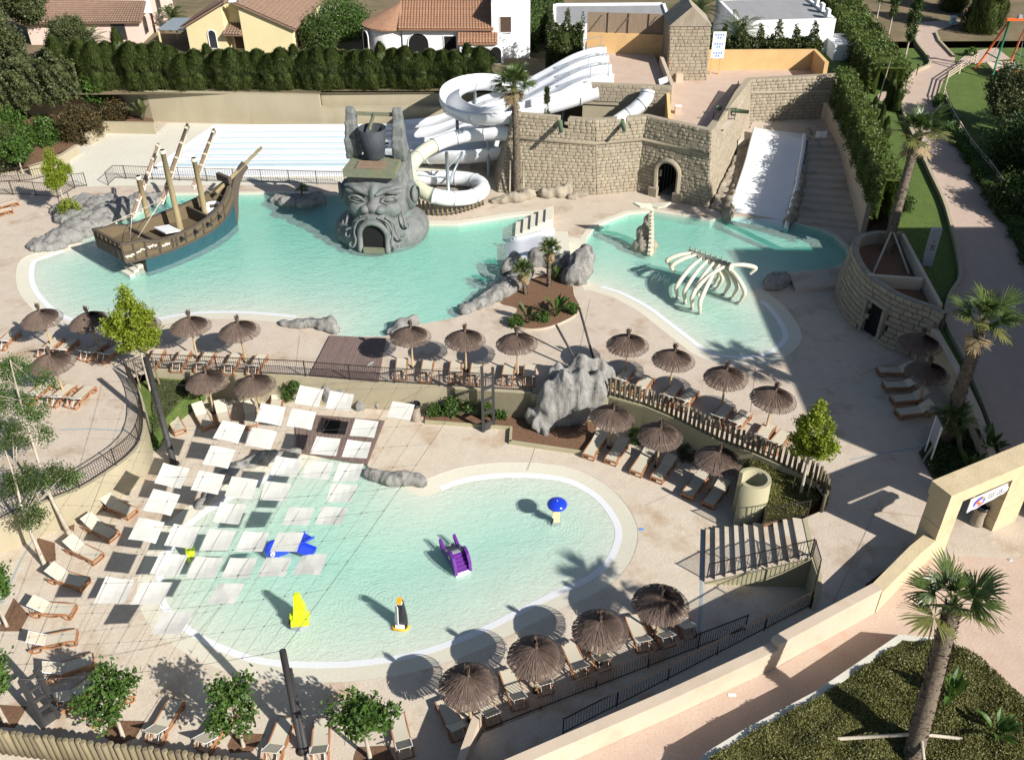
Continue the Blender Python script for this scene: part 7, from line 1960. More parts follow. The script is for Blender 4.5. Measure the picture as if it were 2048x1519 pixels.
def tree_kit(label_cat, H, trunk_r, blobs, n, size, leaf, bark, nclump=60, clump=.28, name='tree', stakes_=False, limbs=7, lean=(0, 0), shell=.55, flat=.4):
 t = thing(name, 'x', label_cat)
 cc = foliage('crown', n, blobs, size, leaf, t, clump, nclump, shell, flat)
 z0 = min(b[2] - b[5] for b in blobs)
 top = Vector((lean[0], lean[1], H * .8))
 MB().tube([(0, 0, -.2), Vector((0, 0, 0)).lerp(top, .5) + Vector((.05, .03, 0)), top], [trunk_r, trunk_r * .75, trunk_r * .3], 8).build('trunk', bark, t)
 ids = npr.choice(len(cc), min(limbs, len(cc)), replace=False)
 for i in ids:
  c = Vector(cc[i]); z = max(z0 * .8, min(top.z * .95, c.z - .6)); s = Vector((0, 0, 0)).lerp(top, z / top.z)
  MB().tube([s, s.lerp(c, .5) + Vector((0, 0, .05)), c], [trunk_r * .4, trunk_r * .25, trunk_r * .1], 5).build('limb', bark, t)
 if stakes_:
  for s in (-1, 1): MB().tube([(s * .55, .1, 0), (s * .5, .1, 2.0)], .05, 7).build('support_stake', M['stake'], t)
 return Kit(t)
def fan_frond_mesh(rad, m, seed):
 rr = random.Random(seed); V = []; F = []
 n = 26; pet = rad * .75
 def q(*p): V.append(p); return len(V) - 1
 for i in range(5):
  t = i / 4; x = pet * t; z = .30 * math.sin(t * 1.6) * rad * .5; w = .035 - .015 * t
  V.extend([(x, -w, z), (x, w, z)])
 F += [(2 * i, 2 * i + 2, 2 * i + 3, 2 * i + 1) for i in range(4)]
 zc = .30 * math.sin(1.6) * rad * .5
 for k in range(n):
  a = R(-118 + 236 * (k + .5) / n) + rr.uniform(-.03, .03); L = rad * (.98 - .25 * abs(a) / 2.1) * rr.uniform(.85, 1.08)
  ca, sa = math.cos(a), math.sin(a); w = L * .055; b = len(V); dr = rr.uniform(.18, .5)
  for i, (t, ww) in enumerate(((.05, .3), (.45, 1), (.75, .7), (1.0, .05))):
   x, y = pet + ca * L * t, sa * L * t; z = zc + .10 * t * rad - dr * rad * max(0, t - .45) ** 1.6 - .10 * abs(sa) * t * rad
   V.extend([(x - sa * -w * ww * -1, y - ca * w * ww, z - .02 * (i % 2)), (x + sa * -w * ww * -1, y + ca * w * ww, z)])
  F += [(b + 2 * i, b + 2 * i + 2, b + 2 * i + 3, b + 2 * i + 1) for i in range(3)]
 me = bpy.data.meshes.new('frond'); me.from_pydata(V, [], F); me.materials.append(m); return me
FRM = {}
def fan_palm(label, base, top, r0, r1, rad, n=34, dead=10, name='fan_palm', seed=1, group=None, props=(), boots=True):
 rr = random.Random(seed); base, top = Vector(base), Vector(top)
 o = thing(name, label, 'palm tree', tuple(base), group)
 mid = base.lerp(top, .5) + Vector((rr.uniform(-.1, .1), rr.uniform(-.1, .1), 0))
 pts = crom([base - Vector((0, 0, .3)), mid, top], 12); m_ = len(pts)
 MB().tube(pts, [r0 * 1.25 if i == 0 else r0 + (r1 - r0) * i / (m_ - 1) for i in range(m_)], 12).build('trunk', M['palmbark'], o)
 if boots:
  V = []; F = []; L = (top - base).length; nb = int(L * 95)
  for i in range(nb):
   t = rr.random(); k = t * (m_ - 1); p = pts[int(k)].lerp(pts[min(m_ - 1, int(k) + 1)], k % 1); r = r0 + (r1 - r0) * t; a = rr.random() * 6.283
   d = Vector((math.cos(a), math.sin(a), 0)); s = Vector((-d.y, d.x, 0)); b = len(V); w = .035 + .03 * rr.random(); h = .09 + .08 * rr.random()
   for v in (p + d * r * .92 - s * w, p + d * r * .92 + s * w, p + d * (r * 1.05 + .05) + s * w * .3 + Vector((0, 0, h)), p + d * (r * 1.05 + .05) - s * w * .3 + Vector((0, 0, h))): V.append(tuple(v))
   F.append((b, b + 1, b + 2, b + 3))
  mesh_np('frond_stubs', V, F, M['palmbark'], o, kind='stuff')
 org = ORG[o.name]
 for key, m in (('g', M['palmleaf']), ('y', M['palmtip']), ('d', M['palmdead'])):
  for v in range(2):
   if (key, v, rad) not in FRM: FRM[(key, v, rad)] = fan_frond_mesh(rad, m, v + 3)
 for i in range(n):
  el = R(88 - 105 * (i / n) ** .9); az = i * 2.399 + rr.uniform(-.2, .2)
  key = 'y' if i > n * .62 and rr.random() < .6 else 'g'
  f = link_mesh('frond', FRM[(key, rr.randrange(2), rad)], o)
  f.location = top - org + Vector((0, 0, rr.uniform(-.15, .1))); f.rotation_euler = (rr.uniform(-.4, .4), -el, az); s = rr.uniform(.85, 1.08) * (.62 if i < 5 else 1); f.scale = (s, s, s)
 for i in range(dead):
  az = rr.random() * 6.283
  f = link_mesh('dead_frond', FRM[('d', 0, rad)], o)
  f.location = top - org - Vector((0, 0, .2 + .3 * rr.random())); f.rotation_euler = (rr.uniform(-.3, .3), R(rr.uniform(35, 75)), az); f.scale = (.7, .7, .7)
 for a, b in props: MB().tube([a, b], .065, 8).build('prop_pole', M['barkpale'], o)
 return o
GP = 'tall fan palms around the pools'
b = P(1033, 388, 0)
fan_palm('tall slender fan palm in front of the left fort wall', b, P(1027, 172, 8.6), .34, .20, 1.2, 26, 12, seed=2, group=GP, props=[(b + Vector((-.55, -.1, 0)), b + Vector((-.5, 0, 2.8))), (b + Vector((.6, -.1, 0)), b + Vector((.5, 0, 2.8)))])
b = P(1772, 505, 2.55); tp_ = P(1838, 268, 9.6)
fan_palm('tall leaning fan palm growing out of the round stone planter', b, tp_, .34, .26, 1.35, 22, 5, seed=3, group=GP, props=[(b.lerp(tp_, .2), P(1742, 556, 2.6)), (b.lerp(tp_, .2), P(1818, 548, 2.6))])
b = P(1888, 880, .1); tp_ = P(1968, 640, 7.4)
fan_palm('leaning fan palm at the right edge above the shaded planted bed', b, tp_, .36, .26, 1.3, 17, 2, seed=4, group=GP, props=[(b.lerp(tp_, .25), P(1845, 925, .1))])
b = P(1826, 1512, .85); tp_ = P(1905, 1212, 7.0)
fan_palm('big fan palm propped by poles in the ground cover at the bottom right', b, tp_, .36, .27, 1.25, 15, 0, seed=5, group=GP, props=[(b.lerp(tp_, .16), P(1650, 1478, .9)), (b.lerp(tp_, .16), P(1942, 1478, .9)), (b.lerp(tp_, .2), P(1852, 1560, .9))])
fan_palm('small low fan palm beside the foot of the leaning palm in the shaded bed', P(1925, 900, .2), P(1905, 838, 1.9), .14, .12, .8, 16, 2, seed=6, boots=False, name='small_fan_palm')
b = P(1098, 573, 0)
fan_palm('taller of the two small shaggy palms in the bed between the pools', b, P(1100, 496, 2.75), .13, .15, .55, 26, 16, seed=7, name='small_fan_palm')
fan_palm('shorter of the two small shaggy palms in the bed between the pools', P(1052, 588, 0), P(1046, 540, 1.9), .12, .13, .55, 24, 10, seed=8, name='small_fan_palm')
fan_palm('tiny palm growing inside the flat rock ring in the lagoon', P(604, 392, .2), P(604, 380, .7), .08, .08, .38, 14, 0, seed=9, boots=False, name='small_fan_palm')
def feather_mesh(L, m, seed=1, pairs=34, wid=.42):
 rr = random.Random(seed); V = []; F = []; pts = []
 for i in range(13):
  t = i / 12; a = 1.15 - 1.75 * t
  pts.append((pts[-1][0] + math.cos(a) * L / 12, pts[-1][1] + math.sin(a) * L / 12) if pts else (0, 0))
 def at_(t): k = t * 12; i = min(11, int(k)); f = k - i; return (pts[i][0] * (1 - f) + pts[i + 1][0] * f, pts[i][1] * (1 - f) + pts[i + 1][1] * f)
 for i in range(12):
  w = .04 * (1 - i / 13); b = len(V)
  V.extend([(pts[i][0], -w, pts[i][1]), (pts[i][0], w, pts[i][1]), (pts[i + 1][0], w * .9, pts[i + 1][1]), (pts[i + 1][0], -w * .9, pts[i + 1][1])]); F.append((b, b + 1, b + 2, b + 3))
 for k in range(pairs):
  t = .12 + .88 * k / pairs; x, z = at_(t); l = wid * math.sin(math.pi * min(.95, t * .85 + .12)) * rr.uniform(.85, 1.1)
  for s in (-1, 1):
   b = len(V); dx = l * .55; V.extend([(x, 0, z), (x + dx * .5 + .03, s * l * .5, z + .05), (x + dx, s * l, z - .1 * l), (x + dx * .5 - .03, s * l * .5, z + .04)]); F.append((b, b + 1, b + 2, b + 3))
 me = bpy.data.meshes.new('frond'); me.from_pydata(V, [], F); me.materials.append(m); return me
FE = {}
def date_palm(label, base, h, L, n=42, seed=1):
 rr = random.Random(seed); base = Vector(base); o = thing('date_palm', label, 'palm tree', tuple(base), 'date palms near the houses')
 MB().tube([base - Vector((0, 0, .2)), base + Vector((0, 0, h))], [.42, .36], 12).build('trunk', M['palmbark'], o)
 if L not in FE: FE[L] = feather_mesh(L, M['palmleaf'])
 for i in range(n):
  f = link_mesh('frond', FE[L], o); f.location = (0, 0, h); el = 30 - 75 * (i / n); s = rr.uniform(.8, 1.05); f.scale = (s, s, s)
  f.rotation_euler = (rr.uniform(-.2, .2), R(-el - 12), i * 2.399 + rr.uniform(-.2, .2))
 return o
date_palm('big feathery date palm in front of the right flat roofed house', P(1472, 118, 4.2), 1.8, 3.6, 46, 1)
date_palm('feathery date palm peeping out behind the stone tower', P(1392, 60, 4.2), 1.6, 3.2, 38, 2)
date_palm('feathery date palm in front of the pink house', P(185, 128, 2.9), 1.6, 3.2, 40, 3)
date_palm('dark feathery palm between the pink and yellow houses', P(350, 62, 2.9), 1.2, 2.4, 30, 4)
date_palm('feathery palm behind the lawn hedge by the right flat roofed house', P(1345, 62, 3.2), 1.0, 2.6, 26, 5)
def paddle_plant(label, base, h, n, L, seed=1, m='leaf_bright', name='paddle_leaf_plant'):
 rr = random.Random(seed); base = Vector(base); o = thing(name, label, 'plant', tuple(base))
 for i in range(n):
  az = rr.random() * 6.283; tilt = rr.uniform(.15, 1.0); l = L * rr.uniform(.75, 1.1); sh = h * rr.uniform(.5, 1)
  d = Vector((math.cos(az), math.sin(az), 0)); s = Vector((-d.y, d.x, 0)); V = []; K = 7
  b0 = base + d * .08; p = b0.copy(); pts = [b0]
  st = (Vector((0, 0, 1)) * math.cos(tilt * .5) + d * math.sin(tilt * .5)).normalized()
  tip0 = b0 + st * sh; mb = MB().tube([b0, tip0], [.025, .018], 5)
  cur = tip0.copy(); ang = tilt * .7
  ws = [.1, .55, .85, 1, .95, .75, .4, .03]
  for k in range(K + 1):
   dd_ = Vector((0, 0, 1)) * math.cos(ang) + d * math.sin(ang); w = l * .17 * ws[k]
   V += [tuple(cur + s * w + dd_.cross(s) * w * .3), tuple(cur), tuple(cur - s * w + dd_.cross(s) * w * .3)]
   cur = cur + dd_ * (l / K); ang += .17 * tilt
  mb.add(V, [(3 * k + j, 3 * k + j + 1, 3 * k + j + 4, 3 * k + j + 3) for k in range(K) for j in (0, 1)])
  mb.build('leaf', M[m], o)
 return o
paddle_plant('clump of upright paddle leaves in the soil bed nearest the leaning poles', P(1112, 632, 0), .8, 15, 1.0, 1)
paddle_plant('darker clump of paddle leaves left in the soil bed between the pools', P(1057, 645, 0), .7, 13, .9, 2, 'leaf_olive')
paddle_plant('grey green paddle leaf plant in the planter at the left of the back wall', P(288, 240, .3), .9, 13, 1.4, 3, 'leaf_olive')
paddle_plant('broad leafed plant in the shaded bed behind the gate', P(1935, 955, .2), .6, 9, 1.0, 4, 'leaf_mid')
paddle_plant('tall strappy plant by the wall in the shaded bed behind the gate', P(1968, 915, .2), .9, 14, 1.0, 5, 'leaf_mid')
paddle_plant('young paddle leaf plant in the ground cover right of the propped palm', P(1990, 1475, .85), .5, 12, .8, 6)
paddle_plant('paddle leaf plant just behind the propped palm trunk', P(1900, 1400, .85), .7, 11, .9, 7)
paddle_plant('small paddle leaf plant in the shade below the notice frame', P(1880, 985, .1), .3, 8, .5, 8, 'leaf_mid')
paddle_plant('spiky fern-like plant in the soil bed behind the small palms', P(1112, 560, 0), .5, 12, .7, 9, 'leaf_mid')
def shrub(label, c, r, n, size, m, name='shrub', seed=0, cat='shrub', squash=.85, nclump=None, trunk=False):
 o = thing(name, label, cat, tuple(c))
 if isinstance(r, (int, float)): r = (r, r, r * squash)
 foliage('foliage', n, [(c[0], c[1], c[2] + r[2] * .75, *r)], size, M[m], o, clump=min(r) * .22, nclump=nclump or max(20, int(n / 60)), shell=.7, flat=.5)
 MB().tube([c, c + Vector((0, 0, r[2] * .9))], [.06 * r[0] + .02, .02], 6).build('stem', M['bark'], o)
 return o
for i, (x, y) in enumerate(((1032, 652), (1084, 640), (1142, 624))):
 shrub(['small clipped green ball at the left end of the soil bed', 'small clipped green ball between the two paddle leaf clumps', 'small clipped green ball at the right end of the soil bed near the poles'][i], P(x, y, 0), .42, 1500, .055, 'leaf_bright', 'ball_shrub')
shrub('reddish photinia shrub at the left end of the planter', P(166, 275, .3), 1.7, 7000, .10, 'leaf_red', seed=2)
shrub('small reddish shrub beside the paddle plant in the planter', P(236, 238, .3), 1.15, 3500, .10, 'leaf_red', seed=3)
shrub('bright green shrub above the left planter wall', P(92, 285, .3), 1.3, 3500, .11, 'leaf_bright', seed=4)
shrub('bright green leafy shrub at the far left edge above the gate railing', P(20, 290, .6), 1.9, 5200, .12, 'leaf_bright', seed=5)
shrub('dark clipped dense bush at the far left edge beside the railing', P(-5, 335, 0), 2.4, 12000, .07, 'leaf_dark', seed=6)
shrub('low yellow green plants growing in the left rock bank', P(143, 428, .4), .75, 1500, .07, 'leaf_lime', seed=7)
shrub('low green tuft in the soil beside the shaded middle loungers', P(1275, 880, ZL), .45, 1400, .06, 'leaf_bright', seed=8)
shrub('low olive tuft in the soil above the loungers near the drum', P(1375, 915, ZL), .5, 1400, .06, 'leaf_olive', seed=9)
shrub('small leafy plant at the edge of the garden path junction', G(1940, 112), .5, 900, .08, 'leaf_bright', seed=10)
shrub('dark spreading shrub at the right edge of the lawn', G(2045, 335), 2.6, 9000, .12, 'leaf_mid', seed=11)
shrub('lower dark shrub at the right edge of the lawn', G(2030, 420), 1.6, 5000, .11, 'leaf_mid', seed=12)
shrub('round dark shrub by the shaded lawn beside the palm trunk', G(1790, 420), .9, 3000, .09, 'leaf_mid', seed=13)
shrub('flowering bush mound behind the hedge between yellow and white houses', P(690, 75, 2.85), (2.6, 2.2, 2.2), 9000, .12, 'leaf_bright', seed=14)
shrub('green hedge bush beside the porch of the yellow house', P(640, 100, 2.85), (1.8, 1.6, 1.9), 6000, .12, 'leaf_mid', seed=15)
shrub('dark climbing bush against the white house', P(865, 70, 2.85), (2.3, 1.2, 2.6), 6000, .12, 'leaf_dark', seed=16)
def hedge(label, pts, w, h, n, size, m, name='hedge', rough=.18, z=None, cat='hedge', pointy=0):
 pts = [Vector(p) for p in pts]; o = thing(name, label, cat, tuple(pts[0]))
 L = [0]
 for a, b in zip(pts, pts[1:]): L.append(L[-1] + (b - a).length)
 s = npr.random(n) * L[-1]; idx = np.searchsorted(L, s) - 1; idx = np.clip(idx, 0, len(pts) - 2)
 A = np.array(pts)[idx]; Bp = np.array(pts)[idx + 1]; t = ((s - np.array(L)[idx]) / (np.array(L)[idx + 1] - np.array(L)[idx]))[:, None]
 C = A + (Bp - A) * t; d = (Bp - A); d[:, 2] = 0; d /= np.linalg.norm(d, axis=1)[:, None]; nx = np.stack([-d[:, 1], d[:, 0], np.zeros(n)], 1)
 f = npr.random(n); per = 2 * h + w; q = f * per; bump = rough * (np.sin(s * 2.1) + np.sin(s * 5.3 + q * 2) * .6 + np.sin(s * 11 + q * 5) * .4)
 off = np.where(q < h, -w / 2, np.where(q < h + w, q - h - w / 2, w / 2)); zz = np.where(q < h, q, np.where(q < h + w, h, per - q))
 sgn = np.where(q < h, -1, np.where(q < h + w, 0, 1))
 depth = npr.random(n) ** 2 * .3
 off = off + sgn * (bump - depth); zz = zz + (sgn == 0) * (bump - depth)
 if pointy: zz = zz * (1 + pointy * np.maximum(0, np.sin(s * 3.9)) ** 4 * (zz > h * .7))
 C = C + nx * off[:, None]; C[:, 2] += zz; C += npr.normal(size=C.shape) * .06
 V, F = leaf_np(C, size, .5, .5)
 mesh_np('foliage', V, F, M[m], o)
 mb = MB(); pl = [(p.x, p.y) for p in pts]
 a = offs(pl, w * .36); b2 = offs(pl, -w * .36); nn_ = len(pts)
 vs = [(x, y, pts[i].z) for i, (x, y) in enumerate(a)] + [(x, y, pts[i].z + h * .9) for i, (x, y) in enumerate(a)] + [(x, y, pts[i].z + h * .9) for i, (x, y) in enumerate(b2)] + [(x, y, pts[i].z) for i, (x, y) in enumerate(b2)]
 mb.add(vs, [(k * nn_ + i, k * nn_ + i + 1, (k + 1) * nn_ + i + 1, (k + 1) * nn_ + i) for k in range(3) for i in range(nn_ - 1)]); mb.build('dense_core', M[m], o)
 return o
hedge('tall pale green clipped hedge along the left edge of the garden lawn', [G(1610, -60), G(1660, 10), G(1700, 80), G(1745, 150), G(1775, 190)], 3.0, 2.6, 34000, .12, 'leaf_hedge', rough=.3)
hedge('bright topped hedge above the shallow steps on the garden wall', [G(1676, 210), G(1697, 262), G(1718, 318), G(1742, 380), G(1768, 440)], 1.3, 3.2, 22000, .10, 'leaf_hedge')
hedge('low bright hedge plants between the garden path and the wooden fence', [G(1878, 205), G(1898, 262), G(1925, 300), G(1960, 350)], .9, .7, 6500, .09, 'leaf_bright')
hedge('darker low hedge running on below the wooden fence at the right', [G(1960, 352), G(2000, 415), G(2040, 470), G(2080, 560)], 1.3, .7, 7000, .09, 'leaf_mid')
hedge('conifer screen behind the right ochre wall', [Vector((17.8, 88, 3.3)), Vector((22, 87.6, 3.3)), Vector((28.6, 87, 3.3))], 1.8, 3.9, 22000, .13, 'leaf_dark', pointy=.35)
hedge('green hedge strip between the white house and the flat roofed house', [P(1040, 105, 2.85), P(1075, 60, 2.85), P(1100, 20, 2.85)], 3.2, 3.2, 14000, .14, 'leaf_mid')
hedge('dark shrub row below the white flat roofed house at the slide top', [Vector((3.5, 92, 2.85)), Vector((7, 92.3, 2.85))], 1.4, 4.4, 7000, .12, 'leaf_dark', pointy=.4)
hedge('dark overgrown hedge bank at the top left behind the planter', [Vector((-55, 84, 1.5)), Vector((-47, 86.5, 2)), Vector((-41, 88.5, 2.4))], 5.0, 3.6, 26000, .14, 'leaf_olive', rough=.6)
hedge('very dark hedge at the top right behind the lawn', [G(1790, -30), G(1850, -20), G(1900, -22)], 3, 5.0, 16000, .16, 'leaf_dark', rough=.5)
def cypress_kit(r, h, n, m, size=.12, name='cypress', ex=3.0):
 t = thing(name, 'x', 'tree')
 z = npr.random(n) ** .8 * h; rr_ = r * np.clip((1 - (z / h) ** ex), .04, 1) * (.82 + .18 * np.sin(z * 3))
 a = npr.random(n) * 2 * np.pi; rad = rr_ * (1 - .35 * npr.random(n) ** 2) * (1 + .16 * np.sin(a * 7 + z * 1.5))
 C = np.stack([np.cos(a) * rad, np.sin(a) * rad, z], 1) + npr.normal(size=(n, 3)) * .07
 d = np.stack([np.cos(a) * .45, np.sin(a) * .45, np.ones(n)], 1) + npr.normal(size=(n, 3)) * .25; d /= np.linalg.norm(d, axis=1)[:, None]
 s = np.stack([-np.sin(a), np.cos(a), np.zeros(n)], 1); L = (size * (.8 + .7 * npr.random(n)))[:, None]
 V = np.stack([C - d * L * .6, C + s * L * .3, C + d * L * 1.5, C - s * L * .3], 1).reshape(-1, 3)
 mesh_np('foliage', V, np.arange(4 * n).reshape(-1, 4), M[m], t)
 MB().lathe([(r * .7, 0), (r * .7, h * .5), (r * (.45 if ex < 4 else .6), h * .8), (.03, h * .95)], (0, 0, 0), 12).build('inner_foliage', M[m], t)
 MB().tube([(0, 0, -.3), (0, 0, h * .5)], .1, 6).build('trunk', M['bark'], t)
 return Kit(t)
CY = [cypress_kit(1.45, 4.2, 12000, 'leaf_dark', .12, ex=10), cypress_kit(1.15, 5.0, 8000, 'leaf_dark', .13, ex=3), cypress_kit(1.55, 4.0, 13000, 'leaf_dark', .11, ex=14)]
for i in range(35):
 x = -42.5 + i * 1.165; y = 88.4 + .25 * math.sin(i * 1.7) - (0 if x < -15 else .0)
 k = CY[(0, 2, 0, 2, 0, 1, 2)[i % 7]]; sc = rnd.uniform(.93, 1.1)
 k.put((x, y, ZB - .05), rnd.uniform(0, 6.28), 'dark green cypress in the dense hedge row on top of the back wall', 'cypresses of the back hedge', scale=(1, 1, sc * (.80 if x > -33 else 1.0)))
thin = cypress_kit(.36, 5.2, 4200, 'leaf_dark', .08, name='cypress')
thin.put((2.9, 72.9, 2.4), 0, 'single pencil thin cypress standing inside the fort wall right of the palm')
for i, (px, py, s) in enumerate(((1716, 252, 1.0), (1738, 262, .9), (1752, 286, .95), (1762, 300, .85), (1705, 230, .9), (1775, 215, 1.0), (1790, 222, .8))):
 CY[1].put(tuple(G(px, py)), rnd.random() * 6, ['second slim conifer up the garden wall beside the hedge', 'third slim conifer down the garden wall beside the hedge', 'fourth slim conifer down the garden wall beside the hedge', 'nearest slim conifer on the garden wall above the steps', 'farthest slim conifer on the garden wall above the steps', 'slim conifer between the clipped hedge and the lawn, left one', 'slim conifer between the clipped hedge and the lawn, right one'][i], ['conifers on the garden wall', 'conifers beside the lawn'][i > 4], scale=(.42, .42, .62 * s))
CY[0].put(tuple(G(1960, 62)), 1.0, 'tall dark cypress column at the top right beside the swing', 'tall cypress columns at the top right', scale=(1.5, 1.5, 1.75))
CY[1].put(tuple(G(1985, 40)), 2.0, 'second dark cypress column at the top right behind the swing', 'tall cypress columns at the top right', scale=(1.3, 1.3, 1.6))
CY[2].put(tuple(G(1905, 20)), 2.0, 'lighter cypress column left of the ochre gate pillar at the top', 'tall cypress columns at the top right', scale=(1.1, 1.1, 1.1))
def cover(name, label, poly, n, size, m, h=.25, z=0, seed=0, rough=.3):
 X0, X1 = min(p[0] for p in poly), max(p[0] for p in poly); Y0, Y1 = min(p[1] for p in poly), max(p[1] for p in poly)
 x = npr.random(n * 3) * (X1 - X0) + X0; y = npr.random(n * 3) * (Y1 - Y0) + Y0
 ok = inside_np(x, y, poly); x, y = x[ok][:n], y[ok][:n]
 f = z if callable(z) else (lambda a, b: z)
 hh = h * (.5 + .5 * np.sin(x * 2.3 + 1.1 * np.sin(y * 1.7)) * np.sin(y * 2.9 + np.sin(x * 1.3))) * (.7 + .6 * npr.random(len(x))) + .03
 zz = np.array([f(a, b) for a, b in zip(x, y)]) + hh
 V, F = leaf_np(np.stack([x, y, zz], 1), size, .55, .9)
 o = mesh_np(name, V, F, M[m], None, kind='stuff'); tag(o, label, 'ground cover', kind='stuff'); return o
gc = [P2(x, y, .85) for x, y in ((1805, 1282), (1640, 1395), (1500, 1470), (1420, 1519), (1380, 1600), (1800, 1650), (2250, 1600), (2200, 1450), (2048, 1400), (1960, 1320), (1900, 1290))]
MB().prism(gc, -.1, .85, True).build('planted_bed', M['soil'], kind='structure')
kb = MB(); gk = gc[:4]; wall_mb([gc[-1], gc[0]] + gc[1:5], .28, 0, .93, side=-1, mb=kb); tag(kb.build('bed_wall', M['creamfloor']), 'low pale kerb wall along the raised ground cover bed at the bottom right', 'wall')
cover('ground_cover', 'olive green succulent ground cover filling the bed at the bottom right', gc, 120000, .045, 'cover', .26, .85)
cover('ground_cover', 'patch of olive ground cover on the bank beside the big left mast', [P2(300, 750), P2(372, 752), P2(385, 775, -.5), P2(330, 835, -.9), P2(298, 840)], 14000, .05, 'leaf_olive', .15, lambda x, y: -.33 - max(0, min(1, (top_wall[1][1] - y) / 4)) * .8)
cover('ground_cover', 'ground cover in the planter behind the beige drum', pq, 12000, .05, 'cover', .2, -.35)
cover('ground_cover', 'leaves and low plants in the shaded bed behind the gate', [P2(1840, 905), P2(1870, 880), P2(1910, 800), P2(1930, 760), P2(1990, 930), P2(1900, 985), P2(1862, 950)], 12000, .07, 'leaf_mid', .3, .05)
sheet('shaded_bed', [P2(1836, 905), P2(1875, 870), P2(1915, 780), P2(1930, 740), P2(2002, 940), P2(1905, 990), P2(1862, 952)], [], .02, M['soil'])
def ivy(label, blobs, n, m='leaf_bright', size=.07):
 c = Vector(blobs[0][:3]); o = thing('ivy', label, 'climbing plant', tuple(c))
 foliage('leaves', n, blobs, size, M[m], o, clump=.10, nclump=max(30, n // 45), shell=.2, flat=.3)
 cc = [Vector(b[:3]) for b in blobs]
 MB().tube([cc[0] - Vector((0, 0, .4))] + cc, .015, 5).build('vine_stem', M['bark'], o)
def wallpt(px, py, z): v = P(px, py, z); return v
ivy('fan of green ivy on the beige retaining wall behind the ladder pylon', [(*P(870, 820, -1.3), .5, .12, .45), (*P(905, 815, -1.0), .45, .12, .7), (*P(940, 812, -1.2), .4, .12, .5), (*P(970, 815, -1.1), .3, .12, .6), (*P(1000, 830, -1.5), .45, .15, .25)], 6500)
ivy('bright ivy along the left bank under the curved wall', [(*P(352, 800, -1.0), .6, .4, .4), (*P(330, 830, -1.3), .5, .4, .4), (*P(310, 850, -1.3), .4, .4, .4), (*P(305, 885, -1.5), .3, .4, .3)], 6000)
ivy('ivy patch on the wall left of the first upper sails', [(*P(575, 785, -1.1), .35, .12, .6), (*P(590, 775, -.6), .3, .12, .4)], 2200)
mul = tree_kit('tree', 3.3, .09, [(0, 0, 2.7, .8, .8, .6), (.7, .3, 3.1, .5, .5, .45), (-.7, -.2, 2.6, .5, .6, .5), (.2, -.7, 2.3, .6, .5, .35), (-.2, .6, 3.2, .45, .4, .4)], 1700, .105, M['leaf_bright'], M['barkpale'], nclump=75, clump=.15, name='small_tree', limbs=9, shell=.35, flat=.25)
for (px, py), lab, s in (((247, 1476), 'small broad leafed tree with a pale trunk at the lower left between two loungers', 1.0), ((487, 1492), 'small broad leafed tree at the bottom, second from the left mast side', .95), ((741, 1516), 'small broad leafed tree at the bottom beside the lowest parasol shadow', 1.05), ((12, 1445), 'small tree cut by the left edge above the log fence', 1.0), ((14, 1252), 'small tree at the left edge beside the fifth tilted lounger', .9)):
 mul.put(tuple(P(px, py, ZL)), rnd.random() * 6.28, lab, 'small broad leafed trees round the children pool', scale=s)
lime = tree_kit('tree', 6.6, .10, [(0, 0, 4.4, .95, .95, 1.5), (.45, .1, 3.4, .8, .8, .7), (-.9, .1, 4.3, .6, .6, .5), (.1, 0, 5.9, .45, .45, .7), (-.6, -.2, 3.5, .6, .6, .5), (.7, .2, 5.0, .5, .5, .4)], 9000, .085, M['leaf_lime'], M['barkpale'], nclump=150, clump=.14, name='lime_green_tree', stakes_=True, limbs=12, shell=.3)
lime.put(tuple(P(300, 775, -.4)), .3, 'lime green young tree with stakes behind the big leaning mast', 'young lime green trees')
lime.put(tuple(P(1602, 985, -.3)), 2.2, 'lime green young tree behind the stake fence near the beige drum', 'young lime green trees', scale=.85)
lime.put(tuple(P(135, 425, .2)), 4.0, 'lime green young tree growing from the left rock bank', 'young lime green trees', scale=.78)
big = tree_kit('tree', 8, .25, [(0, 0, 5.2, 3.0, 2.6, 2.6), (1.6, .5, 4.0, 1.8, 1.8, 1.6), (-1.8, -.3, 4.2, 1.8, 1.7, 1.6)], 16000, .15, M['leaf_olive'], M['bark'], nclump=220, clump=.32, name='broad_tree', limbs=8)
for (x, y, z), rz, s, lab in (((-50, 90, 2.6), 0, .95, 'big olive green tree at the top left corner, nearest the pool'), ((-57, 97, 2.8), 1, 1.0, 'big olive green tree at the top left corner, farther back'), ((-52, 104, 2.9), 2, .9, 'olive green tree behind the top left hedge beside the pink house'), ((-44, 95, 2.9), 3, .62, 'low olive green tree just left of the cypress hedge')):
 big.put((x, y, z), rz, lab, 'big trees at the top left', scale=s)
bright = tree_kit('tree', 3.4, .09, [(0, 0, 2.6, 1.25, 1.2, 1.0), (.6, 0, 2.2, .8, .8, .7)], 4200, .15, M['leaf_bright'], M['barkpale'], nclump=70, clump=.22, name='bright_tree')
bright.put(tuple(P(205, 232, .3)), 0, 'small bright green tree in the planter left of the paddle leaf plant', 'bright green trees at the left')
bright.put(tuple(P(45, 345, .1)), 1, 'small bright green tree with a white trunk at the far left', 'bright green trees at the left', scale=.8)
big.put(tuple(G(2085, 300)), 1.2, 'dark leafy tree cut by the right edge of the picture beside the lawn', 'trees at the right edge', scale=.55)
big.put(tuple(G(1830, -60)), .2, 'dark tree at the top edge behind the lawn', 'trees at the right edge', scale=.7)
big.put(tuple(G(1770, -90)), 2.0, 'second dark tree at the top edge behind the lawn', 'trees at the right edge', scale=.75)
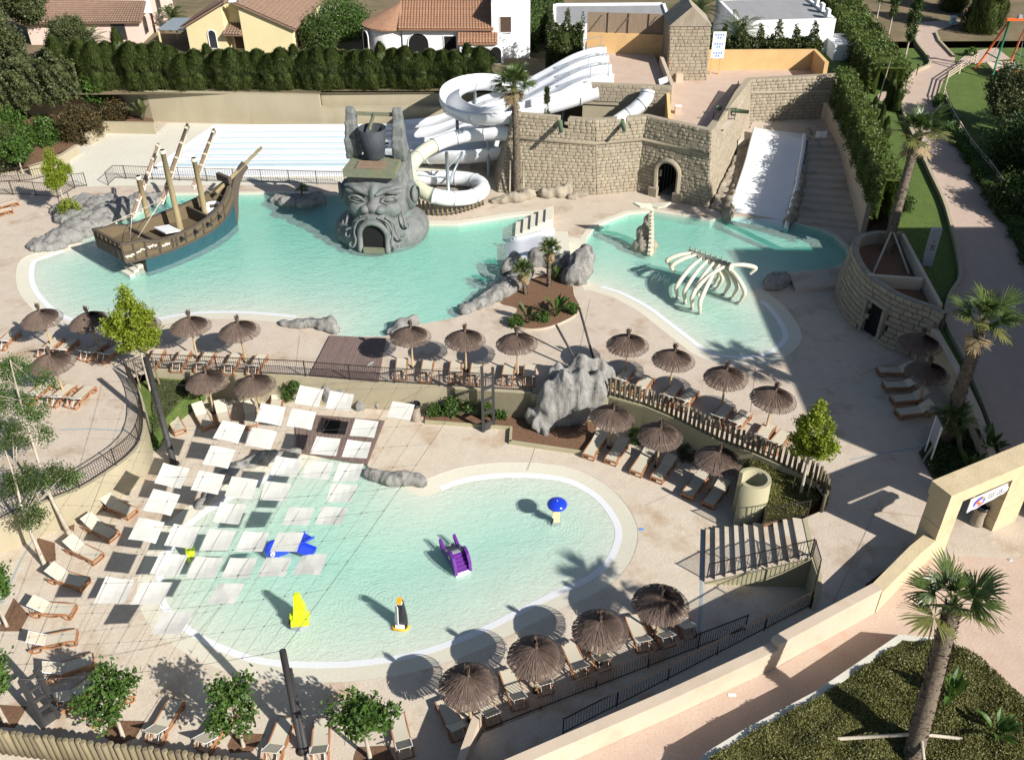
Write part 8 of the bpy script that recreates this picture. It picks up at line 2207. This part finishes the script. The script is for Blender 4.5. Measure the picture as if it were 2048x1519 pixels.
def thin_tree(label, base, knots, blobs, n, size, m, bark, r=.12, name='slender_tree'):
 base = Vector(base); o = thing(name, label, 'tree', tuple(base), None)
 pts = [base] + [Vector(k) for k in knots]; MB().tube(crom(pts, 4), [r * (1 - .8 * i / (4 * (len(pts) - 1))) for i in range(4 * (len(pts) - 1) + 1)], 8).build('trunk', bark, o)
 cc = foliage('crown', n, blobs, size, m, o, clump=.17, nclump=max(40, n // 40), shell=.15, flat=.2)
 for i in npr.choice(len(cc), 14, replace=False):
  c = Vector(cc[i]); k = min(pts[1:], key=lambda q: (q - c).length + (2 if q.z > c.z else 0)); MB().tube([k, k.lerp(c, .5), c], [r * .3, r * .2, r * .06], 5).build('limb', bark, o)
def bl(px, py, z, a, b, c): return (*P(px, py, z), a, b, c)
thin_tree('slender pale barked tree leaning up from the left column of loungers', P(92, 1134, ZL), [P(72, 1088, -.6), P(48, 1030, 1.0), P(30, 960, 2.6), P(10, 900, 4.0)], [bl(60, 960, 2.2, 1.0, .8, .6), bl(110, 950, 1.6, .8, .8, .5), bl(60, 1030, 1.2, .7, .7, .5), bl(20, 870, 3.6, .8, .8, .8), bl(20, 970, 2.4, .7, .7, .6)], 7500, .055, M['leaf_mid'], M['barkpale'])
thin_tree('second slender tree rooted by the third tilted lounger', P(138, 1066, ZL), [P(120, 1030, -.7), P(98, 985, .6), P(70, 900, 2.6), P(40, 800, 4.6), P(20, 720, 5.6)], [bl(60, 820, 4.0, .9, .9, .8), bl(30, 740, 4.8, .8, .8, .7), bl(90, 760, 4.0, .6, .6, .5), bl(85, 870, 2.9, .5, .5, .5), bl(10, 800, 4.4, .8, .8, .8), bl(140, 960, 1.3, .5, .5, .4)], 6500, .055, M['leaf_bright'], M['barkpale'])
pop = tree_kit('tree', 6, .11, [(0, 0, 4.2, .5, .5, 1.6), (.1, 0, 2.6, .35, .35, .7), (0, .1, 5.8, .3, .3, .7)], 3400, .10, M['leaf_mid'], M['barkpale'], nclump=60, clump=.14, name='slender_tree', limbs=6)
pop.put(tuple(G(1808, 122)), 0, 'slender leafy tree with a white trunk on the lawn left of the path', 'slender trees on the lawn')
pop.put(tuple(G(1775, 78)), 1, 'thin bare trunked tree on the lawn, middle of three', 'slender trees on the lawn', scale=(.8, .8, 1.15))
pop.put(tuple(G(1752, 45)), 2, 'thin bare trunked tree on the lawn, farthest of three', 'slender trees on the lawn', scale=(.8, .8, 1.1))
for i, (x, y, rz, sc) in enumerate(((42, 52, 0, .9), (47, 59, 1, 1.0), (43, 66, 2, .85), (50, 70, 3, 1.0), (40.5, 74, .5, .7), (52, 50, 1.5, 1.1), (38.5, 49, 2, .75), (38.8, 57, .4, .7), (39.5, 63, 1.1, .75))):
 big.put((x, y, gz(x, y)), rz, 'broad tree beyond the right edge shading the garden path', 'broad trees right of the picture', scale=sc)
# garden furniture
GF = [(2010-30, 107+22), ]
fp_ = [G(1950, 128), G(1918, 148), G(1893, 165), G(1884, 200), G(1896, 235), G(1915, 268), G(1935, 300), G(1955, 325), G(1975, 348), G(2000, 385), G(2030, 425), G(2060, 470)]
o = thing('wooden_fence', 'pale three rail wooden fence curving down the right edge of the garden path', 'fence', tuple(fp_[0]))
for p in fp_: MB().box(p + Vector((0, 0, .5)), (.11, .11, 1.05)).build('post', M['stake'] if False else M['sandwall'], o)
for a, b in zip(fp_, fp_[1:]):
 for z in (.45, .70, .95): MB().bar(a + Vector((0, 0, z)), b + Vector((0, 0, z)), .06, .08).build('rail', M['sandwall'], o)
sw = thing('swing_frame', 'tall orange and green swing frame with a board floor on the lawn', 'swing', tuple(G(2004, 165)))
c = G(2004, 150); T0 = [c + Vector((-1.55, -1.3, 0)), c + Vector((1.55, -1.3, 0)), c + Vector((-1.9, 1.6, 0)), c + Vector((1.2, 1.6, 0))]
tl, tr_ = c + Vector((-.75, .1, 5.0)), c + Vector((.95, .1, 5.0))
for a, b, m in ((T0[0], tl, 'green'), (T0[1], tr_, 'green'), (T0[2], tl, 'orange'), (T0[3], tr_, 'orange')): MB().tube([a, b], .10, 8).build('leg', M[m], sw)
MB().bar(tl - Vector((.3, 0, 0)), tr_ + Vector((.3, 0, 0)), .28, .22).build('top_beam', M['orange'], sw)
MB().bar(T0[0].lerp(tl, .35), T0[2].lerp(tl, .35), .08).build('side_brace', M['green'], sw)
MB().bar(T0[1].lerp(tr_, .35), T0[3].lerp(tr_, .35), .08).build('side_brace', M['green'], sw)
MB().box(c + Vector((0, .3, .75)), (2.6, 1.7, .12), rx=R(8)).build('platform', M['sandwall'], sw)
MB().box(c + Vector((0, -.75, .55)), (2.3, .25, .2)).build('platform_edge', M['orange'], sw)
for s in (-1, 1):
 for y in (-.3, 1.0): MB().bar(c + Vector((s * 1.1, y, .8)), (tl if s < 0 else tr_) - Vector((s * .1, 0, .1)), .03).build('hanger', M['steel'], sw)
MB().box(c + Vector((.1, .1, 5.25)), (.35, .3, .3)).build('top_box', M['signgrey'], sw)
def person(label, base, facing, s=1.0):
 o = thing('person', label, 'person', tuple(base))
 J = {'pelvis': (0, 0, .95), 'belly': (0, .02, 1.1), 'chest': (.0, .10, 1.33), 'neck': (0, .14, 1.50), 'head': (0, .18, 1.60), 'crown': (0, .19, 1.72),
         'shL': (-.19, .12, 1.42), 'elL': (-.24, .36, 1.28), 'wrL': (-.20, .58, 1.40), 'shR': (.19, .12, 1.42), 'elR': (.24, .34, 1.24), 'wrR': (.20, .56, 1.34),
         'hipL': (-.10, 0, .90), 'knL': (-.12, .10, .50), 'anL': (-.12, -.02, .09), 'toL': (-.13, .16, .03), 'hipR': (.10, 0, .90), 'knR': (.12, .0, .50), 'anR': (.12, -.22, .10), 'toR': (.13, -.06, .03)}
 rad = {'pelvis': .14, 'belly': .135, 'chest': .155, 'neck': .055, 'head': .095, 'crown': .075, 'shL': .065, 'elL': .042, 'wrL': .030, 'shR': .065, 'elR': .042, 'wrR': .030,
           'hipL': .095, 'knL': .060, 'anL': .04, 'toL': .035, 'hipR': .095, 'knR': .060, 'anR': .04, 'toR': .035}
 E = [('pelvis', 'belly'), ('belly', 'chest'), ('chest', 'neck'), ('neck', 'head'), ('head', 'crown'), ('chest', 'shL'), ('shL', 'elL'), ('elL', 'wrL'), ('chest', 'shR'), ('shR', 'elR'), ('elR', 'wrR'),
         ('pelvis', 'hipL'), ('hipL', 'knL'), ('knL', 'anL'), ('anL', 'toL'), ('pelvis', 'hipR'), ('hipR', 'knR'), ('knR', 'anR'), ('anR', 'toR')]
 for sd in ('L', 'R'):
  w = Vector(J['wr' + sd]); sg = -1 if sd == 'L' else 1
  J['pm' + sd] = tuple(w + Vector((0, .06, .01))); rad['pm' + sd] = .03; E.append(('wr' + sd, 'pm' + sd))
  for f in range(4):
   k = 'f%d%s' % (f, sd); J[k] = tuple(w + Vector(((f - 1.5) * .018, .12 + .01 * (1.5 - abs(f - 1.5)), .01))); rad[k] = .009; E.append(('pm' + sd, k))
   k2 = k + 't'; J[k2] = tuple(Vector(J[k]) + Vector((0, .035, -.02))); rad[k2] = .007; E.append((k, k2))
  k = 'th' + sd; J[k] = tuple(w + Vector((-sg * .05, .06, .02))); rad[k] = .010; E.append(('wr' + sd, k))
 names = list(J); me = bpy.data.meshes.new('body'); me.from_pydata([J[k] for k in names], [(names.index(a), names.index(b)) for a, b in E], [])
 ob = bpy.data.objects.new('tmpbody', me); COL.objects.link(ob)
 sk = ob.modifiers.new('s', 'SKIN'); ob.modifiers.new('u', 'SUBSURF').levels = 1
 for i, k in enumerate(names): me.skin_vertices[0].data[i].radius = (rad[k], rad[k]); me.skin_vertices[0].data[i].use_root = (k == 'pelvis')
 ev = ob.evaluated_get(bpy.context.evaluated_depsgraph_get()); m2 = bpy.data.meshes.new_from_object(ev); bpy.data.objects.remove(ob)
 m2.materials.clear()
 for m in ('skin', 'shirt', 'shorts'): m2.materials.append(M[m])
 for p in m2.polygons:
  c = p.center
  if c.z > 1.0 and c.z < 1.47 and abs(c.x) < .26 and c.y < .30: p.material_index = 1
  elif .55 < c.z <= 1.0 and abs(c.x) < .26: p.material_index = 2
  p.use_smooth = True
 m2.name = 'body'; b = link_mesh('body', m2, o)
 b.rotation_euler = (0, 0, facing); b.scale = (s, s, s)
 h = MB().ell((0, .155, 1.70), (.10, .12, .10), 12, 8).build('hair', M['hair'], b, rel=False)
 fc = MB().ell((-.035, .285, 1.66), (.012, .008, .008), 6, 4).build('eye', M['black'], b, rel=False); MB().ell((.035, .285, 1.66), (.012, .008, .008), 6, 4).build('eye', M['black'], b, rel=False)
 MB().ell((0, .29, 1.635), (.014, .022, .02), 6, 4).build('nose', M['skin'], b, rel=False)
 MB().ell((0, .275, 1.595), (.028, .01, .007), 6, 4).build('mouth', M['spruce'], b, rel=False)
 for s_ in (-1, 1): MB().ell((s_ * .10, .18, 1.64), (.015, .025, .03), 6, 4).build('ear', M['skin'], b, rel=False)
 return o
person('person in a white shirt leaning forward to push the swing platform', c + Vector((-.15, -1.75, 0)), R(-18), 1.05)
def gsheet(name, px, m, dz):
 pl = [(v.x, v.y) for v in crom([G(*p) for p in px], 4, closed=True)]; return poly_field(name, pl, .7, lambda x, y: gz(x, y) + dz, m)
gsheet('worn_earth', [(1980, 182), (2018, 178), (2028, 215), (2025, 250), (2005, 240), (1990, 210)], mat('bare_earth', (.28, .17, .11), (.20, .13, .08), scale=2, rough=.98), .03)
gsheet('stone_path', [(1758, 188), (1800, 178), (1802, 190), (1762, 203)], M['path'], .03)
for i, (x, y) in enumerate(((1832, 152), (1810, 178))):
 p = G(x, y); o = thing('path_lamp', ['dark bollard lamp standing on the path kerb, upper one', 'dark bollard lamp standing on the path kerb, lower one'][i], 'lamp', tuple(p)); MB().tube([p, p + Vector((0, 0, .95))], .05, 8).build('post', M['iron'], o); MB().lathe([(.05, .9), (.12, .95), (.12, 1.1), (.04, 1.14)], tuple(p), 12).build('lamp_head', M['iron'], o)
p = G(1903, 52); o = thing('litter_bin', 'pale blue litter bin beside the shaded path at the top', 'bin', tuple(p)); MB().box(p + Vector((0, 0, .55)), (.5, .45, .8)).build('bin_body', M['signblue'] if False else mat('pale_blue', (.35, .55, .65), rough=.5), o); MB().box(p + Vector((0, 0, .98)), (.6, .55, .08)).build('lid', M['whitemetal'], o)
p = G(1935, 38); o = thing('ochre_pillar', 'short ochre wall end with a dark emblem at the top of the garden path', 'wall', tuple(p)); MB().box(p + Vector((.5, .3, .5)), (1.6, .4, 1.0)).build('wall_body', M['orangewall'], o); MB().lathe([(.18, 0), (.18, .02)], (0, 0, 0), 10)
MB().tube([p + Vector((.35, .06, .4)), p + Vector((.5, .06, .62)), p + Vector((.65, .06, .45)), p + Vector((.5, .06, .3))], .03, 5).build('emblem', M['iron'], o)
MB().box(p + Vector((1.2, 5, .02)), (2.2, 9, .05)).build('drive_slab', M['path'], o)
o = thing('garden_pole', 'thin leaning wooden pole in front of the conifers by the lawn', 'pole', tuple(G(1754, 212))); MB().tube([G(1754, 212), G(1754, 212) + Vector((.5, .6, 4.0))], .06, 7).build('shaft', M['barkpale'], o)
# houses
def tile_roof(a, b, c, d, m, parent, name='roof', pitch=.30, thick=.16):
 a, b, c, d = map(Vector, (a, b, c, d)); W_ = max((b - a).length, (c - d).length); n = max(4, int(W_ / pitch)); rows = max(3, int(((d - a).length + (c - b).length) / 2 / .42))
 up = (b - a).cross(d - a).normalized()
 if up.z < 0: up = -up
 V = []; cols = n * 4; F = []
 for r in range(rows):
  for e in (0, 1):
   t = (r + e) / rows; lift = .05 if e == 0 else .0
   p0, p1 = a.lerp(d, t), b.lerp(c, t)
   for k in range(cols + 1):
    h = .06 * math.sin(2 * math.pi * k / 4 + .4) + lift
    V.append(tuple(p0.lerp(p1, k / cols) + up * (h + .06)))
 w = cols + 1
 for r in range(rows):
  for k in range(cols): i = r * 2 * w + k; F.append((i, i + 1, i + w + 1, i + w))
 mesh_np(name, V, F, m, parent, smooth=False)
 MB().add([a, b, c, d, a - up * thick, b - up * thick, c - up * thick, d - up * thick], [(0, 1, 2, 3), (7, 6, 5, 4), (0, 4, 5, 1), (1, 5, 6, 2), (2, 6, 7, 3), (3, 7, 4, 0)]).build('roof_slab', m, parent)
def window(parent, c, ex, w, h, arch=False, m='glass', frame='shutter', shut=False):
 ex = Vector(ex).normalized(); n = ex.cross(Vector((0, 0, 1))); c = Vector(c)
 prof = [(-w / 2, 0), (w / 2, 0)] + ([(math.cos(math.pi * k / 8) * w / 2, h - w / 2 + math.sin(math.pi * k / 8) * w / 2) for k in range(9)] if arch else [(w / 2, h), (-w / 2, h)])
 k = len(prof); v = [c + ex * s + Vector((0, 0, z)) + n * .06 for s, z in prof]
 f = MB().tube([c + ex * s * 1.06 + Vector((0, 0, z * 1.03 - .02)) + n * .05 for s, z in prof], .06, 5, closed=True, sm=False).build('window', M[frame], parent)
 MB().add(v, [tuple(range(k))]).build('pane', M[m] if not shut else M['shutter'], f)
def V3(x, y, z): return Vector((x, y, z))
yh = thing('yellow_house', 'pale yellow house with a brown tiled gable roof and arched side windows', 'house', (-28, 110, ZB))
eL, eR = P(372, 55, 5.6), P(583, 58, 5.6); ex = (eR - eL).normalized(); ey = V3(-ex.y, ex.x, 0)
rdg = (eL + eR) / 2 + V3(0, 0, 2.4) - ex * .6; D = 12
def wallpoly(pts, m, parent, nm='wall'): MB().add(pts, [tuple(range(len(pts)))]).build(nm, m, parent)
gl_, gr_ = V3(eL.x, eL.y, ZB), V3(eR.x, eR.y, ZB)
cl = rdg - ex * .9; cr = rdg + ex * .9
wallpoly([gl_, gl_ + ex * ((cl - eL).dot(ex)), V3(cl.x, cl.y, 7.7), eL], M['yellowwall'], yh)
wallpoly([gr_ - ex * ((eR - cr).dot(ex)), gr_, eR, V3(cr.x, cr.y, 7.7)], M['yellowwall'], yh)
wallpoly([V3(cl.x, cl.y, ZB), V3(cl.x, cl.y, ZB) + ey * 1.6, V3(cl.x, cl.y, 7.6) + ey * 1.6, V3(cl.x, cl.y, 7.6)], M['yellowwall'], yh)
wallpoly([V3(cr.x, cr.y, ZB) + ey * 1.6, V3(cr.x, cr.y, ZB), V3(cr.x, cr.y, 7.6), V3(cr.x, cr.y, 7.6) + ey * 1.6], M['yellowwall'], yh)
wallpoly([V3(cl.x, cl.y, ZB) + ey * 1.6, V3(cr.x, cr.y, ZB) + ey * 1.6, V3(cr.x, cr.y, 7.6) + ey * 1.6, V3(cl.x, cl.y, 7.6) + ey * 1.6], M['yellowwall'], yh)
wallpoly([gr_, gr_ + ey * D, eR + ey * D, eR], M['yellowwall'], yh); wallpoly([gl_ + ey * D, gl_, eL, eL + ey * D], M['yellowwall'], yh)
tile_roof(eR + ey * D + ex * .5, eR - ey * .3 + ex * .5, rdg - ey * .3 + ex * .4 + V3(0, 0, .25), rdg + ey * D + ex * .4 + V3(0, 0, .25), M['tile2'], yh)
tile_roof(eL - ey * .3 - ex * .5, eL + ey * D - ex * .5, rdg + ey * D - ex * .4 + V3(0, 0, .25), rdg - ey * .3 - ex * .4 + V3(0, 0, .25), M['tile2'], yh)
pc_ = V3((cl.x + cr.x) / 2, (cl.y + cr.y) / 2, 5.1)
tile_roof(pc_ - ex * .95 - ey * .7, pc_ + ex * .95 - ey * .7, pc_ + ex * .95 + ey * 1.5 + V3(0, 0, .6), pc_ - ex * .95 + ey * 1.5 + V3(0, 0, .6), M['tile2'], yh, 'porch_roof')
window(yh, V3(pc_.x, pc_.y, ZB + .3) + ey * 1.5, ex, 1.1, 2.0, m='shutter', frame='whitemetal')
window(yh, gl_ + ex * 2.6 + V3(0, 0, .7), ex, .8, 1.8, True, frame='whitemetal')
for t, a, z in ((1.5, False, .5), (3.8, False, .5), (7, True, .9), (8.6, True, .9)): window(yh, gr_ + ey * t + V3(0, 0, z), ey, 1.0, 1.7, a)
MB().lathe([(.001, .1), (.3, .05), (.45, -.08)], (cr.x - .5, cr.y, 8.3), 14, cap=False).build('satellite_dish', M['whitemetal'], yh)
MB().bar(V3(cr.x + .3, cr.y, 7.6), V3(cr.x + .3, cr.y, 10.5), .05).bar(V3(cr.x - .2, cr.y, 10.2), V3(cr.x + .8, cr.y, 10.2), .04).build('aerial', M['steel'], yh)
pt = thing('carport', 'blue grey corrugated porch roof at the left of the yellow house', 'porch', tuple(V3(eL.x - 1.5, eL.y + 2, ZB)))
for k in range(3): MB().prism([tuple((eL - ex * 3.6 + ey * (1 + k * 1.6)).xy), tuple((eL - ex * .6 + ey * (1 + k * 1.6)).xy), tuple((eL - ex * .6 + ey * (2.5 + k * 1.6)).xy), tuple((eL - ex * 3.6 + ey * (2.5 + k * 1.6)).xy)], 5.0, 5.08).build('roof_panel', M['steel'], pt)
for q in (eL - ex * 3.5 + ey * 1.1, eL - ex * 3.5 + ey * 5.6): MB().bar(V3(q.x, q.y, ZB), V3(q.x, q.y, 5.0), .15).build('post', M['yellowwall'], pt)
ph = thing('pink_house', 'pink rendered house with low tiled roofs behind the left date palm', 'house', (-50, 112, ZB))
a, b = P(50, 45, 5.2), P(275, 42, 5.2)
ex1 = (b - a).normalized(); ey1 = V3(-ex1.y, ex1.x, 0); ga, gb = V3(a.x, a.y, ZB), V3(b.x, b.y, ZB)
wallpoly([ga, gb, b, a], M['pinkwall'], ph); wallpoly([gb, gb + ey1 * 10, b + ey1 * 10 + V3(0, 0, .0), b], M['pinkwall'], ph)
tile_roof(a - ey1 * .5 - ex1 * .5, b - ey1 * .5 + ex1 * .5, b + ey1 * 4 + V3(0, 0, 1.1), a + ey1 * 4 + ex1 * 2 + V3(0, 0, 1.4), M['tile2'], ph)
q0, q1 = a + ey1 * 4 + ex1 * 3, b + ey1 * 4 + ex1 * .4
wallpoly([V3(q0.x, q0.y, 5), V3(q1.x, q1.y, 5), V3(q1.x, q1.y, 7.3), V3(q0.x, q0.y, 8.0)], M['whitewall'], ph)
wallpoly([V3(q1.x, q1.y, ZB), V3(q1.x, q1.y, ZB) + ey1 * 8, V3(q1.x, q1.y, 7.3) + ey1 * 8, V3(q1.x, q1.y, 7.3)], M['pinkwall'], ph)
tile_roof(V3(q0.x, q0.y, 8.0) - ex1 * .3, V3(q1.x, q1.y, 7.3) + ex1 * .5, V3(q1.x, q1.y, 7.3) + ey1 * 8 + ex1 * .5, V3(q0.x, q0.y, 8.0) + ey1 * 8, M['tile'], ph)
window(ph, gb + ey1 * 2 + V3(0, 0, .6), ey1, 1.0, 1.7, True); window(ph, V3(q1.x, q1.y, ZB + 1.6) + ey1 * 2.5, ey1, 1.2, 1.6); window(ph, gb - ex1 * 2.2 + V3(0, 0, .5), ex1, 1.3, 1.7)
MB().lathe([(.001, .16), (.5, .08), (.8, -.12)], (q0.x + 3.2, q0.y - .4, 7.9), 16, cap=False).build('satellite_dish', M['whitemetal'], ph)
wh = thing('white_house', 'white villa with arches, a rounded bay and an orange tiled roof', 'house', (-9, 108, ZB))
c0 = P(775, 60, 5.6); r_ = 2.4; bc = V3(c0.x, c0.y + r_ - .5, 0)
MB().lathe([(r_, ZB), (r_, 5.9)], (bc.x, bc.y, 0), 26, cap=False).build('bay_wall', M['whitewall'], wh)
a, b = V3(bc.x + 1.5, bc.y - 2.2, 5.9), P(985, 25, 5.9); b = V3(b.x, a.y - .3, 5.9)
wallpoly([V3(a.x, a.y, ZB), V3(b.x, b.y, ZB), b, a], M['whitewall'], wh)
apx = V3(bc.x + 1.2, bc.y + 1.5, 7.5)
for k in range(13):
 t0, t1 = R(150 + k * 12), R(162 + k * 12); rr2 = r_ + .45
 p0, p1 = bc + V3(math.cos(t0) * rr2, math.sin(t0) * rr2, 5.85), bc + V3(math.cos(t1) * rr2, math.sin(t1) * rr2, 5.85)
 MB().add([p0, p1, apx, p0 - V3(0, 0, .15), p1 - V3(0, 0, .15)], [(0, 1, 2), (0, 3, 4, 1)]).build('roof', M['tile'], wh)
tile_roof(a - V3(.3, .6, 0), b - V3(-.2, .6, 0), b + V3(0, 5.5, 1.9), a + V3(-.5, 5.5, 1.9), M['tile'], wh)
t_ = V3(b.x, b.y - .2, 0); MB().prism([(t_.x, t_.y), (t_.x + 3.9, t_.y + .3), (t_.x + 3.8, t_.y + 7), (t_.x, t_.y + 7)], ZB, 8.4).build('tower_block', M['whitewall'], wh)
MB().prism([(t_.x - 3.2, t_.y - 1.6), (t_.x + 1.2, t_.y - 1.6), (t_.x + 1.2, t_.y + .3), (t_.x - 3.2, t_.y + .3)], ZB, 4.9).build('porch_block', M['whitewall'], wh)
tile_roof(V3(t_.x - 3.4, t_.y - 1.9, 4.95), V3(t_.x + .6, t_.y - 1.9, 4.95), V3(t_.x + .6, t_.y, 5.5), V3(t_.x - 3.4, t_.y, 5.5), M['tile'], wh, 'porch_roof')
window(wh, V3(t_.x - 2.0, t_.y - 1.62, ZB), (1, 0, 0), 1.3, 1.7, True, 'dark', 'whitemetal'); window(wh, V3(t_.x + .4, t_.y - 1.62, ZB), (1, 0, 0), 1.1, 1.7, True, 'dark', 'whitemetal')
window(wh, V3(t_.x + 1.4, t_.y + .08, 5.5), (1, 0, 0), 1.1, 1.5, shut=True, frame='whitemetal')
window(wh, V3(a.x + 1.6, a.y - .03, ZB + .5), (1, 0, 0), 2.0, 2.0, True, 'dark', 'whitemetal'); window(wh, bc + V3(-2.3, -1.65, ZB + .6), (.55, -.83, 0), 1.1, 2.0, True, 'dark', 'whitemetal')
window(wh, V3(a.x + 5, a.y - .12, ZB + .3), (1, 0, 0), 1.5, 1.9, False, 'dark', 'whitemetal')
MB().lathe([(.001, 0), (1.2, 0), (1.2, .06)], (0, 0, 0), 8)
def flat_house(label, a, b, depth, zt, slope, m='roofgrey', blocks_=()):
 o = thing('flat_roofed_house', label, 'house', tuple(V3(a[0], a[1], ZB)))
 a, b = V3(*a, 0), V3(*b, 0); e = (b - a).normalized(); n = V3(-e.y, e.x, 0) + e * slope
 c, d = b + n * depth, a + n * depth
 MB().prism([tuple(p.xy) for p in (a, b, c, d)], ZB, zt).build('walls', M['whitewall'], o)
 q = .35; aa, bb, cc_, dd_ = a + e * q + n * q, b - e * q + n * q, c - e * q - n * q, d + e * q - n * q
 MB().prism([tuple(p.xy) for p in (aa, bb, cc_, dd_)], zt - .1, zt + .02).build('roof', M[m], o)
 for p0, p1 in ((a, b), (b, c), (c, d), (d, a)):
  s = (p1 - p0).normalized(); t = V3(-s.y, s.x, 0) * .3
  MB().prism([tuple(x.xy) for x in (p0, p1, p1 + t, p0 + t)], zt + .004, zt + .22).build('parapet', M['whitewall'], o)
 return o, e, n
o, e, n = flat_house('long flat grey roofed white house behind the slide platform', P2(1105, 50, 6.6), P2(1345, 48, 6.6), 8.5, 6.4, .06)
o, e, n = flat_house('low flat grey roofed white house at the right behind the date palm', P2(1478, 48, 7.0), P2(1672, 42, 7.0), 9.5, 7.0, .04)
q = P2(1672, 42, 7.0)
MB().prism([(q[0] - .5, q[1] - 2.6), (q[0] + 2.2, q[1] - 2.6), (q[0] + 1.8, q[1] + 1.5), (q[0] - .5, q[1] + 1.5)], ZB, 5.4).build('side_annex', M['whitewall'], o)
for k in (0, 2.2, 4.4): MB().box(V3(q[0] - .6 + k * .02, q[1] + 1.0 + k, 7.55), (.28, .9, .7)).build('vent_block', M['whitewall'], o)
for x in (-9.2, -4.6):
 w_ = V3(q[0] + x, q[1] - .15, ZB + .9); MB().box(w_ + V3(0, -.3, 1.65), (2.6, .9, .12)).build('awning', M['whitewall'], o); window(o, w_, (1, 0, 0), 1.9, 1.5, False, 'glass', 'whitemetal'); MB().box(w_ + V3(-1.1, -.15, .8), (.4, .12, 1.5)).build('shutter', M['orange'] if False else M['tile'], o)
for k in range(9): MB().box(V3(q[0] - 12 + k * .02, q[1] + .9 + k * .95, 7.03), (11, .04, .01)).build('roof_seam', M['asphalt'], o) if False else None
MB().prism([(-40, 124), (40, 124), (40, 130), (-40, 130)], ZB - .3, ZB + .05).build('street', M['asphalt'], kind='structure')
o = thing('picket_fence', 'white picket fence by the street between the yellow and white houses', 'fence', tuple(P(645, 33, ZB)))
a, b = P(640, 38, ZB), P(702, 30, ZB); pk = MB().box((0, 0, .6), (.11, .05, 1.2)).build('picket', M['whitemetal'], o, rel=False)
for i in range(16):
 t = i / 15; qk = pk if i == 0 else mesh_copy(pk, o); qk.location = a.lerp(b, t) - a + V3(5 * 0, 0, .25 * math.sin(t * 3.14)); 
o.location = a; 
MB().bar(a + V3(0, .05, .35), b + V3(0, .05, .35), .05, .08).build('rail', M['whitemetal'], o, rel=True)
o = thing('flag', 'small red and yellow flag hanging at the ridge of the yellow house', 'flag', tuple(V3(cl.x, cl.y, 8.2)))
MB().bar(V3(cl.x, cl.y, 7.7), V3(cl.x, cl.y, 9.6), .04).build('pole', M['steel'], o); MB().box(V3(cl.x - .45, cl.y - .05, 8.8), (.35, .02, .9)).build('red_band', M['spruce'], o); MB().box(V3(cl.x - .18, cl.y - .05, 8.8), (.2, .02, .9)).build('yellow_band', M['yellow'], o)
hb = thing('hotel_block', 'tall sand coloured hotel block standing beyond the right edge', 'building', (45, 38, 0))
HX, HY0, HY1, HZ = 34.1, 24.2, 45.2, 15
MB().prism([(HX, HY0), (HX + 20, HY0), (HX + 20, HY1), (HX, HY1)], 0, HZ, True).build('walls', M['sandwall'], hb)
MB().prism([(HX - .15, HY0 - .15), (HX + 20.15, HY0 - .15), (HX + 20.15, HY1 + .15), (HX - .15, HY1 + .15)], HZ, HZ + .3, True, True).build('roof_slab', M['whitewall'], hb)
for fl_ in range(4):
 for k in range(4): window(hb, V3(HX - .02, HY1 - 3 - k * 4.4, 1.0 + fl_ * 3.5), (0, -1, 0), 1.8, 1.7, False, 'glass', 'whitemetal')
